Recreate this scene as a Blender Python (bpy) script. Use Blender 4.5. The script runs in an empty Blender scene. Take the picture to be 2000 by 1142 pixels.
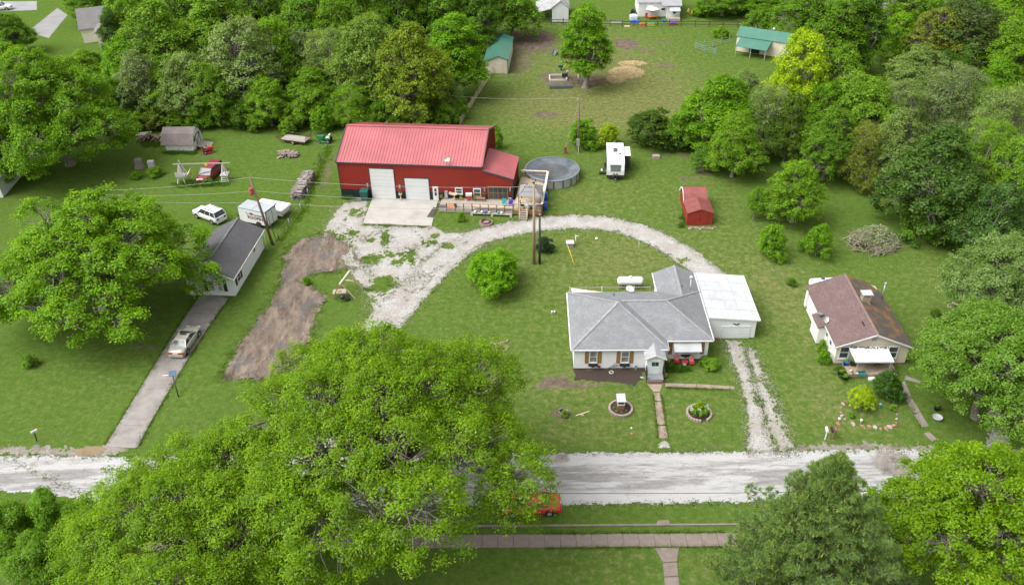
import bpy, math, random
import numpy as np
from mathutils import Vector, Matrix

scene = bpy.context.scene
COL = scene.collection
random.seed(7)
PI = math.pi

# ------------------------------------------------------------------ camera
F, TH, RO, H = 1660.0, math.radians(34.8), math.radians(-1.35), 55.0
R0 = np.array([1.0, 0, 0]); U0 = np.array([0, math.sin(TH), math.cos(TH)]); FW = np.array([0, math.cos(TH), -math.sin(TH)])
CR = math.cos(RO) * R0 + math.sin(RO) * U0
CU = -math.sin(RO) * R0 + math.cos(RO) * U0
CAM = np.array([0.0, 0.0, H])
cd = bpy.data.cameras.new('drone_camera')
cam = bpy.data.objects.new('drone_camera', cd); COL.objects.link(cam)
cd.sensor_width = 36.0; cd.lens = 36.0 * F / 2000.0
cd.clip_start = 0.5; cd.clip_end = 2000.0
m = Matrix.Identity(4)
for i in range(3):
    m[i][0] = CR[i]; m[i][1] = CU[i]; m[i][2] = -FW[i]; m[i][3] = CAM[i]
cam.matrix_world = m
scene.camera = cam

# ------------------------------------------------------------------ sky, sun, exposure (overcast)
SUN_EL, SUN_AZ = math.radians(55), math.radians(-108)      # azimuth from +Y towards +X
w = bpy.data.worlds.new('World'); scene.world = w; w.use_nodes = True
wn = w.node_tree; wn.nodes.clear()
sky = wn.nodes.new('ShaderNodeTexSky'); sky.sky_type = 'NISHITA'; sky.sun_disc = False
sky.sun_elevation = SUN_EL; sky.sun_rotation = SUN_AZ; sky.dust_density = 6.0; sky.air_density = 1.0
hs = wn.nodes.new('ShaderNodeHueSaturation'); hs.inputs['Saturation'].default_value = 0.10
bg = wn.nodes.new('ShaderNodeBackground'); bg.inputs['Strength'].default_value = 0.15
wo = wn.nodes.new('ShaderNodeOutputWorld')
wn.links.new(sky.outputs[0], hs.inputs['Color']); wn.links.new(hs.outputs[0], bg.inputs[0]); wn.links.new(bg.outputs[0], wo.inputs[0])
sd = bpy.data.lights.new('sun', 'SUN'); sun = bpy.data.objects.new('sun', sd); COL.objects.link(sun)
sd.energy = 0.80; sd.angle = math.radians(50); sd.color = (1.0, 0.97, 0.92)
sdir = Vector((math.sin(SUN_AZ) * math.cos(SUN_EL), math.cos(SUN_AZ) * math.cos(SUN_EL), math.sin(SUN_EL)))
sun.rotation_euler = sdir.to_track_quat('Z', 'Y').to_euler(); sun.location = sdir * 200
scene.view_settings.view_transform = 'Standard'; scene.view_settings.look = 'None'
scene.view_settings.gamma = 1.0; scene.view_settings.use_curve_mapping = False
scene.view_settings.exposure = 1.0
scene.cycles.max_bounces = 8; scene.cycles.diffuse_bounces = 5; scene.cycles.transmission_bounces = 4
scene.cycles.transparent_max_bounces = 4; scene.cycles.use_denoising = True

# ------------------------------------------------------------------ survey: bearings read off the photograph -> metres on the ground
def G(u, v, z=0.0):
    d = CR * ((u - 1000) / F) + CU * ((571 - v) / F) + FW
    return CAM + d * ((z - H) / d[2])
def mpp(u, v, z=0.0):                      # metres per photo pixel at that point
    return float((G(u, v, z) - CAM) @ FW) / F
class Frame:                               # local frame of a building: origin, heading
    def __init__(s, o, rz):
        s.o = np.array([o[0], o[1], 0.0]); s.rz = rz
        s.ex = np.array([math.cos(rz), math.sin(rz), 0]); s.ey = np.array([-math.sin(rz), math.cos(rz), 0])
    def loc(s, p):
        d = np.array(p, float) - s.o
        return np.array([d @ s.ex, d @ s.ey, d[2]])
    def g(s, u, v, z=0.0): return s.loc(G(u, v, z))
    def front(s, u, v, y=0.0):             # bearing hits the wall plane local y = const -> (x, z)
        d = CR * ((u - 1000) / F) + CU * ((571 - v) / F) + FW
        t = (y - (CAM - s.o) @ s.ey) / (d @ s.ey)
        p = s.loc(CAM + d * t); return p[0], p[2]
    def side(s, u, v, x):                  # wall plane local x = const -> (y, z)
        d = CR * ((u - 1000) / F) + CU * ((571 - v) / F) + FW
        t = (x - (CAM - s.o) @ s.ex) / (d @ s.ex)
        p = s.loc(CAM + d * t); return p[1], p[2]

# ------------------------------------------------------------------ value noise
def vnoise(x, y, s=1.0, seed=0):
    x = np.asarray(x, float) / s + seed * 17.31; y = np.asarray(y, float) / s - seed * 9.77
    ix = np.floor(x).astype(np.int64); iy = np.floor(y).astype(np.int64)
    fx = x - ix; fy = y - iy; fx = fx * fx * (3 - 2 * fx); fy = fy * fy * (3 - 2 * fy)
    def h(a, b):
        n = (a * 374761393 + b * 668265263 + seed * 1274126177) & 0xffffffff
        n = ((n ^ (n >> 13)) * 1274126177) & 0xffffffff
        return ((n ^ (n >> 16)) & 0xffff) / 65535.0
    a = h(ix, iy); b = h(ix + 1, iy); c = h(ix, iy + 1); d = h(ix + 1, iy + 1)
    return (a * (1 - fx) + b * fx) * (1 - fy) + (c * (1 - fx) + d * fx) * fy
def fbm(x, y, s=1.0, seed=0, o=3):
    t = 0; a = 1.0; n = 0
    for k in range(o):
        t = t + a * (vnoise(x, y, s / 2 ** k, seed + k) - 0.5); n += a; a *= 0.55
    return t / n * 2

# ------------------------------------------------------------------ materials
def S(r, g, b):
    f = lambda c: (c / 255 / 12.92) if c / 255 <= 0.04045 else ((c / 255 + 0.055) / 1.055) ** 2.4
    return (f(r), f(g), f(b))
def newmat(name):
    mt = bpy.data.materials.new(name); mt.use_nodes = True
    n = mt.node_tree.nodes; l = mt.node_tree.links
    return mt, n, l, n['Principled BSDF']
def mixc(n, l, fac, a, b, mode='MIX'):
    x = n.new('ShaderNodeMix'); x.data_type = 'RGBA'; x.blend_type = mode
    for sock, v in ((x.inputs[0], fac), (x.inputs[6], a), (x.inputs[7], b)):
        if hasattr(v, 'is_linked'): l.new(v, sock)
        elif isinstance(v, (int, float)): sock.default_value = v
        else: sock.default_value = (*v[:3], 1)
    return x.outputs[2]
def noise(n, l, co, scale, detail=3, rough=0.55, lo=0.35, hi=0.65):
    t = n.new('ShaderNodeTexNoise'); t.inputs['Scale'].default_value = scale; t.inputs['Detail'].default_value = detail
    t.inputs['Roughness'].default_value = rough
    l.new(co, t.inputs['Vector'])
    r = n.new('ShaderNodeMapRange'); r.inputs[1].default_value = lo; r.inputs[2].default_value = hi; r.clamp = True
    l.new(t.outputs[0], r.inputs[0]); return r.outputs[0]
def ramp(n, l, fac, lo, hi):
    r = n.new('ShaderNodeMapRange'); r.inputs[1].default_value = lo; r.inputs[2].default_value = hi; r.clamp = True
    l.new(fac, r.inputs[0]); return r.outputs[0]
def math_(n, l, op, a, b):
    x = n.new('ShaderNodeMath'); x.operation = op
    for sock, v in ((x.inputs[0], a), (x.inputs[1], b)):
        if hasattr(v, 'is_linked'): l.new(v, sock)
        else: sock.default_value = v
    return x.outputs[0]
def addbump(n, l, bs, h, strength, dist=0.05):
    b = n.new('ShaderNodeBump'); b.inputs['Strength'].default_value = strength; b.inputs['Distance'].default_value = dist
    l.new(h, b.inputs['Height']); l.new(b.outputs[0], bs.inputs['Normal'])
def pm(name, col, rough=0.7, var=0.14, scale=1.6, col2=None, bump=0.0, bscale=25, metal=0.0, dirt=0.0, spec=0.4, alpha=None):
    mt, n, l, bs = newmat(name)
    co = n.new('ShaderNodeTexCoord').outputs['Object']
    a = tuple(max(0, c * (1 - var)) for c in col); b = tuple(min(1, c * (1 + var)) for c in col) if col2 is None else col2
    c = mixc(n, l, noise(n, l, co, scale, 5, 0.6), a, b)
    if dirt: c = mixc(n, l, math_(n, l, 'MULTIPLY', noise(n, l, co, scale * 0.45, 5, 0.7, 0.48, 0.75), dirt), c, (0.10, 0.085, 0.065))
    l.new(c, bs.inputs['Base Color']); bs.inputs['Roughness'].default_value = rough; bs.inputs['Metallic'].default_value = metal
    bs.inputs['Specular IOR Level'].default_value = spec
    if bump: addbump(n, l, bs, noise(n, l, co, bscale, 3, 0.6, 0.2, 0.8), bump)
    return mt
def wood(name, c1, c2, rough=0.8):
    mt, n, l, bs = newmat(name)
    co = n.new('ShaderNodeTexCoord').outputs['UV']
    mp = n.new('ShaderNodeMapping'); mp.inputs['Scale'].default_value = (1.2, 14, 1); l.new(co, mp.inputs[0])
    f = noise(n, l, mp.outputs[0], 2.0, 5, 0.65, 0.25, 0.75)
    ob = n.new('ShaderNodeObjectInfo').outputs['Random']
    c = mixc(n, l, f, c1, c2); c = mixc(n, l, math_(n, l, 'MULTIPLY', ob, 0.35), c, tuple(x * 0.6 for x in c1))
    l.new(c, bs.inputs['Base Color']); bs.inputs['Roughness'].default_value = rough
    addbump(n, l, bs, f, 0.25, 0.01); return mt
def shingle(name, c1, c2, mort, stain=None, stc=None, bw=0.34, rh=0.145):
    mt, n, l, bs = newmat(name)
    tc = n.new('ShaderNodeTexCoord')
    b = n.new('ShaderNodeTexBrick'); l.new(tc.outputs['UV'], b.inputs['Vector'])
    b.inputs['Scale'].default_value = 1.0; b.inputs['Brick Width'].default_value = bw; b.inputs['Row Height'].default_value = rh
    b.inputs['Mortar Size'].default_value = 0.016; b.inputs['Mortar Smooth'].default_value = 0.4; b.inputs['Bias'].default_value = 0.0
    b.inputs['Color1'].default_value = (*c1, 1); b.inputs['Color2'].default_value = (*c2, 1); b.inputs['Mortar'].default_value = (*mort, 1)
    c = mixc(n, l, noise(n, l, tc.outputs['UV'], 0.7, 5, 0.6, 0.3, 0.7), b.outputs[0], tuple(x * 0.8 for x in c1))
    c = mixc(n, l, math_(n, l, 'MULTIPLY', noise(n, l, tc.outputs['UV'], 24, 2, 0.5, 0.3, 0.7), 0.3), c, tuple(x * 1.3 for x in c2))
    if stc: c = mixc(n, l, noise(n, l, tc.outputs['UV'], stain, 6, 0.7, 0.5, 0.62), c, stc)
    l.new(c, bs.inputs['Base Color']); bs.inputs['Roughness'].default_value = 0.82
    addbump(n, l, bs, b.outputs[1], -0.5, 0.02); return mt

# ------------------------------------------------------------------ mesh builder
class MB:
    def __init__(s): s.v = []; s.f = []; s.sm = []
    def add(s, vs, fs, smooth=False):
        k = len(s.v); s.v += [tuple(map(float, p)) for p in vs]; s.f += [tuple(i + k for i in q) for q in fs]; s.sm += [smooth] * len(fs); return s
    def box(s, x0, x1, y0, y1, z0, z1):
        return s.add([(x0, y0, z0), (x1, y0, z0), (x1, y1, z0), (x0, y1, z0), (x0, y0, z1), (x1, y0, z1), (x1, y1, z1), (x0, y1, z1)],
                     [(3, 2, 1, 0), (4, 5, 6, 7), (0, 1, 5, 4), (1, 2, 6, 5), (2, 3, 7, 6), (3, 0, 4, 7)])
    def beam(s, p, q, w, h, up=(0, 0, 1)):
        p = np.array(p, float); q = np.array(q, float); d = q - p; d /= max(1e-9, np.linalg.norm(d)); up = np.array(up, float)
        if abs(d @ up) > 0.95: up = np.array([0, 1.0, 0])
        r = np.cross(d, up); r /= np.linalg.norm(r); t = np.cross(r, d); r = r * w / 2; t = t * h / 2
        return s.add([p - r - t, p + r - t, p + r + t, p - r + t, q - r - t, q + r - t, q + r + t, q - r + t],
                     [(0, 1, 2, 3), (7, 6, 5, 4), (4, 5, 1, 0), (5, 6, 2, 1), (6, 7, 3, 2), (7, 4, 0, 3)])
    def tube(s, p, q, r0, r1=None, n=8, cap=True):
        r1 = r0 if r1 is None else r1
        p = np.array(p, float); q = np.array(q, float); d = q - p; d /= max(1e-9, np.linalg.norm(d))
        a = np.cross(d, [0, 0, 1.0] if abs(d[2]) < 0.9 else [1.0, 0, 0]); a /= np.linalg.norm(a); b = np.cross(d, a)
        vs = []
        for c, r in ((p, r0), (q, r1)):
            for i in range(n):
                t = 2 * PI * i / n; vs.append(c + (a * math.cos(t) + b * math.sin(t)) * r)
        k = len(s.v)
        s.add(vs, [(i, (i + 1) % n, n + (i + 1) % n, n + i) for i in range(n)], True)
        if cap:
            s.f += [tuple(k + i for i in reversed(range(n))), tuple(k + n + i for i in range(n))]; s.sm += [False, False]
        return s
    def lathe(s, prof, c=(0, 0, 0), n=16, smooth=True, capb=True, capt=True):
        vs = []
        for r, z in prof:
            for i in range(n):
                t = 2 * PI * i / n; vs.append((c[0] + r * math.cos(t), c[1] + r * math.sin(t), c[2] + z))
        k = len(s.v); m_ = len(prof)
        s.add(vs, [(j * n + i, j * n + (i + 1) % n, (j + 1) * n + (i + 1) % n, (j + 1) * n + i) for j in range(m_ - 1) for i in range(n)], smooth)
        if capb: s.f.append(tuple(k + i for i in reversed(range(n)))); s.sm.append(False)
        if capt: s.f.append(tuple(k + (m_ - 1) * n + i for i in range(n))); s.sm.append(False)
        return s
    def ball(s, c, rx, ry=None, rz=None, n=10, m_=6, jit=0.0):
        ry = rx if ry is None else ry; rz = rx if rz is None else rz
        vs = [(c[0], c[1], c[2] - rz)]
        for j in range(1, m_):
            a = -PI / 2 + PI * j / m_
            for i in range(n):
                t = 2 * PI * i / n; k = 1 + random.uniform(-jit, jit)
                vs.append((c[0] + rx * k * math.cos(a) * math.cos(t), c[1] + ry * k * math.cos(a) * math.sin(t), c[2] + rz * k * math.sin(a)))
        vs.append((c[0], c[1], c[2] + rz)); fs = [(0, 1 + (i + 1) % n, 1 + i) for i in range(n)]
        for j in range(m_ - 2):
            fs += [(1 + j * n + i, 1 + j * n + (i + 1) % n, 1 + (j + 1) * n + (i + 1) % n, 1 + (j + 1) * n + i) for i in range(n)]
        L = len(vs) - 1; fs += [(1 + (m_ - 2) * n + i, 1 + (m_ - 2) * n + (i + 1) % n, L) for i in range(n)]
        return s.add(vs, fs, jit == 0)
    def slab(s, pts, th, up=(0, 0, 1)):    # polygon (3D, seen counter-clockwise from above) with thickness th downwards
        n = len(pts); P_ = [np.array(p, float) for p in pts]; u = np.array(up, float) * th
        return s.add(P_ + [p - u for p in P_], [tuple(range(n)), tuple(reversed(range(n, 2 * n)))] + [(i, n + i, n + (i + 1) % n, (i + 1) % n) for i in range(n)])
    def prism(s, pts, z0, z1):             # 2D outline, counter-clockwise
        n = len(pts)
        return s.add([(p[0], p[1], z0) for p in pts] + [(p[0], p[1], z1) for p in pts],
                     [tuple(reversed(range(n))), tuple(range(n, 2 * n))] + [(i, (i + 1) % n, n + (i + 1) % n, n + i) for i in range(n)])
    def profx(s, pts, x0, x1):             # outline in (y,z) extruded along x
        n = len(pts)
        return s.add([(x0, p[0], p[1]) for p in pts] + [(x1, p[0], p[1]) for p in pts],
                     [tuple(reversed(range(n))), tuple(range(n, 2 * n))] + [(i, (i + 1) % n, n + (i + 1) % n, n + i) for i in range(n)])
    def profy(s, pts, y0, y1):             # outline in (x,z) extruded along y
        n = len(pts)
        return s.add([(p[0], y0, p[1]) for p in pts] + [(p[0], y1, p[1]) for p in pts],
                     [tuple(range(n)), tuple(reversed(range(n, 2 * n)))] + [(i, n + i, n + (i + 1) % n, (i + 1) % n) for i in range(n)])
    def lap(s, a, b, z0, z1, pitch=0.13, out=0.02, rng=None):   # lap siding boards from a to b (outside on the right hand)
        a = np.array([a[0], a[1], 0.0]); b = np.array([b[0], b[1], 0.0]); d = (b - a); L = np.linalg.norm(d); d /= L
        nrm = np.array([d[1], -d[0], 0]); z = z0
        while z < z1 - 0.02:
            zt = min(z + pitch, z1); t0, t1 = (0, L) if rng is None else rng(zt, L)
            if t1 - t0 > 0.05:
                p, q = a + d * t0, a + d * t1; o = nrm * out; zz = np.array([0, 0, 1.0])
                s.add([p + o + zz * z, q + o + zz * z, q + nrm * 0.003 + zz * zt, p + nrm * 0.003 + zz * zt, p + zz * z, q + zz * z], [(0, 1, 2, 3), (4, 5, 1, 0)])
            z += pitch
        return s
    def mesh(s, name):
        me = bpy.data.meshes.new(name); me.from_pydata(s.v, [], s.f); me.update()
        V = np.array(s.v).reshape(-1, 3)
        uv = me.uv_layers.new(name='UVMap')
        nr = np.empty(len(me.polygons) * 3); me.polygons.foreach_get('normal', nr); nr = nr.reshape(-1, 3)
        ls = np.empty(len(me.polygons), np.int32); me.polygons.foreach_get('loop_total', ls)
        li = np.empty(len(me.loops), np.int32); me.loops.foreach_get('vertex_index', li)
        N = np.repeat(nr, ls, axis=0)
        hx = np.stack([-N[:, 1], N[:, 0], np.zeros(len(N))], 1); ln = np.linalg.norm(hx, axis=1)
        flat = ln < 1e-3; hx[flat] = (1, 0, 0); ln[flat] = 1; hx /= ln[:, None]
        sv = np.cross(N, hx); P_ = V[li]
        uv.data.foreach_set('uv', np.stack([(P_ * hx).sum(1), (P_ * sv).sum(1)], 1).ravel())
        me.polygons.foreach_set('use_smooth', np.array(s.sm, bool)); return me
    def build(s, name, mt, parent=None, loc=(0, 0, 0), rz=0.0, **k):
        o = bpy.data.objects.new(name, s.mesh(name)); COL.objects.link(o)
        o.data.materials.append(mt)
        if parent is not None: o.parent = parent
        o.location = tuple(map(float, loc)); o.rotation_euler = (0, 0, rz)
        for a, b in k.items(): o[a] = b
        return o
def raw_mesh(name, V, Fq, mt, attrs=None):       # numpy quads -> mesh, fast
    me = bpy.data.meshes.new(name); nv, nf = len(V), len(Fq); k = Fq.shape[1]
    me.vertices.add(nv); me.vertices.foreach_set('co', np.asarray(V, np.float32).ravel())
    me.loops.add(nf * k); me.loops.foreach_set('vertex_index', Fq.astype(np.int32).ravel())
    me.polygons.add(nf); me.polygons.foreach_set('loop_start', (np.arange(nf) * k).astype(np.int32))
    try: me.polygons.foreach_set('loop_total', np.full(nf, k, np.int32))
    except Exception: pass
    for a, arr in (attrs or {}).items():
        at = me.attributes.new(a, 'FLOAT', 'POINT'); at.data.foreach_set('value', np.asarray(arr, np.float32))
    me.update(calc_edges=True); me.validate(); me.materials.append(mt); return me
def link(name, me, parent=None, loc=(0, 0, 0), rz=0.0, **k):
    o = bpy.data.objects.new(name, me); COL.objects.link(o)
    if parent is not None: o.parent = parent
    o.location = tuple(map(float, loc)); o.rotation_euler = (0, 0, rz)
    for a, b in k.items(): o[a] = b
    return o
def thing(name, label, cat, loc=(0, 0, 0), rz=0.0, group=None):
    o = bpy.data.objects.new(name, None); COL.objects.link(o); o.empty_display_size = 0.2
    o.location = (float(loc[0]), float(loc[1]), float(loc[2]) if len(loc) > 2 else 0.0); o.rotation_euler = (0, 0, rz)
    o['label'] = label; o['category'] = cat
    if group: o['group'] = group
    return o
def dup(root, loc, rz, label, group=None, scale=None):
    r = root.copy(); COL.objects.link(r); r.location = tuple(map(float, loc)); r.rotation_euler = (0, 0, rz); r['label'] = label
    if group: r['group'] = group
    if scale: r.scale = scale
    for ch in list(root.children):
        c = ch.copy(); COL.objects.link(c); c.parent = r
        for g in list(ch.children):
            d = g.copy(); COL.objects.link(d); d.parent = c
    return r
def pieces(name, me, parent, places, **k):       # many alike pieces that share one mesh; places: (loc, rz[, scale])
    out = []
    for p in places:
        o = link(name, me, parent, p[0], p[1], **k)
        if len(p) > 2: o.scale = p[2]
        out.append(o)
    return out

# ------------------------------------------------------------------ common materials
WHITE = pm('white_paint', (0.62, 0.62, 0.615), 0.55, 0.05, 0.8, dirt=0.12)
WSID = pm('white_siding', (0.66, 0.67, 0.675), 0.55, 0.04, 0.7, dirt=0.10)
WMET = pm('white_metal_roof', (0.43, 0.44, 0.45), 0.4, 0.06, 0.5, dirt=0.3)
BLACK = pm('black_paint', (0.02, 0.02, 0.022), 0.5, 0.2)
DGREY = pm('dark_grey', (0.07, 0.07, 0.075), 0.6, 0.2)
MGREY = pm('mid_grey', (0.25, 0.25, 0.26), 0.6, 0.15)
GALV = pm('galvanised', (0.45, 0.46, 0.47), 0.4, 0.15, 3, metal=0.5)
GLASS = pm('window_glass', (0.035, 0.045, 0.05), 0.08, 0.4, 0.8, spec=0.8)
CARGL = pm('car_glass', (0.03, 0.045, 0.045), 0.12, 0.4, 1.2, spec=0.5)
TYRE = pm('tyre_rubber', (0.02, 0.02, 0.02), 0.85, 0.2)
RIM = pm('wheel_rim', (0.5, 0.5, 0.5), 0.35, 0.1, metal=0.7)
RED = pm('red_paint', (0.42, 0.03, 0.03), 0.45, 0.12)
TAIL = pm('tail_light', (0.40, 0.015, 0.015), 0.2, 0.2)
LAMPG = pm('lamp_glass', (0.75, 0.76, 0.76), 0.12, 0.1)
BLUEP = pm('blue_plastic', (0.01, 0.10, 0.50), 0.35, 0.1)
GREENP = pm('green_paint', (0.03, 0.17, 0.06), 0.5, 0.2)
DKGREEN = pm('dark_green_plastic', (0.01, 0.09, 0.07), 0.5, 0.2)
YELLOW = pm('yellow_plastic', (0.75, 0.5, 0.02), 0.5, 0.1)
PINK = pm('red_white_chair', (0.45, 0.03, 0.05), 0.4, 0.1)
TEAL = pm('teal_plastic', (0.02, 0.35, 0.33), 0.5, 0.1)
TAN = pm('tan_plastic', (0.5, 0.40, 0.28), 0.6, 0.1)
WOODN = wood('new_timber', (0.45, 0.34, 0.22), (0.62, 0.50, 0.36))
WOODG = wood('weathered_timber', (0.27, 0.24, 0.20), (0.42, 0.38, 0.33))
WOODB = wood('brown_timber', (0.20, 0.11, 0.05), (0.33, 0.19, 0.09))
WOODD = wood('dark_timber', (0.055, 0.042, 0.035), (0.11, 0.085, 0.07))
POLEW = wood('pole_wood', (0.13, 0.085, 0.06), (0.24, 0.17, 0.12))
POLEL = wood('pale_pole_wood', (0.30, 0.21, 0.13), (0.45, 0.33, 0.21))
BARK = pm('bark', (0.20, 0.175, 0.155), 0.9, 0.35, 6, bump=0.6, bscale=14)
CONC = pm('old_concrete', (0.225, 0.19, 0.17), 0.85, 0.16, 1.3, bump=0.15, bscale=30, dirt=0.35)
STONE = pm('field_stone', (0.27, 0.18, 0.135), 0.9, 0.3, 4, col2=(0.34, 0.29, 0.25), bump=0.5, bscale=12)
PAVER = pm('tan_paver', (0.33, 0.26, 0.22), 0.9, 0.2, 5, bump=0.3, bscale=30)
MULCH = pm('dark_soil', (0.050, 0.034, 0.027), 0.95, 0.35, 7, bump=0.8, bscale=20)
BRICK = pm('red_brick', (0.28, 0.12, 0.08), 0.9, 0.25, 6)
SOILM = pm('soil', (0.17, 0.125, 0.095), 0.95, 0.3, 3, bump=0.8, bscale=10)
# ------------------------------------------------------------------ ground materials
def lawn_material():
    mt, n, l, bs = newmat('lawn')
    co = n.new('ShaderNodeTexCoord').outputs['Object']
    def at(nm): a = n.new('ShaderNodeAttribute'); a.attribute_name = nm; return a.outputs['Fac']
    dry, bare = at('dry'), at('bare')
    big = noise(n, l, co, 0.16, 5, 0.6, 0.3, 0.7); mid = noise(n, l, co, 0.9, 5, 0.7, 0.3, 0.7)
    fine = noise(n, l, co, 4.5, 4, 0.75, 0.25, 0.75); spk = noise(n, l, co, 14, 2, 0.7, 0.3, 0.7)
    c = mixc(n, l, big, GR1, GR2)
    c = mixc(n, l, math_(n, l, 'MULTIPLY', mid, 0.55), c, GR3)
    clump = noise(n, l, co, 2.2, 5, 0.7, 0.56, 0.68)
    c = mixc(n, l, math_(n, l, 'MULTIPLY', clump, 0.45), c, (0.030, 0.085, 0.008))
    d = math_(n, l, 'ADD', math_(n, l, 'MULTIPLY', dry, 0.85), math_(n, l, 'SUBTRACT', math_(n, l, 'MULTIPLY', mid, 0.55), 0.5))
    d = math_(n, l, 'ADD', d, math_(n, l, 'MULTIPLY', fine, 0.28))
    c = mixc(n, l, ramp(n, l, d, 0.26, 1.0), c, GRD)
    mpw = n.new('ShaderNodeMapping'); mpw.inputs['Scale'].default_value = (0.30, 1.5, 1); mpw.inputs['Rotation'].default_value = (0, 0, 0.25); l.new(co, mpw.inputs[0])
    c = mixc(n, l, math_(n, l, 'MULTIPLY', noise(n, l, mpw.outputs[0], 1.0, 4, 0.7, 0.42, 0.66), 0.4), c, (0.050, 0.108, 0.010))
    c = mixc(n, l, math_(n, l, 'MULTIPLY', noise(n, l, co, 0.35, 5, 0.75, 0.5, 0.66), 0.28), c, (0.140, 0.170, 0.036))
    d2 = math_(n, l, 'ADD', math_(n, l, 'MULTIPLY', dry, 0.6), math_(n, l, 'MULTIPLY', noise(n, l, co, 1.7, 5, 0.8, 0.35, 0.75), 0.6))
    c = mixc(n, l, ramp(n, l, d2, 0.66, 1.0), c, (0.165, 0.110, 0.066))
    c = mixc(n, l, math_(n, l, 'MULTIPLY', fine, 0.55), c, (0.036, 0.072, 0.009))
    c = mixc(n, l, math_(n, l, 'MULTIPLY', noise(n, l, co, 2.6, 4, 0.8, 0.5, 0.72), 0.5), c, (0.150, 0.200, 0.045))
    th = math_(n, l, 'MULTIPLY', noise(n, l, co, 1.7, 7, 0.85, 0.49, 0.60), math_(n, l, 'ADD', math_(n, l, 'MULTIPLY', dry, 1.15), 0.22))
    c = mixc(n, l, math_(n, l, 'MINIMUM', th, 0.85), c, mixc(n, l, mid, (0.178, 0.162, 0.068), (0.265, 0.215, 0.122)))
    dk_ = noise(n, l, co, 1.25, 7, 0.85, 0.47, 0.60)
    c = mixc(n, l, math_(n, l, 'MULTIPLY', dk_, 0.75), c, (0.030, 0.082, 0.005))
    c = mixc(n, l, math_(n, l, 'MULTIPLY', spk, 0.32), c, (0.20, 0.24, 0.07))
    b = math_(n, l, 'ADD', math_(n, l, 'MULTIPLY', bare, 0.84), math_(n, l, 'MULTIPLY', math_(n, l, 'SUBTRACT', noise(n, l, co, 0.75, 7, 0.8, 0.28, 0.72), 0.5), 0.95))
    soil = mixc(n, l, noise(n, l, co, 1.1, 6, 0.8, 0.35, 0.65), (0.075, 0.054, 0.043), (0.20, 0.155, 0.122))
    c = mixc(n, l, ramp(n, l, b, 0.42, 0.72), c, soil)
    l.new(c, bs.inputs['Base Color']); bs.inputs['Roughness'].default_value = 1.0; bs.inputs['Specular IOR Level'].default_value = 0.0
    addbump(n, l, bs, math_(n, l, 'ADD', fine, spk), 0.55, 0.07); return mt
GR1, GR2, GR3, GRD = (0.040, 0.108, 0.010), (0.060, 0.136, 0.014), (0.082, 0.152, 0.024), (0.190, 0.180, 0.072)

def gravel_material(name, c1, c2, grime, gamt=0.5):
    mt, n, l, bs = newmat(name)
    co = n.new('ShaderNodeTexCoord').outputs['Object']
    v = n.new('ShaderNodeTexVoronoi'); v.inputs['Scale'].default_value = 9.0; l.new(co, v.inputs['Vector'])
    hsv = n.new('ShaderNodeSeparateColor'); l.new(v.outputs['Color'], hsv.inputs[0])
    c = mixc(n, l, hsv.outputs[0], c1, c2)
    c = mixc(n, l, math_(n, l, 'MULTIPLY', noise(n, l, co, 0.45, 6, 0.7, 0.42, 0.68), gamt), c, grime)
    e = n.new('ShaderNodeAttribute'); e.attribute_name = 'edge'
    c = mixc(n, l, math_(n, l, 'MULTIPLY', math_(n, l, 'MULTIPLY', ramp(n, l, e.outputs['Fac'], 0.7, 0.0), noise(n, l, co, 3, 5, 0.75, 0.4, 0.6)), 0.55), c, (0.20, 0.19, 0.10))
    l.new(c, bs.inputs['Base Color']); bs.inputs['Roughness'].default_value = 0.95; bs.inputs['Specular IOR Level'].default_value = 0.1
    addbump(n, l, bs, math_(n, l, 'ADD', noise(n, l, co, 22, 2, 0.6, 0.2, 0.8), noise(n, l, co, 1.6, 4, 0.6, 0.2, 0.8)), 0.45, 0.05); return mt
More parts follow.
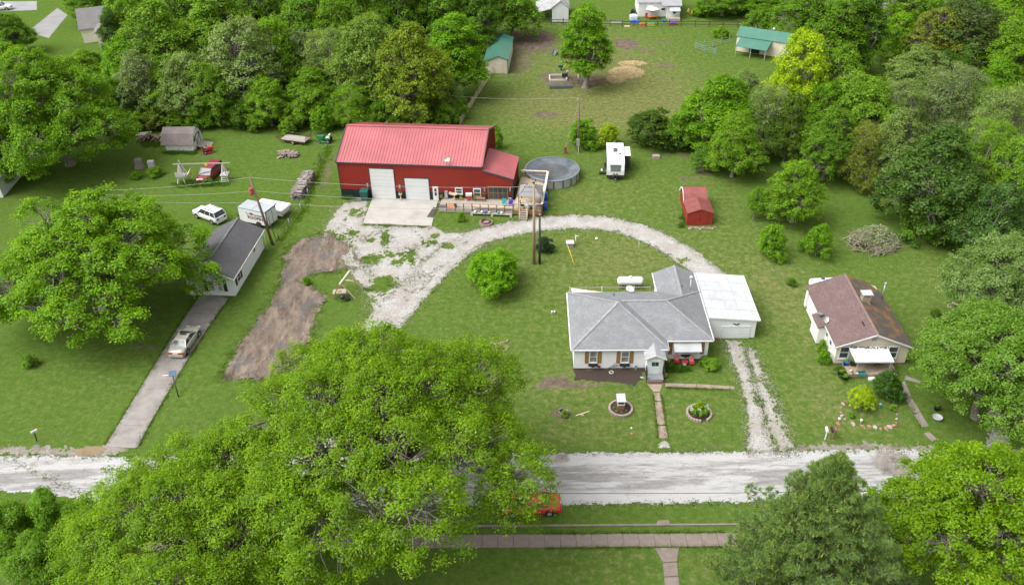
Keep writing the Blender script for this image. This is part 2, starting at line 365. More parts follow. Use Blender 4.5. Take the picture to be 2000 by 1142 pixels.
def road_material():
    mt, n, l, bs = newmat('worn_road')
    co = n.new('ShaderNodeTexCoord').outputs['Object']
    mp = n.new('ShaderNodeMapping'); mp.inputs['Scale'].default_value = (0.10, 0.75, 1); l.new(co, mp.inputs[0])
    mp2 = n.new('ShaderNodeMapping'); mp2.inputs['Scale'].default_value = (0.45, 2.6, 1); l.new(co, mp2.inputs[0])
    a = noise(n, l, mp.outputs[0], 1.0, 6, 0.7, 0.44, 0.58); b = noise(n, l, mp2.outputs[0], 1.0, 6, 0.8, 0.42, 0.60)
    fine = noise(n, l, co, 7, 4, 0.8, 0.3, 0.7)
    at = n.new('ShaderNodeAttribute'); at.attribute_name = 'stain'; st = at.outputs['Fac']
    at2 = n.new('ShaderNodeAttribute'); at2.attribute_name = 'worn'; wr = at2.outputs['Fac']
    c = mixc(n, l, fine, (0.345, 0.338, 0.333), (0.42, 0.414, 0.41))
    k = math_(n, l, 'MULTIPLY', math_(n, l, 'ADD', a, math_(n, l, 'MULTIPLY', b, 0.6)), wr)
    c = mixc(n, l, ramp(n, l, k, 0.25, 1.0), c, mixc(n, l, b, (0.175, 0.166, 0.16), (0.265, 0.255, 0.248)))
    crk = n.new('ShaderNodeTexVoronoi'); crk.feature = 'DISTANCE_TO_EDGE'; crk.inputs['Scale'].default_value = 1.1
    mp3 = n.new('ShaderNodeMapping'); mp3.inputs['Scale'].default_value = (0.35, 1.3, 1); l.new(co, mp3.inputs[0])
    wv = n.new('ShaderNodeVectorMath'); wv.operation = 'ADD'
    nz = n.new('ShaderNodeTexNoise'); nz.inputs['Scale'].default_value = 1.2; nz.inputs['Detail'].default_value = 4; l.new(co, nz.inputs['Vector'])
    l.new(mp3.outputs[0], wv.inputs[0]); l.new(nz.outputs[1], wv.inputs[1]); l.new(wv.outputs[0], crk.inputs['Vector'])
    ck = math_(n, l, 'MULTIPLY', ramp(n, l, crk.outputs['Distance'], 0.03, 0.005), math_(n, l, 'MULTIPLY', b, wr))
    c = mixc(n, l, math_(n, l, 'MULTIPLY', ck, 0.8), c, (0.11, 0.105, 0.10))
    s2 = math_(n, l, 'ADD', st, math_(n, l, 'MULTIPLY', math_(n, l, 'SUBTRACT', noise(n, l, co, 0.9, 6, 0.75, 0.2, 0.8), 0.5), 0.9))
    c = mixc(n, l, math_(n, l, 'MULTIPLY', ramp(n, l, s2, 0.45, 0.9), 0.85), c, mixc(n, l, noise(n, l, co, 0.8, 7, 0.8, 0.38, 0.62), (0.095, 0.078, 0.066), (0.275, 0.242, 0.215)))
    l.new(c, bs.inputs['Base Color']); bs.inputs['Roughness'].default_value = 0.9; bs.inputs['Specular IOR Level'].default_value = 0.15
    addbump(n, l, bs, math_(n, l, 'ADD', b, fine), 0.3, 0.04); return mt
def dirt_material():
    mt, n, l, bs = newmat('turned_dirt')
    co = n.new('ShaderNodeTexCoord').outputs['Object']
    mp = n.new('ShaderNodeMapping'); mp.inputs['Rotation'].default_value = (0, 0, 0.5); mp.inputs['Scale'].default_value = (1.0, 0.35, 1); l.new(co, mp.inputs[0])
    a = noise(n, l, mp.outputs[0], 0.9, 7, 0.75, 0.36, 0.64); b = noise(n, l, co, 0.55, 5, 0.6, 0.53, 0.60); f = noise(n, l, co, 5, 5, 0.8, 0.25, 0.75)
    c = mixc(n, l, a, (0.115, 0.084, 0.066), (0.345, 0.275, 0.218)); c = mixc(n, l, math_(n, l, 'MULTIPLY', f, 0.5), c, (0.085, 0.063, 0.052))
    c = mixc(n, l, math_(n, l, 'MULTIPLY', b, 0.75), c, (0.13, 0.12, 0.117))
    l.new(c, bs.inputs['Base Color']); bs.inputs['Roughness'].default_value = 0.95; bs.inputs['Specular IOR Level'].default_value = 0.15
    addbump(n, l, bs, math_(n, l, 'ADD', a, math_(n, l, 'MULTIPLY', f, 0.5)), 1.0, 0.12); return mt

# ------------------------------------------------------------------ lawn
BLOBS_BARE = [(1050, 110, 90, 45, .42), (1200, 110, 90, 40, .36), (1120, 215, 120, 30, .34), (1110, 752, 62, 9, .95), (1085, 742, 30, 7, .8), (60, 700, 14, 5, .7), (1040, 92, 40, 14, .8), (1150, 60, 40, 8, .5), (1330, 150, 60, 14, .45), (1240, 60, 60, 5, .4), (1040, 78, 45, 20, 1.0), (1015, 120, 30, 22, .75), (1110, 100, 40, 14, .55), (1222, 86, 24, 11, 1.0), (1288, 82, 38, 6, .6), (1262, 100, 22, 6, .7), (1300, 129, 24, 9, .65),
    (1125, 158, 70, 13, .8), (1075, 150, 22, 10, .8), (1065, 224, 26, 7, .85), (1020, 205, 30, 12, .35), (1230, 118, 40, 14, .5), (1212, 150, 30, 10, .6), (1098, 182, 30, 8, .45),
    (1375, 328, 20, 15, .95), (1345, 350, 22, 9, .6), (1312, 428, 13, 16, .6), (1150, 380, 45, 10, .42), (1095, 812, 26, 18, .7), (1062, 470, 22, 24, .6),
    (640, 335, 12, 45, .62), (600, 420, 14, 50, .35), (660, 400, 10, 12, .4), (1124, 488, 10, 6, .9), (1044, 517, 16, 5, .8), (962, 575, 30, 10, .35), (278, 676, 24, 10, .8),
    (1370, 866, 80, 10, .5), (1745, 810, 34, 24, .5), (1000, 150, 35, 10, .5), (915, 150, 20, 25, .5), (980, 672, 22, 7, .6), (1290, 300, 30, 10, .5), (405, 303, 22, 6, .7), (1335, 305, 14, 8, .7),
    (1660, 415, 30, 14, .3), (1075, 335, 70, 34, .5), (760, 410, 60, 8, .5), (965, 430, 40, 5, .45), (1410, 690, 8, 30, .5), (540, 470, 10, 8, .7), (1640, 712, 40, 10, .5), (1690, 750, 30, 10, .55),
    (200, 1110, 60, 30, .5), (1620, 290, 80, 14, .5), (1540, 440, 14, 6, .8), (130, 850, 60, 6, .4), (590, 855, 100, 25, .5)]
BLOBS_DRY = [(1150, 560, 300, 160, .40), (1180, 640, 120, 200, .18), (1130, 800, 160, 70, .30), (1370, 820, 90, 45, .30), (1560, 650, 60, 160, .45), (1640, 800, 120, 70, .45), (1830, 620, 100, 120, .30),
    (1160, 120, 200, 90, .80), (1050, 215, 160, 50, .62), (1290, 190, 110, 60, .5), (1200, 230, 120, 40, .35), (1160, 380, 150, 45, .38), (1400, 400, 80, 90, .34), (1530, 560, 120, 70, .4), (1230, 500, 140, 50, .4),
    (1200, 1100, 130, 60, .42), (1400, 1110, 60, 50, .36), (560, 500, 30, 60, .3), (150, 800, 200, 70, .14), (200, 700, 100, 60, .16), (1100, 740, 60, 30, .35), (420, 620, 20, 40, .3), (360, 770, 30, 40, .25),
    (1860, 540, 80, 50, .4), (400, 300, 100, 40, .10), (590, 300, 80, 60, .12), (650, 440, 40, 60, .3), (1130, 850, 120, 14, .4), (560, 610, 14, 100, .2), (1960, 250, 60, 200, .2)]
def blobs(X, Y, bl):
    t = np.zeros_like(X)
    for u, v, ru, rv, s_ in bl:
        c = G(u, v); rx = ru * mpp(u, v); ry = abs(G(u, v - rv)[1] - G(u, v + rv)[1]) / 2
        d = ((X - c[0]) / rx) ** 2 + ((Y - c[1]) / ry) ** 2
        t = np.maximum(t, s_ * np.clip(1.6 - 0.9 * d, 0, 1)) if bl is BLOBS_BARE else t + s_ * np.exp(-0.8 * d)
    return t
gx = np.concatenate([np.linspace(-900, -150, 12)[:-1], np.arange(-150, 150, 1.1), np.linspace(150, 900, 12)])
gy = np.concatenate([np.linspace(-60, 30, 8)[:-1], np.arange(30, 240, 1.1), np.linspace(240, 1500, 14)])
X, Y = np.meshgrid(gx, gy); nx, ny = len(gx), len(gy)
Z = np.zeros_like(X)
idx = (np.arange(ny - 1)[:, None] * nx + np.arange(nx - 1)[None, :]).ravel()
lawn_me = raw_mesh('lawn', np.stack([X.ravel(), Y.ravel(), Z.ravel()], 1), np.stack([idx, idx + 1, idx + nx + 1, idx + nx], 1), lawn_material(),
                   {'dry': np.clip(blobs(X, Y, BLOBS_DRY), 0, 1).ravel(), 'bare': blobs(X, Y, BLOBS_BARE).ravel()})
link('lawn', lawn_me, kind='structure', label='green lawn with dry patches spreading under the whole neighbourhood')

# ------------------------------------------------------------------ sheets with ragged edges
def sdist(X, Y, poly):
    P_ = np.array(poly); d = np.full(X.shape, 1e9); ins = np.zeros(X.shape, bool); n = len(P_)
    for i in range(n):
        a = P_[i]; b = P_[(i + 1) % n]; e = b - a; L = e @ e + 1e-12
        t = np.clip(((X - a[0]) * e[0] + (Y - a[1]) * e[1]) / L, 0, 1)
        d = np.minimum(d, (X - a[0] - t * e[0]) ** 2 + (Y - a[1] - t * e[1]) ** 2)
        c = ((a[1] > Y) != (b[1] > Y)) & (X < (b[0] - a[0]) * (Y - a[1]) / (b[1] - a[1] + 1e-12) + a[0]); ins ^= c
    return np.where(ins, 1, -1) * np.sqrt(d)
def px(poly): return [G(u, v)[:2] for u, v in poly]
def ribbon(pts, wd):
    P_ = np.array([G(u, v)[:2] for u, v in pts]); T_ = np.gradient(P_, axis=0); T_ /= np.linalg.norm(T_, axis=1)[:, None]
    Nn = np.stack([-T_[:, 1], T_[:, 0]], 1); W = np.array(wd)[:, None] / 2 if hasattr(wd, '__len__') else wd / 2
    return np.concatenate([P_ + Nn * W, (P_ - Nn * W)[::-1]])
def sheet(name, polys, z, mt, s=0.14, amp=0.3, ns=0.9, seed=1, holes=(), extra=None, kind='structure', label=None, parent=None):
    allp = np.concatenate([np.array(p) for p in polys]); lo = allp.min(0) - 0.6; hi = allp.max(0) + 0.6
    xs = np.arange(lo[0], hi[0], s); ys = np.arange(lo[1], hi[1], s); X, Y = np.meshgrid(xs, ys)
    D = np.full(X.shape, -1e9)
    for p in polys: D = np.maximum(D, sdist(X, Y, p))
    D = D + amp * fbm(X, Y, ns, seed, 4) + amp * 0.8 * (vnoise(X, Y, 0.22, seed + 9) - 0.5)
    for u, v, ru, rv, k in holes:
        c = G(u, v); rx = .74 * ru * mpp(u, v); ry = .74 * abs(G(u, v - rv)[1] - G(u, v + rv)[1]) / 2
        q = np.sqrt(((X - c[0]) / rx) ** 2 + ((Y - c[1]) / ry) ** 2)
        D = np.minimum(D, (q - 1) * min(rx, ry) + 1.9 * k * fbm(X, Y, 1.1, seed + 5, 4) + k * 1.3 * (vnoise(X, Y, 0.2, seed + 7) - 0.5))
    keep = (D[:-1, :-1] > 0); nx = len(xs)
    jj, ii = np.nonzero(keep); i0 = jj * nx + ii
    q = np.stack([i0, i0 + 1, i0 + nx + 1, i0 + nx], 1); used, inv = np.unique(q, return_inverse=True); q = inv.reshape(q.shape)
    Xu, Yu = X.ravel()[used], Y.ravel()[used]
    Xu = Xu + (vnoise(Xu, Yu, 0.06, 3) - .5) * s * 0.9; Yu = Yu + (vnoise(Xu, Yu, 0.06, 4) - .5) * s * 0.9
    at = {'edge': np.clip(D.ravel()[used], 0, 9)}
    if extra: at.update(extra(Xu, Yu))
    me = raw_mesh(name, np.stack([Xu, Yu, np.full(len(Xu), z)], 1), q, mt, at)
    o = link(name, me, parent)
    if kind: o['kind'] = kind
    if label: o['label'] = label
    return o, (X, Y, D)

GRAV = gravel_material('white_gravel', (0.285, 0.272, 0.255), (0.42, 0.41, 0.395), (0.245, 0.215, 0.18), 0.7)
ROADM = road_material(); DIRTM = dirt_material()
road_poly = px([(-260, 897), (0, 890), (190, 893), (400, 893), (600, 890), (1045, 886), (1200, 885), (1460, 883), (1700, 881), (1900, 880), (2260, 876), (2260, 955), (1800, 972), (1100, 988), (600, 990), (180, 975), (0, 960), (-260, 955)])
def road_attr(x, y):
    st = [(1745, 905, 42, 30, 1.0), (1760, 940, 30, 14, .8), (1090, 894, 30, 12, .75), (1100, 940, 20, 14, .5), (1880, 892, 26, 10, .7), (1800, 955, 40, 10, .6), (150, 900, 60, 8, .6), (80, 905, 30, 6, .7), (1400, 905, 120, 5, .35), (1560, 930, 40, 8, .4)]
    t = np.zeros_like(x)
    for u, v, ru, rv, s_ in st:
        c = G(u, v); rx = ru * mpp(u, v); ry = abs(G(u, v - rv)[1] - G(u, v + rv)[1]) / 2
        t = np.maximum(t, s_ * np.clip(1.5 - ((x - c[0]) / rx) ** 2 - ((y - c[1]) / ry) ** 2, 0, 1))
    mid = G(1400, 928); q = np.abs(y - (mid[1] - 0.022 * (x - mid[0])))
    return {'stain': t, 'worn': np.clip(1.35 - q / 2.4, 0.12, 1.0)}
sheet('road', [road_poly], 0.012, ROADM, 0.15, 0.30, 1.1, 2, extra=road_attr, label='worn pale grey street running across in front of the houses')
loop = [(590, 905), (650, 790), (700, 705), (757, 622), (805, 570), (850, 522), (890, 486), (940, 461), (1000, 446), (1060, 437), (1120, 433), (1180, 436), (1240, 449), (1290, 470), (1330, 494), (1365, 520), (1392, 545)]
pad = [(674, 398), (716, 393), (708, 440), (843, 444), (870, 456), (925, 455), (900, 487), (850, 522), (790, 590), (735, 630), (726, 600), (712, 570), (690, 538), (662, 500), (640, 480), (630, 464), (645, 430), (660, 410)]
gh = [(655, 474, 36, 26, 1.3), (690, 415, 16, 12, .9), (752, 462, 7, 22, .5), (765, 498, 22, 8, .6), (738, 505, 30, 9, .7), (778, 512, 26, 8, .8), (742, 556, 34, 20, .9), (748, 470, 5, 26, .5), (830, 476, 20, 6, .7), (880, 478, 22, 7, .6), (850, 462, 8, 5, .5), (720, 470, 8, 5, .4), (705, 420, 14, 9, .5), (800, 500, 10, 12, .6), (715, 592, 12, 14, .6), (1215, 452, 20, 3, .5), (1340, 510, 12, 4, .5), (690, 455, 10, 5, .4)]
go, _ = sheet('gravel_driveway', [ribbon(loop, [4.2] * 4 + [3.9, 3.9, 3.8] + [3.4] * 10), px(pad)], 0.010, GRAV, 0.12, 0.40, 1.0, 4, holes=gh, label='white gravel driveway curving past the red metal building')
fg = px([(1418, 666), (1447, 670), (1464, 720), (1482, 780), (1502, 845), (1545, 884), (1460, 886), (1462, 820), (1447, 750), (1428, 700)])
fg2 = px([(1460, 678), (1472, 688), (1502, 750), (1522, 800), (1537, 850), (1552, 884), (1512, 884), (1496, 830), (1480, 765), (1464, 715)])
sheet('front_driveway', [fg, fg2], 0.016, GRAV, 0.11, 0.40, 0.8, 6, holes=[(1488, 800, 5, 60, .35), (1468, 720, 4, 30, .3), (1512, 790, 5, 70, .4)], label='two gravel wheel tracks leading from the street to the white garage')
sheet('side_gravel', [px([(1925, 800), (1945, 795), (1962, 830), (1970, 880), (1920, 880), (1932, 840)])], 0.016, gravel_material('grey_gravel', (0.28, 0.27, 0.26), (0.42, 0.41, 0.40), (0.2, 0.18, 0.15)), 0.12, 0.5, 0.8, 9, label='grey gravel track at the right end of the street')
sheet('road_shoulder', [px([(1555, 868), (1640, 866), (1700, 870), (1790, 872), (1860, 881), (1550, 884)]), px([(-100, 878), (60, 874), (120, 878), (195, 874), (240, 850), (255, 870), (200, 893), (-100, 884)])], 0.007, gravel_material('shoulder_dirt', (0.19, 0.172, 0.152), (0.33, 0.31, 0.285), (0.10, 0.082, 0.068), 0.9), 0.13, 0.75, 0.9, 11, label='muddy gravel shoulder along the far side of the street')
dirt_poly = px([(570, 480), (600, 466), (640, 458), (672, 474), (705, 505), (715, 530), (680, 524), (640, 533), (600, 535), (592, 545), (606, 560), (634, 576), (612, 640), (592, 695), (520, 745), (428, 738), (470, 665), (530, 590), (550, 545), (556, 500)])
do, (DX, DY, DD) = sheet('dirt_patch', [dirt_poly], 0.008, DIRTM, 0.14, 0.75, 0.9, 13, label='long strip of turned brown dirt beside the neighbour lawn')
for v in do.data.vertices:
    v.co.z += 0.22 * max(0.0, float(fbm(v.co.x * 1.0, v.co.y * 0.5, 0.8, 31, 3)))
puddle = MB(); c = G(172, 881); k = mpp(172, 881)
puddle.add([(c[0] + math.cos(t) * (30 + 8 * math.sin(3 * t)) * k, c[1] + math.sin(t) * 0.62 * (1 + .2 * math.sin(2 * t)), 0.018) for t in np.linspace(0, 2 * PI, 25)[:-1]], [tuple(range(24))])
puddle.build('puddle', pm('muddy_water', (0.20, 0.145, 0.08), 0.08, 0.1, spec=0.6), kind='structure', label='brown puddle at the mouth of the left driveway')
sheet('garden_bed', [px([(1122, 722), (1258, 722), (1250, 742), (1238, 754), (1215, 748), (1170, 746), (1122, 742)])], 0.009, MULCH, 0.11, 0.28, 0.7, 17, label='bare dark soil bed below the white house front wall')

# ------------------------------------------------------------------ concrete
def quadslab(name, pts, z0, z1, mt, parent=None, inset=0.012, **kw):
    P_ = [G(u, v)[:2] for u, v in pts]; a = sum(P_[i][0] * P_[(i + 1) % len(P_)][1] - P_[(i + 1) % len(P_)][0] * P_[i][1] for i in range(len(P_)))
    if a < 0: P_ = P_[::-1]
    c = np.mean(P_, axis=0); P_ = [p + (c - p) / np.linalg.norm(c - p) * inset for p in P_]
    return MB().prism([p - 0 for p in P_], z0, z1).build(name, mt, parent, **kw)
sidewalk = bpy.data.objects.new('sidewalk', None); COL.objects.link(sidewalk); sidewalk['kind'] = 'structure'; sidewalk['label'] = 'old concrete sidewalk of square slabs along the near side of the street'
CONCS = pm('sidewalk_concrete', (0.205, 0.165, 0.145), 0.9, 0.14, 1.6, bump=0.2, bscale=30, dirt=0.3)
a0, a1 = G(1064, 1056), G(1420, 1053.5); dv = (a1 - a0) / np.linalg.norm(a1 - a0); step = np.linalg.norm(a1 - a0) / 11.6; ang = math.atan2(dv[1], dv[0])
wd = abs(G(1240, 1043)[1] - G(1240, 1068)[1])
sm = MB(); hw_ = step / 2 - 0.016
pts = [(-hw_ + .03, -wd / 2), (hw_ - .03, -wd / 2), (hw_, -wd / 2 + .03), (hw_, wd / 2 - .03), (hw_ - .03, wd / 2), (-hw_ + .03, wd / 2), (-hw_, wd / 2 - .03), (-hw_, -wd / 2 + .03)]
sm.prism(pts, -0.05, 0.0); slab_me = sm.mesh('slab'); slab_me.materials.append(CONCS)
for k in range(-26, 34):
    p = a0 + dv * step * (k + 0.5) + np.array([0, random.uniform(-.02, .02), 0])
    o = link('slab', slab_me, sidewalk, (p[0], p[1], 0.05 + random.uniform(-0.012, 0.012)), ang + random.uniform(-.012, .012))
for q in ([(1279, 1070), (1326, 1069), (1322, 1096), (1294, 1098)], [(1294, 1099), (1322, 1098), (1325, 1124), (1297, 1126)], [(1297, 1127), (1325, 1126), (1329, 1160), (1300, 1162)], [(1300, 1163), (1329, 1161), (1333, 1195), (1304, 1195)]):
    quadslab('slab', q, 0.0, 0.045, CONCS, sidewalk)
kerb = MB(); p, q = G(700, 1029), G(1790, 1022); kerb.beam(p + np.array([0, 0, .05]), q + np.array([0, 0, .05]), 0.16, 0.12)
kerb.build('kerb', CONCS, kind='structure', label='thin old concrete kerb in the grass verge')
quadslab('kerb_block', [(1281, 1026), (1309, 1025), (1306, 1016), (1284, 1017)], 0.0, 0.10, CONCS, label='short concrete stub block touching the thin kerb', category='concrete block')
walk = bpy.data.objects.new('front_walk', None); COL.objects.link(walk); walk['kind'] = 'structure'; walk['label'] = 'narrow concrete garden walk leading to the front steps of the white house'
CONCW = pm('walk_concrete', (0.28, 0.215, 0.17), 0.9, 0.2, 1.2, bump=0.2, bscale=25, dirt=0.45)
for q in ([(1264, 750), (1294, 750), (1289, 765), (1276, 765)], [(1277, 767), (1288, 767), (1292, 783), (1279, 783)], [(1279, 785), (1292, 785), (1299, 829), (1284, 829)], [(1285, 832), (1300, 832), (1305, 856), (1287, 856)],
          [(1299, 748), (1360, 750), (1360, 757), (1299, 755)], [(1361, 750), (1425, 754), (1425, 760), (1361, 757)], [(1426, 754), (1434, 755), (1434, 761), (1426, 760)]):
    quadslab('slab', q, 0.0, 0.04, CONCW, walk)
sheet('walk_end_gravel', [px([(1284, 864), (1300, 862), (1306, 874), (1288, 878)])], 0.014, GRAV, 0.1, 0.3, 0.6, 21, label='patch of white gravel where the garden walk meets the verge')
walk2 = bpy.data.objects.new('side_walk', None); COL.objects.link(walk2); walk2['kind'] = 'structure'; walk2['label'] = 'straight weathered walk beside the stone ringed bed of the beige house'
for q in ([(1756, 748), (1767, 744), (1780, 775), (1768, 779)], [(1768, 780), (1780, 776), (1797, 803), (1785, 808)], [(1785, 809), (1797, 804), (1814, 832), (1801, 834)], [(1768, 733), (1799, 745), (1797, 749), (1766, 741)], [(1804, 846), (1815, 843), (1830, 858), (1820, 862)]):
    quadslab('slab', q, 0.0, 0.04, CONC, walk2)
apron = bpy.data.objects.new('concrete_apron', None); COL.objects.link(apron); apron['kind'] = 'structure'; apron['label'] = 'pale concrete apron in front of the red building doors'
CONCP = pm('pale_concrete', (0.36, 0.345, 0.315), 0.85, 0.07, 0.6, bump=0.06, bscale=40, dirt=0.35)
quadslab('slab', [(709, 437), (843, 442), (849.5, 415), (718.5, 411)], 0.0, 0.07, CONCP, apron, 0.004)
quadslab('slab', [(718.5, 411), (849.5, 415), (856, 391), (728, 387)], 0.0, 0.07, CONCP, apron, 0.004)
ldr = bpy.data.objects.new('left_driveway', None); COL.objects.link(ldr); ldr['kind'] = 'structure'; ldr['label'] = 'concrete driveway with stains under the parked beige sedan'
CONCL = pm('driveway_concrete', (0.245, 0.225, 0.208), 0.85, 0.14, 0.8, bump=0.12, bscale=30, dirt=0.5)
Lp = [(398, 566), (366, 612), (346, 642), (311, 698), (272, 762), (231, 829), (205, 872)]; Rp = [(446, 584), (425, 612), (408, 637), (372, 693), (334, 756), (290, 832), (268, 875)]
for i in range(6): quadslab('slab', [Lp[i + 1], Rp[i + 1], Rp[i], Lp[i]], 0.0, 0.04, CONCL, ldr, 0.02)
# far streets and yards
ASPH = pm('asphalt', (0.24, 0.24, 0.25), 0.9, 0.12, 0.3, bump=0.1)
ASPL = pm('pale_pavement', (0.22, 0.216, 0.212), 0.9, 0.1, 0.3)
quadslab('far_street', [(-200, 30), (72, 20), (72, 3), (-200, 5)], 0.0, 0.02, ASPH, kind='structure', label='grey side street at the top left corner')
quadslab('far_driveway', [(55, 62), (95, 75), (132, 30), (112, 16)], 0.0, 0.02, ASPL, kind='structure', label='pale concrete driveway beyond the left trees')
quadslab('far_lane', [(1722, 15), (1808, 17), (1808, 5), (1722, 1)], 0.0, 0.02, ASPL, kind='structure', label='grey lane behind the trees at the top right')
# ------------------------------------------------------------------ building helpers
def mapper(face, c):
    if face == 'f': return lambda a, o, z: (a, c - o, z)          # wall looking towards -y
    if face == 'r': return lambda a, o, z: (c + o, a, z)          # wall looking towards +x
    if face == 'l': return lambda a, o, z: (c - o, a, z)
    return lambda a, o, z: (a, c + o, z)
def fbox(mb, mp, a0, a1, o0, o1, z0, z1):
    A = mp(a0, o0, z0); B = mp(a1, o1, z1)
    mb.box(min(A[0], B[0]), max(A[0], B[0]), min(A[1], B[1]), max(A[1], B[1]), min(A[2], B[2]), max(A[2], B[2]))
def window(parent, face, c, a0, a1, z0, z1, fm=None, pane=None, fw=0.07, bars=1, sill=True, name='window', cols=1):
    fm = fm or WHITE; pane = pane or GLASS; mp = mapper(face, c); mb = MB(); d = 0.07
    fbox(mb, mp, a0, a1, -0.02, d, z1 - fw, z1); fbox(mb, mp, a0, a1, -0.02, d, z0, z0 + fw)
    fbox(mb, mp, a0, a0 + fw, -0.02, d, z0 + fw, z1 - fw); fbox(mb, mp, a1 - fw, a1, -0.02, d, z0 + fw, z1 - fw)
    zs = np.linspace(z0 + fw, z1 - fw, bars + 2)
    for z in zs[1:-1]: fbox(mb, mp, a0 + fw, a1 - fw, -0.02, d - 0.012, z - 0.025, z + 0.025)
    as_ = np.linspace(a0 + fw, a1 - fw, cols + 1)
    for a in as_[1:-1]: fbox(mb, mp, a - 0.02, a + 0.02, -0.02, d - 0.02, z0 + fw, z1 - fw)
    wi = mb.build(name, fm, parent)
    for i in range(bars + 1):
        pb = MB(); fbox(pb, mp, a0 + fw, a1 - fw, 0.005 + 0.006 * i, 0.03 + 0.006 * i, zs[i] + 0.004, zs[i + 1] - 0.004); pb.build('pane', pane, wi)
    if sill:
        sb = MB(); fbox(sb, mp, a0 - 0.04, a1 + 0.04, 0, 0.11, z0 - 0.05, z0 - 0.004); sb.build('sill', fm, wi)
    return wi
def panel_door(parent, face, c, a0, a1, z0, z1, n, mt, fm, name='garage_door', fw=0.09, panes=False):
    mp = mapper(face, c); mb = MB()
    fbox(mb, mp, a0 - fw, a0, 0, 0.06, z0, z1 + fw); fbox(mb, mp, a1, a1 + fw, 0, 0.06, z0, z1 + fw); fbox(mb, mp, a0, a1, 0, 0.06, z1, z1 + fw)
    dr = mb.build(name, fm, parent); h = (z1 - z0) / n
    for i in range(n):
        pb = MB(); fbox(pb, mp, a0 + 0.005, a1 - 0.005, 0.0, 0.03, z0 + i * h + 0.012, z0 + (i + 1) * h - 0.012); pb.build('panel', mt, dr)
    return dr
def ribs(mb, mp, a0, a1, zf, z0, pitch=0.3, wd=0.05, dp=0.03):
    a = a0 + pitch / 2
    while a < a1:
        fbox(mb, mp, a - wd / 2, a + wd / 2, 0, dp, z0(a) if callable(z0) else z0, zf(a) if callable(zf) else zf); a += pitch
    return mb

# ------------------------------------------------------------------ red metal building
REDM = pm('red_metal_siding', (0.245, 0.024, 0.017), 0.5, 0.10, 0.3, dirt=0.10, spec=0.3)
REDR = pm('red_metal_roofing', (0.37, 0.098, 0.106), 0.5, 0.14, 0.25, dirt=0.12, spec=0.5)  # pinker than the siding: sky glare on the roof is put into the colour
TRIM = pm('dark_blue_trim', (0.035, 0.05, 0.062), 0.4, 0.1); WAIN = pm('black_metal_siding', (0.018, 0.024, 0.028), 0.5, 0.15)
DOORW = pm('white_door', (0.60, 0.605, 0.60), 0.45, 0.03, 0.6)
bf = Frame(G(668, 384), math.radians(-7.4))
barn = thing('metal_building', 'long red metal building with pink red ribbed roof, black base and two white overhead doors', 'building', bf.o, bf.rz)
BL = bf.g(941, 324, 5.3)[0]; BD = bf.g(963, 247, 5.3)[1] + 0.1; EZ = 5.3; RZ = 7.65; WZ = bf.front(673, 369)[1]
LW = bf.front(1001, 350)[0]; LZ1, LZ0 = bf.front(943, 333)[1], bf.front(1001, 350)[1]; LD = 6.6
RY = BD / 2
mb = MB(); mb.box(0, BL, 0, BD, WZ, EZ - .02); mb.profx([(0, EZ - .02), (BD, EZ - .02), (RY, RZ - .06)], 0, BL)
mb.profy([(BL + .002, WZ), (LW, WZ), (LW, LZ0 - .03), (BL + .002, LZ1 - .03)], 0.0, LD); wallo = mb.build('wall', REDM, barn)
mb = MB(); mb.box(0.01, BL, 0.01, BD - .01, 0, WZ - .004); mb.box(BL + .004, LW - .01, 0.01, LD - .01, 0, WZ - .004); mb.build('base_wall', WAIN, barn)
mp = mapper('f', 0)
rb = MB(); ribs(rb, mp, 0.1, BL, EZ - .03, WZ, 0.3); ribs(rb, mp, BL, LW - .1, lambda a: LZ1 - (a - BL) / (LW - BL) * (LZ1 - LZ0) - .05, WZ, 0.3)
ribs(rb, mapper('r', BL), 0.2, BD, lambda a: EZ - .1 + (RZ - EZ) * (1 - abs(a - RY) / RY), lambda a: (LZ1 + .05 if a < LD else WZ), 0.3); ribs(rb, mapper('r', LW), 0.2, LD, LZ0 - .06, WZ, 0.3)
rb.build('siding_ribs', REDM, barn, kind='stuff')
rb = MB(); ribs(rb, mp, 0.1, LW - .1, WZ - .05, 0.02, 0.3); rb.build('base_ribs', WAIN, barn, kind='stuff')
ov = 0.12; sl = (RZ - EZ) / RY
for nm, y0, y1 in (('front_roof', -ov, RY), ('back_roof', BD + ov, RY)):
    mb = MB(); z0 = EZ - ov * sl; P4 = [(-ov, y0, z0), (BL + ov, y0, z0), (BL + ov, y1, RZ), (-ov, y1, RZ)]
    if nm == 'back_roof': P4 = P4[::-1]
    mb.slab(P4, 0.06); ro = mb.build(nm, REDR, barn)
    rb = MB(); x = 0.05
    while x < BL: rb.beam((x, y0, z0 + .02), (x, y1 + (0.02 if y1 > y0 else -.02), RZ + .02), 0.09, 0.06); x += 0.42
    rb.build('roof_ribs', REDR, ro, kind='stuff')
mb = MB(); mb.beam((-ov - .02, RY, RZ + .02), (BL + ov + .02, RY, RZ + .02), 0.42, 0.07); mb.build('ridge_cap', REDR, barn)
mb = MB()
for x in (-ov - .03, BL + ov + .03):
    mb.beam((x, -ov, EZ - ov * sl), (x, RY, RZ), 0.10, 0.2); mb.beam((x, BD + ov, EZ - ov * sl), (x, RY, RZ), 0.10, 0.2)
mb.beam((-ov, -ov - .04, EZ - .12), (BL + ov, -ov - .04, EZ - .12), 0.08, 0.16)
mb.box(-.03, .1, -.04, .1, 0, EZ - .1); mb.box(BL - .08, BL + .06, -.045, .1, LZ1, EZ - .1); mb.box(LW - .1, LW + .03, -.045, .1, 0, LZ0); mb.box(LW - .1, LW + .03, LD - .1, LD + .04, 0, LZ0)
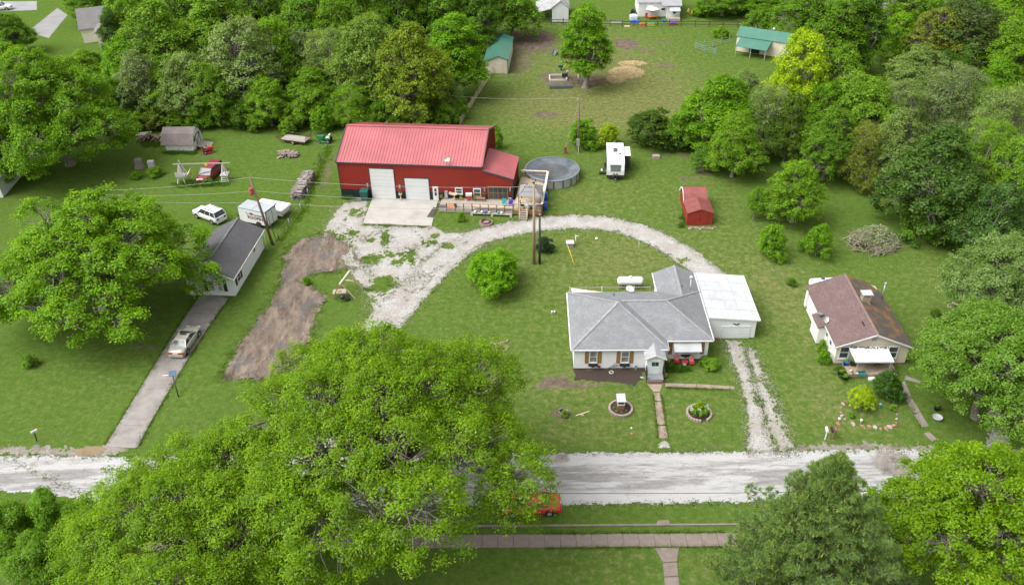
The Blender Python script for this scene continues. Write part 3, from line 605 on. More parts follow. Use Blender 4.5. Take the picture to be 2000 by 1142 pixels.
mb.beam((BL, -.14, LZ1 - .02), (LW + .15, -.14, LZ0 - .06), 0.08, 0.2); mb.beam((BL, LD + .14, LZ1 - .02), (LW + .15, LD + .14, LZ0 - .06), 0.08, 0.2)
mb.build('trim', TRIM, barn)
mb = MB(); sl2 = (LZ1 - LZ0) / (LW - BL)
mb.slab([(BL + .01, -.12, LZ1 + .05), (LW + .15, -.12, LZ0 + .05 - sl2 * .15), (LW + .15, LD + .12, LZ0 + .05 - sl2 * .15), (BL + .01, LD + .12, LZ1 + .05)], 0.06); lr = mb.build('lean_to_roof', REDR, barn)
rb = MB(); y = 0.05
while y < LD: rb.beam((BL + .02, y, LZ1 + .06), (LW + .15, y, LZ0 + .06 - sl2 * .15), 0.05, 0.035); y += 0.30
rb.build('roof_ribs', REDR, lr, kind='stuff')
def fr2(fr, u0, v0, u1, v1, y=0.0):
    a0, z1 = fr.front(u0, v0, y); a1, z0 = fr.front(u1, v1, y); return a0, a1, max(z0, 0.03), z1
a0, _ = bf.front(728, 386); a1, _ = bf.front(774, 388); z1 = bf.front(745, 329.5)[1]
panel_door(barn, 'f', -.03, a0, a1, 0.03, z1, 8, DOORW, TRIM)
d1 = (a0, a1); a0, _ = bf.front(794, 389); a1, _ = bf.front(840, 390.5); z1 = bf.front(815, 348.5)[1]; d2 = (a0, a1)
panel_door(barn, 'f', -.03, a0, a1, 0.03, z1, 6, DOORW, TRIM)
a0, a1, z0, z1 = fr2(bf, 843, 364, 857.5, 391); a0 += .12
mb = MB(); fbox(mb, mp, a0, a1, 0, .08, 0.03, z1); ed = mb.build('entry_door', WHITE, barn)
for k in range(2):
    pb = MB(); fbox(pb, mp, a0 + .22, a1 - .22, .081, .09, 0.75 + k * .58, 1.25 + k * .58); pb.build('pane', GLASS, ed)
TEALG = pm('teal_glass', (0.03, 0.12, 0.12), 0.1, 0.8, 2.5)
for r in ((888.5, 366, 904, 379), (924, 367.5, 940, 384.5)):
    a0, a1, z0, z1 = fr2(bf, *r); window(barn, 'f', -.02, a0, a1, z0, z1, pane=TEALG, fw=0.12)
a0, a1, z0, z1 = fr2(bf, 952.5, 363.5, 993, 391); z0 = .55; gd = window(barn, 'f', -.03, a0, a1, z0, z1, fm=WOODB, fw=0.10, bars=1, cols=4, sill=False, name='glass_door_wall')
for u, v in ((718, 361), (781, 364), (946.5, 369), (996.5, 369)):
    a, z = bf.front(u, v); mb = MB(); fbox(mb, mp, a - .1, a + .1, 0, .16, z - .3, z + .25); mb.build('wall_light', MGREY, barn)
mb = MB(); a, z = bf.front(872, 375); fbox(mb, mp, a - .2, a + .2, 0.03, .4, .62, z + .2); mb.build('vent_cabinet', GALV, barn)
def satellite(parent, name, loc, az, r=0.42, mt=None, h=0.5):
    mt = mt or MGREY; top = thing(name, 'x', 'satellite dish', loc, az) if parent is None else None
    pa = parent or top; L = (0, 0, 0) if parent is None else loc
    mb = MB(); mb.tube((0, 0, 0), (0, 0, h), 0.025); mb.tube((0, 0, h * .8), (0, -.45, h * .75), 0.015); mb.box(-.05, .05, -.5, -.42, h * .68, h * .82); mb.tube((0, 0, 0), (.2, .15, .02), .02)
    a = mb.build('mast', DGREY, pa, L, 0 if parent is None else az)
    mb = MB(); t = math.radians(50)
    prof = [(r * q, 0.16 * q * q * r / .42) for q in (0.02, .35, .7, 1.0)]
    vs = []
    for rr, zz in prof:
        for i in range(14):
            an = 2 * PI * i / 14; x, y, z = rr * math.cos(an), rr * 1.1 * math.sin(an), zz
            vs.append((x, 0 - (z * math.cos(PI / 2 - t) + y * math.sin(t) * -1) * .5 - z * .8, h + y * math.cos(t) * .9 + z * .4))
    mb.add(vs, [(j * 14 + i, j * 14 + (i + 1) % 14, (j + 1) * 14 + (i + 1) % 14, (j + 1) * 14 + i) for j in range(3) for i in range(14)], True)
    mb.build('dish', mt, pa, L, 0 if parent is None else az); return top
p = bf.g(872, 316, 5.75); satellite(barn, 'dish', (p[0], p[1], 5.62), 0.4, 0.42, pm('dish_grey', (.62, .62, .62), .4))

# ------------------------------------------------------------------ main white house
ROOF1 = shingle('grey_shingles', (0.150, 0.156, 0.163), (0.245, 0.252, 0.263), (0.10, 0.105, 0.11), rh=.17)
hf = Frame(G(1116, 683, 2.7), math.radians(-1.5))
house = thing('white_house', 'white sided ranch house with grey hipped shingle roof and brown window shutters', 'house', hf.o, hf.rz)
EA = 2.7; HX, HY, RX = 9.55, 9.85, 14.1
rm = MB(); ap = (4.85, 4.9, 4.88)
for t in (((0, 0, EA), (HX, 0, EA), ap), ((HX, 0, EA), (HX, HY, EA), ap), ((HX, HY, EA), (0, HY, EA), ap), ((0, HY, EA), (0, 0, EA), ap)): rm.slab(t, 0.12)
q = 1.35; rz_ = EA + 4.25 * .44; r0, r1 = (5.3, 5.6, rz_), (9.85, 5.6, rz_)
rm.slab([(7.0, q, EA + .01), (RX, q, EA + .01), r1, r0], 0.12); rm.slab([(RX, HY, EA + .01), (9.4, HY, EA + .01), (5.3, 7.2, EA + 2.65 * .44), r0, r1], 0.12); rm.slab([(RX, q, EA + .01), (RX, HY, EA + .01), r1], 0.12)
wz = EA + 2.25 * .44; YE = 13.5
rm.slab([(9.6, YE, EA), (9.6, 8.2, EA), (11.85, 7.61, wz), (11.85, YE, wz)], 0.12); rm.slab([(RX, HY + .004, EA + .01), (RX, YE, EA + .01), (11.85, YE, wz + .01), (11.85, 7.61, wz + .01)], 0.12)
roof = rm.build('roof', ROOF1, house)
cap = MB()
for a, b in (((0, 0, EA), ap), ((HX, 0, EA), ap), ((0, HY, EA), ap), (r0, r1), ((RX, q, EA), r1), ((RX, HY, EA), r1), ((11.85, 7.61, wz), (11.85, YE, wz))):
    cap.beam((a[0], a[1], a[2] + .015), (b[0], b[1], b[2] + .015), 0.26, 0.035)
cap.build('ridge_cap', pm('ridge_shingle', (0.235, 0.242, 0.25), 0.85, 0.15, 3), roof)
fm = MB()
for a, b in (((0, 0), (HX, 0)), ((HX, 0), (HX, q)), ((HX, q), (RX, q)), ((RX, q), (RX, YE)), ((RX, YE), (9.6, YE)), ((9.6, YE), (9.6, HY)), ((9.6, HY), (0, HY)), ((0, HY), (0, 0))):
    fm.beam((a[0], a[1], EA - .10), (b[0], b[1], EA - .10), 0.08, 0.16)
fm.build('fascia', WHITE, house)
gut = MB()
for a, b in (((-.07, HY), (-.07, 0)), ((0, -.07), (HX, -.07)), ((HX, q - .07), (RX, q - .07)), ((RX + .07, q), (RX + .07, YE)), ((9.53, YE), (9.53, HY + .1))): gut.beam((*a, EA - .05), (*b, EA - .05), 0.10, 0.09)
gut.build('gutter', pm('gutter_white', (.6, .6, .62), .4, .1), house)
wm = MB(); wm.box(.3, HX - .3, .2, HY - .3, .22, EA - .06); wm.box(HX - .3, RX - .35, q + .2, HY - .3, .22, EA - .06); wm.box(9.9, RX - .35, HY - .3, YE - .3, .22, EA - .06)
wm.profy([(9.9, EA - .06), (RX - .35, EA - .06), (11.85, wz - .14)], YE - .32, YE - .3)
wm.build('wall', WSID, house)
lp = MB(); lp.lap((.3, .2), (HX - .3, .2), .22, EA - .1); lp.lap((HX - .3, .2), (HX - .3, q + .2), .22, EA - .1); lp.lap((HX - .3, q + .2), (RX - .35, q + .2), .22, EA - .1); lp.lap((RX - .35, q + .2), (RX - .35, YE - .3), .22, EA - .1); lp.lap((.3, HY - .3), (.3, .2), .22, EA - .1)
lp.build('siding', WSID, house, kind='stuff')
fo = MB(); fo.box(.33, HX - .33, .24, HY - .33, 0, .22); fo.box(HX - .34, RX - .38, q + .24, YE - .34, 0, .22); fo.build('foundation', pm('red_brown_block', (.13, .08, .065), .9, .3, 5), house)
SHUT = wood('shutter_wood', (0.24, 0.11, 0.03), (0.36, 0.19, 0.06)); IRON = BLACK
for us in ((1151.5, 1166), (1213.5, 1228)):
    a0, z1 = hf.front(us[0], 684.5, .2); a1, z0 = hf.front(us[1], 707, .2)
    window(house, 'f', .18, a0, a1, z0, z1, fw=.08, pane=pm('curtained_glass', (.17, .19, .20), .25, .4, 1.5))
    for s0, s1 in ((a0 - .44, a0 - .05), (a1 + .05, a1 + .44)):
        mb = MB(); m3 = mapper('f', .2)
        for k in range(3): fbox(mb, m3, s0 + k * .13, s0 + k * .13 + .12, .02, .055, z0 - .1, z1 + .03)
        fbox(mb, m3, s0, s0 + .38, .056, .075, (z0 + z1) / 2 - .1, (z0 + z1) / 2 - .03)
        mb.build('shutter', SHUT, house)
    mb = MB(); fbox(mb, m3, a0 - .08, a1 + .08, .03, .28, z0 - .32, z0 - .12); fbox(mb, m3, (a0 + a1) / 2 - .12, (a0 + a1) / 2 + .12, .03, .2, z0 - .5, z0 - .32); mb.build('window_box', BLACK, house)
# right bay: triple window under white awning
a0, z1 = hf.front(1316, 684, q + .2); a1, z0 = hf.front(1364, 689, q + .2); z1 = z0 + 1.25; m3 = mapper('f', q + .2)
window(house, 'f', q + .18, a0, a1, z0, z1, cols=3, fw=.07)
aw = MB(); aw.slab([(a0 - .12, q + .15, z1 + .25), (a0 - .12, q - .75, z1 - .35), (a1 + .12, q - .75, z1 - .35), (a1 + .12, q + .15, z1 + .25)], 0.05)
x = a0 - .1
while x < a1 + .1: aw.beam((x, q + .15, z1 + .27), (x, q - .75, z1 - .33), .03, .03); x += .2
aw.build('awning', WMET, house)
for s0 in (a0 - .55, a1 + .15):
    mb = MB()
    for k in range(3): fbox(mb, m3, s0 + k * .13, s0 + k * .13 + .12, .02, .055, z0 - .1, z1 + .15)
    mb.build('shutter', SHUT, house)
mb = MB(); am = (a0 + a1) / 2; fbox(mb, m3, am - .5, am + .5, .03, .28, z0 - .25, z0 - .07); fbox(mb, m3, am - .14, am + .14, .03, .2, z0 - .42, z0 - .25); mb.build('window_box', BLACK, house)
# entry vestibule
PY = -1.15; x0, _ = hf.front(1261, 716, PY); x1, _ = hf.front(1297, 716, PY); FZ = .62; xc = (x0 + x1) / 2
ez = hf.front(1259, 701, PY - .15)[1]; pz = hf.front(1278.5, 694, PY - .15)[1]
mb = MB(); mb.box(x0 + .12, x1 - .12, PY, .2, FZ, ez); mb.profy([(x0 + .12, ez), (x1 - .12, ez), (xc, pz - .1)], PY, .2); mb.build('entry_wall', WSID, house)
mb = MB(); mb.slab([(x0 - .15, PY - .2, ez - .05), (xc, PY - .2, pz + .03), (xc, 1.6, pz + .03), (x0 - .15, .1, ez - .05)][::-1], .07); mb.slab([(x1 + .15, PY - .2, ez - .05), (x1 + .15, .1, ez - .05), (xc, 1.6, pz + .03), (xc, PY - .2, pz + .03)][::-1], .07)
for p4 in (): pass
mb.build('entry_roof', shingle('entry_shingles', (0.27, 0.27, 0.28), (0.38, 0.38, 0.40), (0.12, 0.12, 0.12)), house)
mb = MB(); mb.beam((x0 - .17, PY - .22, ez - .06), (xc, PY - .22, pz + .02), .05, .14); mb.beam((x1 + .17, PY - .22, ez - .06), (xc, PY - .22, pz + .02), .05, .14); mb.build('gable_trim', WHITE, house)
mb = MB(); m3 = mapper('f', PY); fbox(mb, m3, xc - .48, xc + .48, 0, .05, FZ, FZ + 1.62); ed = mb.build('entry_door', pm('pale_grey_door', (.60, .66, .67), .4, .05), house)
for k in range(2):
    pb = MB(); fbox(pb, m3, xc - .34 + k * .35, xc - .01 + k * .35, .051, .062, FZ + .95, FZ + 1.45); pb.build('pane', GLASS, ed)
stp = thing('front_steps', 'grey wooden front steps with black iron handrails at the white house door', 'steps', hf.o, hf.rz)
yb = hf.g(1280, 747)[1]; GRP = pm('grey_porch_paint', (.20, .205, .215), .7, .12, 2); n = 4; ym = PY - .95
mb = MB(); mb.box(x0 + .1, x1 - .1, ym, PY - .004, FZ - .1, FZ); mb.build('landing', GRP, stp)
tr = (ym - yb) / n; GRT = wood('step_timber', (.22, .2, .185), (.34, .32, .3))
for i in range(n):
    mb = MB(); zt = FZ - (i + 1) * FZ / (n + 1); mb.box(x0 + .14, x1 - .14, ym - (i + 1) * tr, ym - i * tr - .003, zt - .12, zt); mb.build('tread', GRT, stp)
mb = MB(); mb.box(x0 + .2, x1 + .1, yb - .2, yb - .02, 0, .06); mb.build('brick_edge', BRICK, stp)
for x in (x0 + .06, x1 - .06):
    mb = MB(); P3 = [(x, PY - .06, FZ), (x, ym, FZ), (x, yb, .0)]
    for p in P3: mb.beam(p, (p[0], p[1], p[2] + 1.0), .06, .06)
    mb.beam((x, PY - .06, FZ + .98), (x, ym, FZ + .98), .06, .05); mb.beam((x, ym, FZ + .98), (x, yb, .98), .06, .05); mb.beam((x, ym, FZ + .15), (x, yb, .15), .04, .04)
    for t in np.linspace(0, 1, 9): mb.beam((x, ym + (yb - ym) * t, FZ * (1 - t) + .1), (x, ym + (yb - ym) * t, FZ * (1 - t) + .96), .025, .025)
    for t in np.linspace(0, 1, 6): mb.beam((x, PY + (ym - PY) * t, FZ), (x, PY + (ym - PY) * t, FZ + .96), .025, .025)
    mb.build('handrail', IRON, stp)
# roof furniture
mb = MB(); p = hf.g(1165, 606, 3.6); mb.box(p[0] - .18, p[0] + .18, p[1] - .18, p[1] + .18, p[2] - .35, p[2] + .05); mb.build('roof_vent', WHITE, roof)
for u, v, z, h, r in ((1199, 578, 3.4, .55, .05), (1332, 561, 3.5, .45, .05)):
    p = hf.g(u, v, z); MB().tube((p[0], p[1], z - .4), (p[0], p[1], z + h - .2), r).build('vent_pipe', BLACK, roof)
p = hf.g(1281, 580, 3.0); MB().box(p[0] - .25, p[0] + .25, p[1] - .15, p[1] + .15, 2.95, 3.35).build('roof_vent', MGREY, roof)
p = hf.g(1348, 562, 3.3); mb = MB(); mb.tube((p[0], p[1], 2.9), (p[0], p[1], 4.5), .07); mb.lathe([(.2, 4.5), (.2, 4.75), (.05, 4.85)], (p[0], p[1], 0), 10); mb.build('flue', pm('flue_metal', (.6, .6, .6), .35, .15, metal=.4), roof)
p = hf.g(1231, 569, 2.9); satellite(house, 'dish', (p[0], p[1], 2.75), -.5, .45, pm('dish_pale', (.6, .61, .62), .4), .6)
# garage
gar = thing('garage', 'white attached garage with flat white metal roof and closed overhead door', 'garage', hf.o, hf.rz)
gx0, gx1 = RX + .17, hf.g(1487, 631, 2.4)[0]; gy0, gy1 = hf.g(1384, 621, 2.75)[1], hf.g(1450, 537, 2.45)[1]
mb = MB(); mb.profy([(gx0 + .05, .1), (gx1 - .3, .1), (gx1 - .3, 2.26), (gx0 + .05, 2.7)], gy0 + .1, gy1 - .1); mb.build('wall', WSID, gar)
mb = MB(); mb.slab([(gx0, gy0, 2.84), (gx1, gy0, 2.40), (gx1, gy1, 2.40), (gx0, gy1, 2.84)], .12)
for t in (.27, .52, .77): mb.beam((gx0 + (gx1 - gx0) * t, gy0, 2.85 - .44 * t), (gx0 + (gx1 - gx0) * t, gy1, 2.85 - .44 * t), .10, .025)
grf = mb.build('roof', WMET, gar)
sm_ = MB()
for t in (.20, .40, .60, .80): sm_.beam((gx0 + .01, gy0 + (gy1 - gy0) * t, 2.85), (gx1 - .01, gy0 + (gy1 - gy0) * t, 2.41), .05, .02)
for t in (.14, .40, .64, .89): sm_.beam((gx0 + (gx1 - gx0) * t, gy0, 2.85 - .44 * t), (gx0 + (gx1 - gx0) * t, gy1, 2.85 - .44 * t), .035, .03)
sm_.build('roof_seams', pm('seam_grey', (.36, .37, .38), .5, .2), grf, kind='stuff')
mb = MB(); mb.beam((gx0, gy0 - .03, 2.80), (gx1, gy0 - .03, 2.36), .05, .16); mb.beam((gx1 + .03, gy0, 2.36), (gx1 + .03, gy1, 2.36), .05, .12); mb.build('roof_trim', WHITE, gar)
a0, _ = hf.front(1406.5, 665, gy0 + .1); a1, _ = hf.front(1459, 665, gy0 + .1); z1 = hf.front(1432, 638, gy0 + .1)[1]
panel_door(gar, 'f', gy0 + .1, a0, a1, 0.06, z1, 4, pm('grey_white_door', (.62, .65, .66), .5, .04), WHITE)
mb = MB(); am = (a0 + a1) / 2; y = gy0 + .05; zz = z1 + .34; mb.beam((am - .3, y, zz + .1), (am, y, zz - .05), .05, .1); mb.beam((am + .3, y, zz + .1), (am, y, zz - .05), .05, .1); mb.build('eagle_plaque', BLACK, gar)
MB().box(a0 - .75, a0 - .2, gy0 - .12, gy0 + .08, 0, .18).build('brick_step', BRICK, gar)

# ------------------------------------------------------------------ beige house
ROOF2 = shingle('brown_red_shingles', (0.098, 0.058, 0.053), (0.180, 0.125, 0.120), (0.05, 0.036, 0.033), bw=.32, rh=.15)
ROOF2L = shingle('brown_lichen_shingles', (0.068, 0.055, 0.049), (0.098, 0.08, 0.072), (0.04, 0.033, 0.03), stain=0.55, stc=(0.20, 0.10, 0.02), bw=.32, rh=.15)
BSID = pm('beige_siding', (0.52, 0.48, 0.38), 0.7, 0.05, 0.8, dirt=.1); BWH = pm('cream_wall', (0.72, 0.71, 0.67), .7, .05, .8, dirt=.15)
gf = Frame(G(1627, 712), math.radians(-1.8))
bh = thing('beige_house', 'small beige house with brown gable roof and white metal porch awning', 'house', gf.o, gf.rz)
bw_ = gf.front(1765, 713)[0]; bd = 10.2; ez2 = 2.45; xm = gf.g(1715, 655, 3.95)[0]; rz2 = 3.95; slp = (rz2 - ez2) / (xm + .3)
mb = MB(); mb.box(0, bw_, 0, bd, .25, ez2); mb.profy([(0, ez2), (bw_, ez2), (xm, rz2 - .12)], .0, bd); mb.build('wall', BSID, bh)
lp = MB(); lp.lap((0, 0), (bw_, 0), .25, ez2, .15)
lp.lap((0, 0), (bw_, 0), ez2, rz2 - .15, .15, rng=lambda z, L: ((z - ez2) / (rz2 - ez2) * xm + .05, L - (z - ez2) / (rz2 - ez2) * (L - xm) - .05)); lp.lap((bw_, 0), (bw_, bd), .25, ez2, .15); lp.build('siding', BSID, bh, kind='stuff')
MB().box(.03, bw_ - .03, .03, bd - .03, 0, .25).build('foundation', BRICK, bh)
MB().box(-.012, .004, .01, bd, .25, ez2).build('side_wall', BWH, bh)
o = .3
zz = lambda x: rz2 - slp * abs(xm - x)
y1a, y1b = gf.g(1611, 636, zz(-.3))[1], gf.g(1598, 609, zz(-.3))[1]; y2a = gf.g(1586, 571, zz(-.3))[1]
xb = gf.g(1597, 637, 2.2)[0]; xb2 = gf.g(1580, 574, 2.2)[0] - .05
rl = MB(); rl.slab([(-.3, -o, zz(-.3)), (xm, -o, rz2), (xm, bd + .2, rz2), (-.3, bd + .2, zz(-.3))], .12)
rl.slab([(xb, y1a, zz(xb)), (-.3, y1a, zz(-.3)), (-.3, y1b, zz(-.3)), (xb, y1b, zz(xb))], .12)
rl.slab([(xb2, y1b + .004, zz(xb2)), (-.3, y1b + .004, zz(-.3)), (-.3, y2a, zz(-.3)), (xb2, y2a, zz(xb2))], .12)
rl.slab([(xb2 - .0, y2a + .6, zz(xb2)), (-.3, y2a + .6, zz(-.3)), (-.3, bd + .2, zz(-.3)), (xb2, bd + .2, zz(xb2))], .12)
rl.build('left_roof', ROOF2, bh)
rr = MB(); xr = bw_ + .3; slr = (rz2 - ez2 + .1) / (xr - xm); rr.slab([(xm, -o, rz2 - .004), (xr, -o, rz2 - slr * (xr - xm)), (xr, bd - 1.2, rz2 - slr * (xr - xm)), (xr - 1.1, bd + .2, rz2 - slr * (xr - xm - 1.1)), (xm, bd + .2, rz2 - .004)], .12)
rr.build('right_roof', ROOF2L, bh)
MB().beam((xm, -o, rz2 + .01), (xm, bd + .2, rz2 + .01), .3, .04).build('ridge_cap', pm('ridge_red', (.19, .125, .115), .85, .2, 3), bh)
fm = MB(); fm.beam((-.3, -o - .02, zz(-.3) - .06), (xm, -o - .02, rz2 - .06), .05, .16); fm.beam((xr, -o - .02, rz2 - slr * (xr - xm) - .06), (xm, -o - .02, rz2 - .06), .05, .16)
fm.beam((-.34, -o, zz(-.3) - .08), (-.34, y1a, zz(-.3) - .08), .05, .14); fm.build('fascia', WHITE, bh)
mb = MB(); mb.box(xb + .15, -.02, y1a + .15, y1b, .1, zz(xb) - .1); mb.box(xb2 + .12, -.02, y1b + .01, y2a, .1, zz(xb2) - .1); mb.box(xb2 + .12, -.02, y2a + .6, bd, .1, zz(xb2) - .1); mb.build('side_room', BWH, bh)
for u0, u1 in ((1641, 1.0), (1736, 1751)):
    a0, z1 = gf.front(u0, 676, 0); a1 = a0 + 1.05; window(bh, 'f', -.02, a0, a1, max(.85, z1 - 1.5), z1 + .05, fw=.12)
for yy in (1.3, 2.6): window(bh, 'l', -.02, yy, yy + .6, 1.2, 1.85, fw=.06, bars=0)
a, z = gf.front(1708, 661, -.02); mb = MB(); fbox(mb, mapper('f', -.02), a - .22, a + .22, 0, .06, z - .22, z + .2); mb.build('gable_vent', MGREY, bh)
# chimney with metal cap
p = gf.g(1689, 588, 3.6); mb = MB(); mb.box(p[0] - .42, p[0] + .42, p[1] - .35, p[1] + .35, 2.9, 4.25); ch = mb.build('chimney', pm('tan_brick', (.32, .25, .18), .9, .3, 5), bh)
mb = MB(); mb.box(p[0] - .55, p[0] + .55, p[1] - .48, p[1] + .48, 4.62, 4.68)
for sx in (-.38, .38):
    for sy in (-.3, .3): mb.box(p[0] + sx - .03, p[0] + sx + .03, p[1] + sy - .03, p[1] + sy + .03, 4.25, 4.62)
mb.build('chimney_cap', WMET, ch); MB().box(p[0] - .47, p[0] + .47, p[1] - .4, p[1] + .4, 3.1, 3.5).build('flashing', GALV, ch)
p = gf.g(1723, 578, 2.8); mb = MB(); mb.tube((p[0], p[1], 2.6), (p[0], p[1], 4.3), .07); mb.lathe([(.12, 4.3), (.12, 4.5)], (p[0], p[1], 0), 8); mb.build('flue', GALV, bh)
p = gf.g(1686, 632, 3.7); MB().box(p[0] - .06, p[0] + .06, p[1] - .35, p[1] + .35, 3.4, zz(p[0]) + .05).build('roof_vent', BLACK, bh)
p = gf.g(1595, 622, 2.3); satellite(bh, 'dish', (p[0] + .3, p[1], 2.2), 2.8, .42, MGREY, .5)
p = gf.g(1607, 631, 2.3); satellite(bh, 'dish', (p[0] + .1, p[1], 2.3), .7, .42, pm('dish_white', (.7, .7, .68), .4), .5)
# porch
pz2 = .45; pxa, pya = gf.g(1658, 738, 0)[:2]; pxa -= .1; pxb = gf.g(1752, 738, 0)[0]
pt = MB(); pt.box(pxa, pxb, pya + .05, -.02, .1, pz2); pt.box(pxa + .05, pxb - .05, pya + .1, -.05, 0, .1); pt.build('porch_floor', pm('porch_boards', (.30, .235, .185), .85, .2, 2.5, bump=.1), bh)
az0 = gf.front(1660, 676, .0)[1]; ax0, ax1 = gf.front(1657, 676, 0)[0], gf.front(1733, 675, 0)[0]; bx0, bz = gf.front(1671, 706, -1.9); bx1 = gf.front(1747, 704.5, -1.9)[0]
aw = MB(); aw.slab([(ax0, -.03, az0), (bx0, -1.9, bz), (bx1, -1.9, bz), (ax1, -.03, az0)], .06)
for t in np.linspace(.02, .98, 18): aw.beam((ax0 + (ax1 - ax0) * t, -.04, az0 + .01), (bx0 + (bx1 - bx0) * t, -1.9, bz + .01), .05, .03)
aw.beam((bx0, -1.92, bz - .06), (bx1, -1.92, bz - .06), .05, .14); awn = aw.build('awning', pm('awning_white', (.62, .62, .615), .5, .03), bh)
lf = MB()
for k in range(70): lf.ball((ax0 + .1 + random.random() ** 1.0 * (ax1 - ax0 - .2), -.12 - random.random() ** 2 * .25, az0 + .02 - .12 * 0), .07, .06, .03, 5, 3, .3)
lf.build('leaf_litter', pm('dead_leaves', (.08, .05, .035), .95, .4, 8), awn, kind='stuff')
for x in (bx0 + .35, bx1 - .2): MB().beam((x, -1.8, pz2), (x, -1.8, bz - .1), .1, .1).build('porch_post', WOODG, bh)
MB().box(pxa + 1.9, pxa + 2.6, pya - .45, pya - .05, 0, .2).build('step', WHITE, bh)

# ------------------------------------------------------------------ dark roofed neighbour house (left)
ROOF3 = shingle('charcoal_shingles', (0.068, 0.066, 0.07), (0.105, 0.10, 0.105), (0.045, 0.044, 0.046))
nf = Frame(G(456, 546, 2.6), math.radians(-5.2))
nh = thing('grey_roofed_house', 'white house with charcoal gable roof beside the left driveway', 'house', nf.o, nf.rz)
nl = nf.g(517, 448, 2.6)[1]; nr = nf.g(385, 541, 4.1)[0]; nrz = 4.1
mb = MB(); mb.slab([(0, -.0, 2.6), (0, nl, 2.6), (nr, nl, nrz), (nr, 0, nrz)], .12); mb.slab([(2 * nr, 0, 2.6), (nr, 0, nrz), (nr, nl, nrz), (2 * nr, nl, 2.6)], .12); nrf = mb.build('roof', ROOF3, nh)
MB().beam((nr, 0, nrz + .01), (nr, nl, nrz + .01), .26, .04).build('ridge_cap', pm('ridge_grey', (.12, .125, .135), .8, .15), nrf)
mb = MB(); mb.box(2 * nr + .4, -.4, .4, nl - .3, .15, 2.5); mb.profy([(2 * nr + .4, 2.5), (-.4, 2.5), (nr, nrz - .2)], .4, nl - .3); mb.build('wall', WSID, nh)
lp = MB(); lp.lap((2 * nr + .4, .4), (-.4, .4), .15, 2.5, .16); lp.lap((-.4, .4), (-.4, nl - .3), .15, 2.5, .16); lp.build('siding', WSID, nh, kind='stuff')
fm = MB(); fm.beam((.02, 0, 2.52), (.02, nl, 2.52), .06, .16); fm.beam((0, -.02, 2.52), (nr, -.02, nrz - .07), .05, .16); fm.beam((2 * nr, -.02, 2.52), (nr, -.02, nrz - .07), .05, .16); fm.build('fascia', WHITE, nh)
MB().box(2 * nr + .44, -.44, .44, nl - .34, 0, .15).build('foundation', pm('grey_block', (.3, .3, .3), .9), nh)
CURT = pm('curtained_pane', (.30, .31, .31), .3, .4, 1.2)
for u0, u1 in ((406, 421), (422, 436)):
    a0, z1 = nf.front(u0, 546, .4); a1, z0 = nf.front(u1, 562, .4); window(nh, 'f', .38, a0, a1, min(z0, .75), 2.15, pane=CURT)
for u in (401, 439):
    a, _ = nf.front(u, 555, .4); mb = MB(); fbox(mb, mapper('f', .4), a - .2, a + .2, .02, .06, .7, 2.3); mb.build('shutter', BLACK, nh)
y0, _ = nf.side(463, 546, -.4); window(nh, 'r', -.38, y0, y0 + 1.0, 1.0, 2.1)
for yy in (y0 - .55, y0 + 1.1):
    mb = MB(); fbox(mb, mapper('r', -.4), yy, yy + .4, .02, .06, .95, 2.15); mb.build('shutter', BLACK, nh)
y0, _ = nf.side(494, 490, -.4); window(nh, 'r', -.38, y0, y0 + .6, 1.5, 2.0, bars=0)
MB().tube((.05, nl - .6, .1), (.05, nl - .6, 2.5), .05).build('downspout', WHITE, nh)
p = nf.o + np.array([0, 0, 0])

# ------------------------------------------------------------------ sheds
def gable_shed(name, label, o, rz, wx, dy, ez, rz_, wall, roofm, ov=.15, ridge='y', cat='shed', door=None, ribp=.3):
    t = thing(name, label, cat, o, rz); mb = MB()
    if ridge == 'y':
        mb.profy([(0, 0), (wx, 0), (wx, ez), (wx / 2, rz_), (0, ez)], 0, dy); w_ = mb.build('wall', wall, t)
        s_ = (rz_ - ez) / (wx / 2); r = MB(); r.slab([(-ov, -ov, ez - ov * s_ + .05), (wx / 2, -ov, rz_ + .05), (wx / 2, dy + ov, rz_ + .05), (-ov, dy + ov, ez - ov * s_ + .05)], .05)
        r.slab([(wx / 2, -ov, rz_ + .046), (wx + ov, -ov, ez - ov * s_ + .046), (wx + ov, dy + ov, ez - ov * s_ + .046), (wx / 2, dy + ov, rz_ + .046)], .05); ro = r.build('roof', roofm, t)
        rb = MB(); y = 0
        while y < dy: rb.beam((-ov, y, ez - ov * s_ + .06), (wx / 2, y, rz_ + .06), .05, .04); rb.beam((wx + ov, y, ez - ov * s_ + .06), (wx / 2, y, rz_ + .06), .05, .04); y += ribp
    else:
        mb.profx([(0, 0), (dy, 0), (dy, ez), (dy / 2, rz_), (0, ez)], 0, wx); w_ = mb.build('wall', wall, t)
        s_ = (rz_ - ez) / (dy / 2); r = MB(); r.slab([(-ov, -ov, ez - ov * s_ + .05), (wx + ov, -ov, ez - ov * s_ + .05), (wx + ov, dy / 2, rz_ + .05), (-ov, dy / 2, rz_ + .05)], .05)
        r.slab([(-ov, dy / 2, rz_ + .046), (wx + ov, dy / 2, rz_ + .046), (wx + ov, dy + ov, ez - ov * s_ + .046), (-ov, dy + ov, ez - ov * s_ + .046)], .05); ro = r.build('roof', roofm, t)
        rb = MB(); x = 0
        while x < wx: rb.beam((x, -ov, ez - ov * s_ + .06), (x, dy / 2, rz_ + .06), .05, .04); rb.beam((x, dy + ov, ez - ov * s_ + .06), (x, dy / 2, rz_ + .06), .05, .04); x += ribp
    rb.build('roof_ribs', roofm, ro, kind='stuff'); return t
GRNR = pm('green_metal_roof', (0.060, 0.17, 0.125), .4, .08, .5, dirt=.1); CRM = pm('cream_metal', (0.62, 0.56, 0.45), .6, .06, .5, dirt=.15)
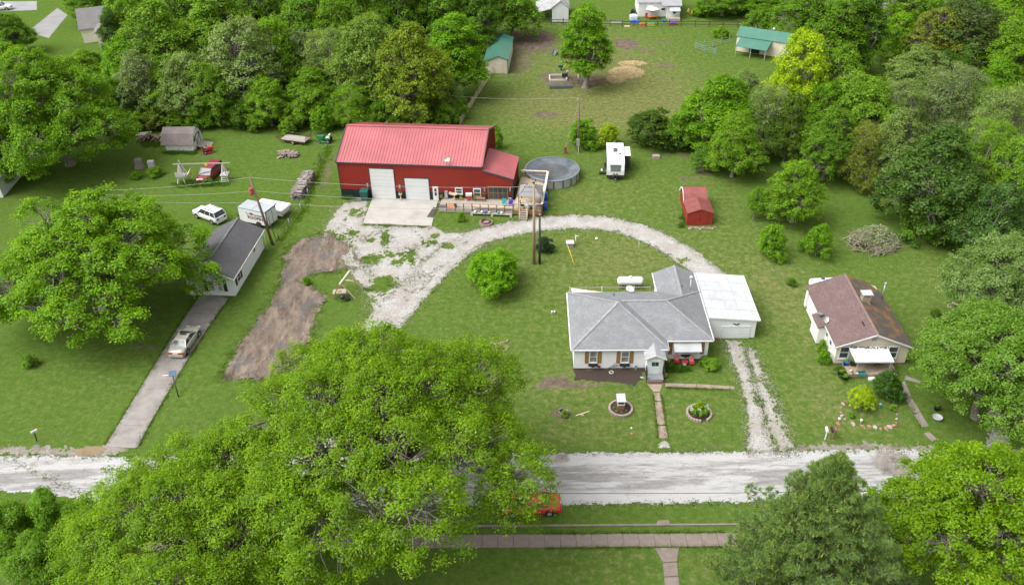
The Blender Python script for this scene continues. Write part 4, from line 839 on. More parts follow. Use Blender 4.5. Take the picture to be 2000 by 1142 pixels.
REDS = pm('red_shed_metal', (0.24, 0.026, 0.016), .6, .1, 1.0, dirt=.1); REDSR = pm('red_shed_roof', (0.22, 0.065, 0.058), .55, .15, 1.5, dirt=.3)
# twin red sheds
rf = Frame(G(1341, 440), math.radians(-1.5)); w1 = rf.front(1390, 440)[0]
dB = rf.g(1376, 385, 2.3)[1]
s1 = gable_shed('red_shed', 'near red metal shed with low gable roof, doors facing the drive', rf.o, rf.rz, w1, dB, 1.75, 2.3, REDS, REDSR, .1)
for k in range(2):
    mb = MB(); fbox(mb, mapper('f', 0), w1 / 2 - .95 + k * .96, w1 / 2 - .01 + k * .96, 0, .05, .05, 1.65); mb.build('door', REDS, s1)
mb = MB(); fbox(mb, mapper('f', 0), w1 / 2 - .08, w1 / 2 + .08, .051, .08, .8, .95); mb.build('handle', BLACK, s1)
rf2 = Frame(rf.o + rf.ex * .15 + rf.ey * (dB + .5), rf.rz); w2 = w1 - .3; d2_ = 3.2
s2 = thing('red_shed', 'far red shed with gambrel roof and white trimmed arched front', 'shed', rf2.o, rf2.rz)
mb = MB(); mb.profx([(0, 0), (d2_, 0), (d2_, 1.5), (d2_ * .8, 2.2), (d2_ / 2, 2.55), (d2_ * .2, 2.2), (0, 1.5)], 0, w2); mb.build('wall', REDS, s2)
for nm, pr in (('roof', [(-.12, 1.42), (d2_ * .2, 2.26), (d2_ / 2, 2.63), (d2_ * .8, 2.26), (d2_ + .12, 1.42)]),):
    mb = MB()
    for i in range(4): mb.slab([(-.1, pr[i][0], pr[i][1]), (w2 + .1, pr[i][0], pr[i][1]), (w2 + .1, pr[i + 1][0], pr[i + 1][1]), (-.1, pr[i + 1][0], pr[i + 1][1])], .05)
    mb.build('roof', REDSR, s2)
mb = MB()
for i in range(4): mb.beam((-.12, pr[i][0], pr[i][1] - .1), (-.12, pr[i + 1][0], pr[i + 1][1] - .1), .06, .22)
mb.build('gable_trim', WHITE, s2)
st = thing('stone_footing', 'low strip of loose stones along the near end of the red sheds', 'stones', G(1343, 446)); me = MB().ball((0, 0, .05), .22, .16, .12, 6, 4, .25).mesh('stone'); me.materials.append(STONE)
for k in range(16): link('stone', me, st, (.15 + k * .23, random.uniform(-.35, .1), .02), random.uniform(0, 6)).scale = (random.uniform(.7, 1.3),) * 3
# white shed with gambrel roof, left yard
ROOF4 = shingle('faded_brown_shingles', (0.13, 0.105, 0.10), (0.21, 0.175, 0.168), (0.09, 0.073, 0.07), bw=.4, rh=.2)
wf = Frame(G(326, 297), math.radians(-2)); wl = wf.front(381, 299)[0]; wd_ = 4.0
ws = thing('white_shed', 'white shed with faded brown gambrel shingle roof and side ramp', 'shed', wf.o, wf.rz)
mb = MB(); mb.profx([(0, .15), (wd_, .15), (wd_, 1.35), (wd_ * .78, 2.55), (wd_ / 2, 3.1), (wd_ * .22, 2.55), (0, 1.35)], 0, wl); mb.build('wall', pm('worn_white_boards', (.66, .66, .62), .8, .08, 2, dirt=.35), ws)
pr = [(-.25, 1.22), (wd_ * .2, 2.62), (wd_ / 2, 3.2), (wd_ * .8, 2.62), (wd_ + .25, 1.22)]
mb = MB()
for i in range(4): mb.slab([(-.55, pr[i][0], pr[i][1]), (wl + .15, pr[i][0], pr[i][1]), (wl + .15, pr[i + 1][0], pr[i + 1][1]), (-.55, pr[i + 1][0], pr[i + 1][1])], .08)
mb.build('roof', ROOF4, ws); window(ws, 'r', wl, .55, 1.1, 1.35, 2.1, fm=BLACK, bars=0, sill=False)
mb = MB(); m4 = mapper('r', wl)
for a, b in ((1.5, 1.5), (3.1, 3.1)): fbox(mb, m4, a - .05, a + .05, .0, .05, .5, 2.0)
mb.beam((wl + .03, 1.5, .5), (wl + .03, 3.1, 2.0), .04, .1); mb.beam((wl + .03, 1.5, 2.0), (wl + .03, 3.1, 2.0), .04, .1); mb.build('door_frame', BLACK, ws)
mb = MB(); mb.slab([(wl + .02, .9, .55), (wl + 1.9, .9, .05), (wl + 1.9, 3.2, .05), (wl + .02, 3.2, .55)], .1); mb.build('ramp', WOODG, ws)
# green roofed sheds of the pasture
gf1 = Frame(G(961, 144), math.radians(-5)); gw = gf1.front(992, 147)[0]; gdp = gf1.g(1000, 75, 2.4)[1]
g1 = thing('green_roofed_shed', 'long cream shed with green metal roof left of the pasture beside the board fence', 'shed', gf1.o, gf1.rz)
mb = MB(); mb.profy([(0, 0), (gw, 0), (gw, 2.6), (-1.2, 2.2), (-1.2, 0)], 0, gdp); mb.build('wall', CRM, g1)
mb = MB(); mb.slab([(-1.5, -.2, 2.25), (gw * .4, -.2, 3.3), (gw * .4, gdp + .2, 3.3), (-1.5, gdp + .2, 2.25)], .06); mb.slab([(gw * .4, -.2, 3.296), (gw + .2, -.2, 2.6), (gw + .2, gdp + .2, 2.6), (gw * .4, gdp + .2, 3.296)], .06); g1r = mb.build('roof', GRNR, g1)
mb = MB(); mb.profy([(-1.2, 2.2), (gw, 2.6), (gw * .4, 3.2)], 0, gdp); mb.build('gable', CRM, g1)
rb = MB(); y = 0
while y < gdp: rb.beam((-1.5, y, 2.27), (gw * .4, y, 3.32), .06, .04); y += .45
rb.build('roof_ribs', GRNR, g1r, kind='stuff')
mb = MB(); mb.box(gw - .05, gw + .06, -.06, .06, 0, 2.6); mb.build('trim', TRIM, g1)
mb = MB(); fbox(mb, mapper('f', 0), .8, 1.9, 0, .05, .1, 1.9); mb.build('door', CRM, g1); ribm = MB(); ribs(ribm, mapper('f', 0), -1.1, gw - .1, 2.1, .05, .35); ribm.build('siding_ribs', CRM, g1, kind='stuff')
gf2 = Frame(G(1430, 103), math.radians(-34)); 
g2 = thing('green_roofed_shed', 'cream shed with green roof and open lean-to behind the right trees', 'shed', G(1436, 99), math.radians(-31))
L2, W2 = 10.8, 4.6
mb = MB(); mb.profx([(0, 0), (W2, 0), (W2, 2.9), (W2 / 2, 3.9), (0, 2.9)], 0, L2); mb.build('wall', CRM, g2)
mb = MB(); mb.slab([(-.2, -.2, 2.85), (L2 + .2, -.2, 2.85), (L2 + .2, W2 / 2, 3.98), (-.2, W2 / 2, 3.98)], .06); mb.slab([(-.2, W2 / 2, 3.975), (L2 + .2, W2 / 2, 3.975), (L2 + .2, W2 + .2, 2.85), (-.2, W2 + .2, 2.85)], .06); mb.build('roof', GRNR, g2)
mb = MB(); mb.slab([(.8, -3.2, 1.95), (6.6, -3.2, 1.95), (6.6, -.02, 2.75), (.8, -.02, 2.75)], .06); mb.build('lean_to_roof', GRNR, g2)
for x in (.95, 3.7, 6.4): MB().beam((x, -3.05, 0), (x, -3.05, 1.9), .12, .12).build('post', GALV, g2)
mb = MB(); fbox(mb, mapper('f', 0), 2.6, 4.6, 0, .04, .05, 2.1); mb.build('doorway', BLACK, g2)
mb = MB(); mb.box(L2 - .05, L2 + .06, -.06, .06, 0, 2.9); mb.box(L2 - .05, L2 + .06, W2 - .06, W2 + .06, 0, 2.9); mb.build('trim', TRIM, g2)
MB().lathe([(.3, 3.9), (.3, 4.2), (.12, 4.4)], (L2 * .55, W2 * .62, 0), 10).build('roof_vent', GALV, g2)

# ------------------------------------------------------------------ far houses
GRRF = shingle('far_grey_roof', (0.25, 0.25, 0.27), (0.33, 0.33, 0.35), (0.18, 0.18, 0.19), rh=.2)
ff = Frame(G(1246, 33), math.radians(-3)); fh = thing('far_white_house', 'white house with grey roof beyond the pasture fence', 'house', ff.o, ff.rz)
fw_ = ff.front(1300, 35)[0]; fw2 = ff.front(1325, 35)[0]
mb = MB(); mb.box(0, fw_, 0, 8, 0, 3.0); mb.box(fw_ + .002, fw2, -1.6, 8, 0, 2.7); mb.build('wall', WSID, fh)
mb = MB(); mb.slab([(-.3, -.3, 3.0), (fw_ + .5, -.3, 3.0), (fw_ + .5, 4, 4.9), (-.3, 4, 4.9)], .12); mb.slab([(fw_ - 1.2, -1.9, 2.75), (fw2 + .3, -1.9, 2.75), (fw2 + .3, 4, 4.86), (fw_ - 1.2, 4, 4.86)], .12); mb.slab([(-.3, 4, 4.88), (fw2 + .3, 4, 4.88), (fw2 + .3, 8.3, 3.0), (-.3, 8.3, 3.0)], .12); mb.build('roof', GRRF, fh)
for x, z in ((1.9, 1.9), (4.7, 1.7), (5.8, 1.7)): window(fh, 'f', -.01, x, x + .9, z - .5, z + .1, bars=0)
mb = MB(); mb.slab([(1.7, -.02, 2.6), (1.7, -.7, 2.15), (3.0, -.7, 2.15), (3.0, -.02, 2.6)], .05); mb.build('awning', WMET, fh); mb = MB(); mb.slab([(fw_ + .4, -1.63, 2.5), (fw_ + .4, -2.9, 1.95), (fw2 - .1, -2.9, 1.95), (fw2 - .1, -1.63, 2.5)], .06); mb.build('awning', WMET, fh)
window(fh, 'f', -1.61, fw_ + 1.1, fw_ + 1.9, 1.0, 1.7, bars=0); mb = MB(); mb.box(fw_ + .2, fw2 - .1, -3.4, -1.61, 0, .6); mb.build('porch_floor', WOODG, fh)
lp = MB(); lp.lap((0, 0), (fw_, 0), .1, 2.9, .25); lp.build('siding', WSID, fh, kind='stuff')
f2 = Frame(G(1048, 43), math.radians(-3)); fb = thing('far_shed', 'old white shed with rusty pale metal roof behind the pasture fence', 'shed', f2.o, f2.rz)
fw3 = f2.front(1078, 43)[0]; fw4 = f2.front(1110, 43)[0]
mb = MB(); mb.profy([(fw3, 0), (fw4, 0), (fw4, 2.8), ((fw3 + fw4) / 2, 4.2), (fw3, 2.8)], 0, 8); mb.build('wall', WSID, fb)
mb = MB(); mb.slab([((fw3 + fw4) / 2, -.2, 4.3), (fw4 + .2, -.2, 2.85), (fw4 + .2, 8.2, 2.85), ((fw3 + fw4) / 2, 8.2, 4.3)], .06); mb.slab([(fw3 - .2, -.2, 2.85), ((fw3 + fw4) / 2, -.2, 4.3), ((fw3 + fw4) / 2, 8.2, 4.3), (fw3 - .2, 8.2, 2.85)], .06); mb.build('roof', pm('weathered_metal', (.30, .29, .30), .55, .25, .8, dirt=.3), fb)
mb = MB(); mb.slab([(-.2, -.2, 1.9), (fw3 - .2, -.2, 2.75), (fw3 - .2, 8, 2.75), (-.2, 8, 1.9)], .06); mb.build('lean_to_roof', pm('weathered_metal_grey', (.33, .33, .34), .55, .2, .8, dirt=.3), fb)
for x in (0, fw3 - .4): MB().beam((x, 0, 0), (x, 0, 2.0), .14, .14).build('post', WOODD, fb)
f3 = Frame(G(165, 85), math.radians(20)); fc = thing('far_grey_house', 'grey roofed house with white gables behind the top left trees', 'house', f3.o, f3.rz)
GR2R = shingle('far_dark_roof', (0.13, 0.125, 0.125), (0.18, 0.17, 0.17), (0.09, 0.09, 0.09), rh=.2); CRM2 = pm('cream_gable', (.68, .63, .54), .7, .05)
mb = MB(); mb.profx([(0, 0), (9, 0), (9, 3), (4.5, 5.6), (0, 3)], 0, 13); mb.profy([(3, 0), (8, 0), (8, 3), (5.5, 5.0), (3, 3)], -4, 3); mb.build('wall', CRM2, fc)
mb = MB(); mb.slab([(-.3, -.4, 2.85), (13.3, -.4, 2.85), (13.3, 4.5, 5.7), (-.3, 4.5, 5.7)], .12); mb.slab([(-.3, 4.5, 5.69), (13.3, 4.5, 5.69), (13.3, 9.4, 2.85), (-.3, 9.4, 2.85)], .12)
mb.slab([(2.6, -4.4, 2.8), (5.5, -4.4, 5.1), (5.5, 4, 5.1), (2.6, 0, 2.8)], .12); mb.slab([(5.5, -4.4, 5.09), (8.4, -4.4, 2.8), (8.4, 0, 2.8), (5.5, 4, 5.09)], .12); mb.build('roof', GR2R, fc)
for x in (4.2, 5.9): window(fc, 'f', -4.0, x, x + .9, 1.0, 2.3)
f4 = Frame(G(-110, 392), math.radians(4)); fd = thing('left_white_house', 'white house almost hidden behind the two big left maples', 'house', f4.o, f4.rz)
mb = MB(); mb.profy([(0, 0), (8, 0), (8, 2.8), (4, 4.4), (0, 2.8)], 0, 9); mb.build('wall', WSID, fd)
mb = MB(); mb.slab([(-.3, -.3, 2.75), (4, -.3, 4.5), (4, 9.3, 4.5), (-.3, 9.3, 2.75)], .12); mb.slab([(4, -.3, 4.49), (8.3, -.3, 2.75), (8.3, 9.3, 2.75), (4, 9.3, 4.49)], .12); mb.build('roof', pm('pale_metal_roof', (.5, .5, .53), .5, .1), fd)
for x in (1.5, 5.4): window(fd, 'f', 0, x, x + 1.1, 1.0, 2.2)
# ------------------------------------------------------------------ foliage
def leaf_material():
    mt = bpy.data.materials.new('foliage'); mt.use_nodes = True; n = mt.node_tree.nodes; l = mt.node_tree.links; n.clear()
    out = n.new('ShaderNodeOutputMaterial'); oi = n.new('ShaderNodeObjectInfo')
    a = n.new('ShaderNodeAttribute'); a.attribute_name = 'tint'; t = a.outputs['Fac']
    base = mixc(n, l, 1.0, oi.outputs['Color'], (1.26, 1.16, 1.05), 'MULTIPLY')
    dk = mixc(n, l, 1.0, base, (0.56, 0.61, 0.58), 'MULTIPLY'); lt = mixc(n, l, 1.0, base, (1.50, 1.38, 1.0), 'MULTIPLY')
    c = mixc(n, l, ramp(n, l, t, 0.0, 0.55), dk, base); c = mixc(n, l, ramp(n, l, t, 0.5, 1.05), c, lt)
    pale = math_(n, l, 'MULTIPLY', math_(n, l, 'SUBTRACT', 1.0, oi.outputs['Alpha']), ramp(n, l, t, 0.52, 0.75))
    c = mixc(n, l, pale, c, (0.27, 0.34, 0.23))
    d = n.new('ShaderNodeBsdfDiffuse'); tr = n.new('ShaderNodeBsdfTranslucent'); g = n.new('ShaderNodeBsdfGlossy'); g.inputs['Roughness'].default_value = 0.45
    g.inputs['Color'].default_value = (0.9, 0.95, 1.0, 1)
    l.new(c, d.inputs[0]); l.new(mixc(n, l, 1.0, c, (1.40, 1.25, 0.5), 'MULTIPLY'), tr.inputs[0])
    m1 = n.new('ShaderNodeMixShader'); m1.inputs[0].default_value = 0.48; l.new(d.outputs[0], m1.inputs[1]); l.new(tr.outputs[0], m1.inputs[2])
    m2 = n.new('ShaderNodeMixShader'); m2.inputs[0].default_value = 0.012; l.new(m1.outputs[0], m2.inputs[1]); l.new(g.outputs[0], m2.inputs[2])
    l.new(m2.outputs[0], out.inputs[0]); return mt
LEAF = leaf_material()
def leaf_quads(rng, P_, N_, ln, wd, tint):
    n = len(P_); r = rng.normal(size=(n, 3)); t = np.cross(N_, r); t /= np.linalg.norm(t, axis=1)[:, None] + 1e-9; b = np.cross(N_, t)
    s = rng.uniform(0.65, 1.3, (n, 1)); L = ln * s / 2; W = wd * s / 2
    k = rng.uniform(-.18, .18, (n, 1)) * L
    V = np.stack([P_ - t * L, P_ + b * W + N_ * k, P_ + t * L, P_ - b * W + N_ * k], 1).reshape(-1, 3)
    return V, np.repeat(tint, 4)
def tubes(segs, n=5):                     # segs: list of (p, q, r0, r1) -> verts, quads
    S_ = np.array([np.concatenate([s[0], s[1], [s[2], s[3]]]) for s in segs]); p, q, r0, r1 = S_[:, :3], S_[:, 3:6], S_[:, 6], S_[:, 7]
    d = q - p; d /= np.linalg.norm(d, axis=1)[:, None] + 1e-9
    up = np.where(np.abs(d[:, 2:3]) > .9, np.array([[1., 0, 0]]), np.array([[0, 0, 1.]])); a = np.cross(d, up); a /= np.linalg.norm(a, axis=1)[:, None]; b = np.cross(d, a)
    V = []
    for c, r in ((p, r0), (q, r1)):
        for i in range(n): t = 2 * PI * i / n; V.append(c + (a * math.cos(t) + b * math.sin(t)) * r[:, None])
    V = np.stack(V, 1).reshape(-1, 3); k = np.arange(len(segs))[:, None] * 2 * n
    Fq = np.concatenate([np.stack([k[:, 0] + i, k[:, 0] + (i + 1) % n, k[:, 0] + n + (i + 1) % n, k[:, 0] + n + i], 1) for i in range(n)])
    return V, Fq
def curved(rng, p, q, r0, r1, n=3, sag=0.12):
    p = np.array(p, float); q = np.array(q, float); L = np.linalg.norm(q - p); off = rng.normal(size=3) * L * sag * 0.5; off[2] = abs(off[2]) * .8
    pts = [p + (q - p) * t + off * math.sin(PI * t) for t in np.linspace(0, 1, n + 1)]; rr = np.linspace(r0, r1, n + 1)
    return [(pts[i], pts[i + 1], rr[i], rr[i + 1]) for i in range(n)]
def make_tree(seed, R, Ht, z0, nl=11, ncl=420, nleaf=60, ls=0.26, lw=0.6, clr=None, dome=1.0, lobe=0.40, trunk=None, upw=0.9, twig=0.5, low=0.0, spread=0.62):
    """crown of radius R from z0 to Ht: lobes -> leaf clusters -> leaves; trunk, limbs and twigs below"""
    rng = np.random.default_rng(seed); hc = Ht - z0; clr = clr or 0.13 * R
    lc, lr = [], []
    for i in range(nl):
        u = math.sqrt((i + .5) / nl); an = i * 2.39996 + rng.uniform(-.35, .35); rr = R * spread * u * rng.uniform(.85, 1.12)
        zz = z0 + hc * (0.34 + 0.36 * (1 - u * u) * dome + rng.uniform(-.10, .10) - low * u)
        lc.append((rr * math.cos(an), rr * math.sin(an), zz)); lr.append(R * lobe * rng.uniform(.78, 1.22))
    for i in range(nl // 3):
        an = rng.uniform(0, 6.28); rr = R * rng.uniform(0, .35); lc.append((rr * math.cos(an), rr * math.sin(an), z0 + hc * rng.uniform(.66, .80))); lr.append(R * lobe * rng.uniform(.6, .85))
    lc = np.array(lc); lr = np.array(lr); vs = np.minimum(0.42 * hc, lr * 0.95) / lr
    pick = rng.choice(len(lc), ncl * 2, p=lr ** 2 / (lr ** 2).sum())
    dv = rng.normal(size=(ncl * 2, 3)); dv[:, 2] = dv[:, 2] + 0.35; dv /= np.linalg.norm(dv, axis=1)[:, None]
    rad = rng.uniform(.55, 1.05, ncl * 2) ** 0.7
    C_ = lc[pick] + dv * (lr[pick] * rad)[:, None] * np.stack([np.ones(ncl * 2), np.ones(ncl * 2), vs[pick]], 1)
    q = np.linalg.norm((C_[:, None, :] - lc[None]) / (lr[None, :, None] * np.stack([np.ones(len(lc)), np.ones(len(lc)), vs], 1)[None]), axis=2)
    q[np.arange(len(C_)), pick] = 9
    ok = (q.min(1) > 0.62) & (C_[:, 2] > z0 * .8) & (C_[:, 2] < Ht); C_ = C_[ok][:ncl]; dv = dv[ok][:ncl]; pk = pick[ok][:ncl]; ncl = len(C_)
    ctint = np.clip(rng.normal(.5, .16, ncl), 0.1, 0.95); csz = rng.uniform(.6, 1.35, ncl)
    k = np.repeat(np.arange(ncl), np.maximum(8, (nleaf * csz ** 1.5).astype(int))); n = len(k)
    g = rng.normal(size=(n, 3)); g *= (rng.uniform(.2, 1.15, n) / np.linalg.norm(g, axis=1))[:, None]
    P_ = C_[k] + g * (clr * csz[k])[:, None] * np.array([1, 1, .62])
    P_[:, 2] -= 0.22 * clr * (g[:, 0] ** 2 + g[:, 1] ** 2)
    N_ = dv[k] * 0.35 + g * 0.55 + np.array([0, 0, upw]) + rng.normal(size=(n, 3)) * 0.5; N_ /= np.linalg.norm(N_, axis=1)[:, None]
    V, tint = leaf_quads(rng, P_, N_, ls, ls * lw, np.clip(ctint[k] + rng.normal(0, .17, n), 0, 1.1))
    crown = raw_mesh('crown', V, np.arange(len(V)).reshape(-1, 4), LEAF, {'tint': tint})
    tr = trunk or 0.026 * Ht; zf = z0 + hc * 0.12; segs = curved(rng, (0, 0, -.1), (R * .03, R * .02, zf), tr * 1.15, tr * .75, 3, .08)
    segs += [((0, 0, -.1), (0, 0, .45), tr * 1.7, tr * 1.1)]; top = np.array([R * .03, R * .02, zf])
    for i in range(len(lc)):
        m_ = lc[i] * .92 + top * .08; segs += curved(rng, top - [0, 0, zf * .08 * (i % 3)], m_, tr * .48, tr * .14, 4, .22)
        for j in np.nonzero(pk == i)[0]:
            if rng.random() < twig: segs += curved(rng, m_ + rng.normal(size=3) * lr[i] * .12, C_[j], tr * .13, tr * .03, 2, .18)
    V, Fq = tubes(segs); tm = raw_mesh('trunk', V, Fq, BARK); tm.polygons.foreach_set('use_smooth', np.ones(len(tm.polygons), bool))
    return crown, tm
def make_pine(seed, R, Ht, z0=1.0):
    rng = np.random.default_rng(seed); segs = [((0, 0, 0), (0, 0, Ht * .5), .26, .17), ((0, 0, Ht * .5), (0, 0, Ht - .6), .17, .03)]; P_, N_, T_ = [], [], []
    z = z0
    while z < Ht - .3:
        f = (z - z0) / (Ht - z0); rl = R * (1 - f ** 1.12) * rng.uniform(.88, 1.08) + .18; nb = int(7 + 4 * (1 - f)); a0 = rng.uniform(0, 6.28)
        for b in range(nb):
            an = a0 + 2 * PI * b / nb + rng.uniform(-.2, .2); L = rl * rng.uniform(.62, 1.16); rise = .10 + .35 * f; d = np.array([math.cos(an), math.sin(an), rise]); sd_ = np.array([-math.sin(an), math.cos(an), 0])
            p0 = np.array([0, 0, z]); segs.append((p0, p0 + d * L, .05, .012)); n2 = max(3, int(L / .40))
            for i in range(n2):
                t = .22 + .78 * (i + rng.uniform(.2, .8)) / n2; w_ = .42 * L * (1.08 - t) + .12
                for s in (-1, 0, 1):
                    c = p0 + d * L * t + sd_ * s * w_ * rng.uniform(.3, 1.0) + np.array([0, 0, .10 * t * t * L + rng.uniform(-.05, .08)])
                    if s: segs.append((p0 + d * L * max(.1, t - .12), c, .014, .006))
                    m_ = 30; q = rng.normal(size=(m_, 3)) + d * .9 + sd_ * s * .5 + np.array([0, 0, .45]); q /= np.linalg.norm(q, axis=1)[:, None]
                    P_.append(c + q * rng.uniform(.05, .25, (m_, 1))); N_.append(q); T_.append(np.clip(rng.normal(.42, .20) + rng.normal(0, .14, m_), 0, 1.0))
        z += .34 + .1 * (1 - f)
    P_ = np.concatenate(P_); A = np.concatenate(N_); T_ = np.concatenate(T_); n = len(P_)
    r = rng.normal(size=(n, 3)); b = np.cross(A, r); b /= np.linalg.norm(b, axis=1)[:, None]; L = .17 * rng.uniform(.7, 1.2, (n, 1)); W = .026
    V = np.stack([P_ - A * L, P_ + b * W, P_ + A * L, P_ - b * W], 1).reshape(-1, 3)
    crown = raw_mesh('crown', V, np.arange(len(V)).reshape(-1, 4), LEAF, {'tint': np.repeat(T_, 4)})
    can = []
    for k in range(420):                   # pale new shoots standing on the branch tips
        f = rng.uniform(.15, 1) ** .6; zz = z0 + f * (Ht - z0); rr = (R * (1 - f ** 1.12) + .15) * rng.uniform(.72, 1.0); an = rng.uniform(0, 6.28); p = np.array([rr * math.cos(an), rr * math.sin(an), zz + .15 * rr * .5])
        can.append((p, p + np.array([rng.normal(0, .06), rng.normal(0, .06), rng.uniform(.22, .42)]), .026, .012))
    V, Fq = tubes(can, 4); sh = raw_mesh('new_shoots', V, Fq, pm('pine_shoot', (.33, .36, .07), .8, .2))
    V, Fq = tubes(segs, 5); return crown, raw_mesh('trunk', V, Fq, BARK), sh
CLR = {'mid': (.135, .275, .014), 'bright': (.118, .268, .007), 'lime': (.250, .390, .008), 'dark': (.105, .228, .014), 'olive': (.160, .220, .026), 'gray': (.160, .262, .066), 'sage': (.155, .245, .08), 'maple': (.135, .285, .008), 'oak': (.134, .262, .005), 'deep': (.085, .190, .015)}
def plant_tree(name, meshes, pos, sc, rz, col, label, cat, group=None, silver=0.0, vary=True):
    t = thing(name, label, cat, pos, rz, group); t.scale = sc; c = CLR[col] if isinstance(col, str) else col
    k = random.uniform(.92, 1.1) if vary else 1
    for nm, me in zip(('crown', 'trunk', 'new_shoots'), meshes):
        o = link(nm, me, t)
        if nm == 'new_shoots': o['kind'] = 'stuff'
        if nm == 'crown': o.color = (c[0] * k, c[1] * k, c[2] * k, 1.0 - silver)
    return t
PROTO = {
    'broadA': (make_tree(1, 5, 12, .8, 15, 560, 56, .26, clr=.62, low=.16), 5, 12), 'broadB': (make_tree(2, 5, 12, .8, 18, 600, 54, .25, clr=.56, spread=.66, low=.14), 5, 12),
    'broadC': (make_tree(3, 5, 11, .7, 12, 520, 58, .26, clr=.64, lobe=.44, low=.16), 5, 11), 'tallA': (make_tree(4, 4, 14, 1.2, 20, 560, 52, .25, clr=.55, spread=.58, dome=1.2, low=.1), 4, 14),
    'willow': (make_tree(5, 5, 12, .5, 18, 600, 58, .25, lw=.32, clr=.68, low=.2, upw=.5), 5, 12), 'bushA': (make_tree(6, 3, 4.4, .15, 9, 200, 54, .23, clr=.48, low=.16, trunk=.10), 3, 4.4),
    'bushB': (make_tree(7, 3, 5.2, .2, 11, 220, 52, .24, clr=.44, low=.18, trunk=.12, spread=.68), 3, 5.2), 'wispy': (make_tree(8, 4.5, 11, 1.2, 18, 400, 46, .24, clr=.55, twig=.9, spread=.68, low=.1), 4.5, 11)}
def T(u, v, hw, h, proto, col, label, silver=0.0, name='tree', cat='tree', group=None, zc=.58, rz=None):
    me, R_, H_ = PROTO[proto]; p = G(u, v, h * zc); r = hw * mpp(u, v, h * zc)
    if name == 'tree' and h < 3.2: name = cat = 'bush'
    return plant_tree(name, me, (p[0], p[1], 0), (r / R_, r / R_, h / H_), random.uniform(0, 6.28) if rz is None else rz, col, label, cat, group, silver)

# big near trees, each its own growth
big = make_tree(21, 13.6, 17.5, 4.5, 34, 2300, 98, .19, lw=.46, clr=.64, lobe=.235, trunk=.50, twig=.55, spread=.74, dome=.85)
p = G(738, 842, 11.5); plant_tree('oak_tree', big, (p[0], p[1], 0), (1.02, 1.02, 1.09), .32, 'oak', 'huge spreading bright green oak in the foreground covering the street and red car', 'tree', vary=False)
big2 = make_tree(22, 10.2, 14.5, 3.0, 24, 1550, 100, .185, lw=.46, clr=.58, lobe=.29, trunk=.42, twig=.55, spread=.72, dome=.8)
p = G(385, 1020, 9); plant_tree('oak_tree', big2, (p[0], p[1], 0), (1, 1, 1), 1.2, 'oak', 'bright green oak at the bottom left, left of the huge foreground oak', 'tree', vary=False)
mp1 = make_tree(23, 11.2, 15.5, 1.4, 30, 1350, 92, .21, lw=.74, clr=.66, lobe=.225, low=.14, trunk=.46, twig=.5, spread=.72, dome=.9)
p = G(192, 503, 7.5); plant_tree('maple_tree', mp1, (p[0], p[1], 0), (1.24, 1.10, 1), 2.9, 'maple', 'broad yellow green maple between the charcoal roofed house and the left picture edge', 'tree', vary=False)
p = G(92, 190, 10.5); plant_tree('maple_tree', mp1, (p[0], p[1], 0), (1.18, 1.18, 1.22), 4.1, (.122, .265, .009), 'tall yellow green maple at the upper left, behind the broader maple', 'tree', vary=False)
rtm = make_tree(24, 7.6, 12, 1.4, 20, 950, 84, .195, lw=.66, clr=.58, lobe=.31, trunk=.3, twig=.4, spread=.68)
p = G(1950, 700, 7); plant_tree('maple_tree', rtm, (p[0], p[1], 0), (1.05, 1.05, 1), .3, (.12, .25, .018), 'leafy maple right of the beige house over the grey gravel track', 'tree', silver=.25, vary=False)
p = G(1975, 545, 8); plant_tree('maple_tree', rtm, (p[0], p[1], 0), (.95, .95, 1.1), 2.4, (.14, .25, .05), 'silvery leaved maple at the right picture edge behind the beige house', 'tree', silver=.45, vary=False)
brt = make_tree(25, 7.4, 13, 2.0, 20, 1050, 90, .185, lw=.6, clr=.52, lobe=.31, trunk=.34, twig=.4, spread=.68)
p = G(1938, 1005, 8); plant_tree('maple_tree', brt, (p[0], p[1], 0), (1.1, 1.1, 1.06), 1.0, 'oak', 'bright green tree at the bottom right corner beside the pine', 'tree', vary=False)
pine = make_pine(26, 7.2, 16.2)
p = G(1585, 1100, 6.0); plant_tree('pine_tree', pine, (p[0], p[1], 0), (1, 1, 1), 0, (.160, .270, .085), 'blue green pine with pale candle shoots in front of the street', 'tree', vary=False)
rnd = make_tree(27, 3.6, 4.8, .5, 12, 420, 62, .21, clr=.40, lobe=.42, trunk=.12, low=.08, spread=.55, twig=.2)
p = G(962, 530, 2.4); plant_tree('round_tree', rnd, (p[0], p[1], 0), (1.02, 1.02, 1), 0, (.130, .305, .005), 'small round dense bright green tree alone inside the gravel drive loop', 'tree', vary=False)
shr = make_tree(28, 2.6, 5.5, .2, 12, 420, 60, .20, lw=.4, clr=.42, lobe=.36, trunk=.1, low=.12, spread=.62, twig=.3)
for i, (u, v, hw, h, lb) in enumerate([(25, 1030, 62, 5.5, 'leftmost tall leafy shrub at the bottom left below the street'), (100, 1005, 55, 5.8, 'middle leafy shrub at the bottom left below the street'), (158, 1015, 42, 5.0, 'leafy shrub at the bottom left nearest the foreground oak'), (70, 1085, 60, 4.2, 'lower leafy shrub at the bottom left picture edge')]):
    p = G(u, v, h * .5); r = hw * mpp(u, v, h * .5) / 2.6; plant_tree('tall_shrub', shr, (p[0], p[1], 0), (r, r, h / 5.5), i * 1.7, (.115, .25, .012), lb, 'shrub', 'shrubs at the lower left')
T(1738, 742, 31, 3.6, 'bushB', (.045, .12, .012), 'clipped top heavy shrub in front of the beige house porch', name='clipped_shrub', cat='shrub')
T(1686, 772, 28, 2.8, 'wispy', 'lime', 'pale green sapling growing in the stone ringed bed', name='sapling', cat='sapling')
T(1560, 362, 66, 9.0, 'broadC', 'mid', 'dense round headed tree standing in the lawn right of the red sheds')
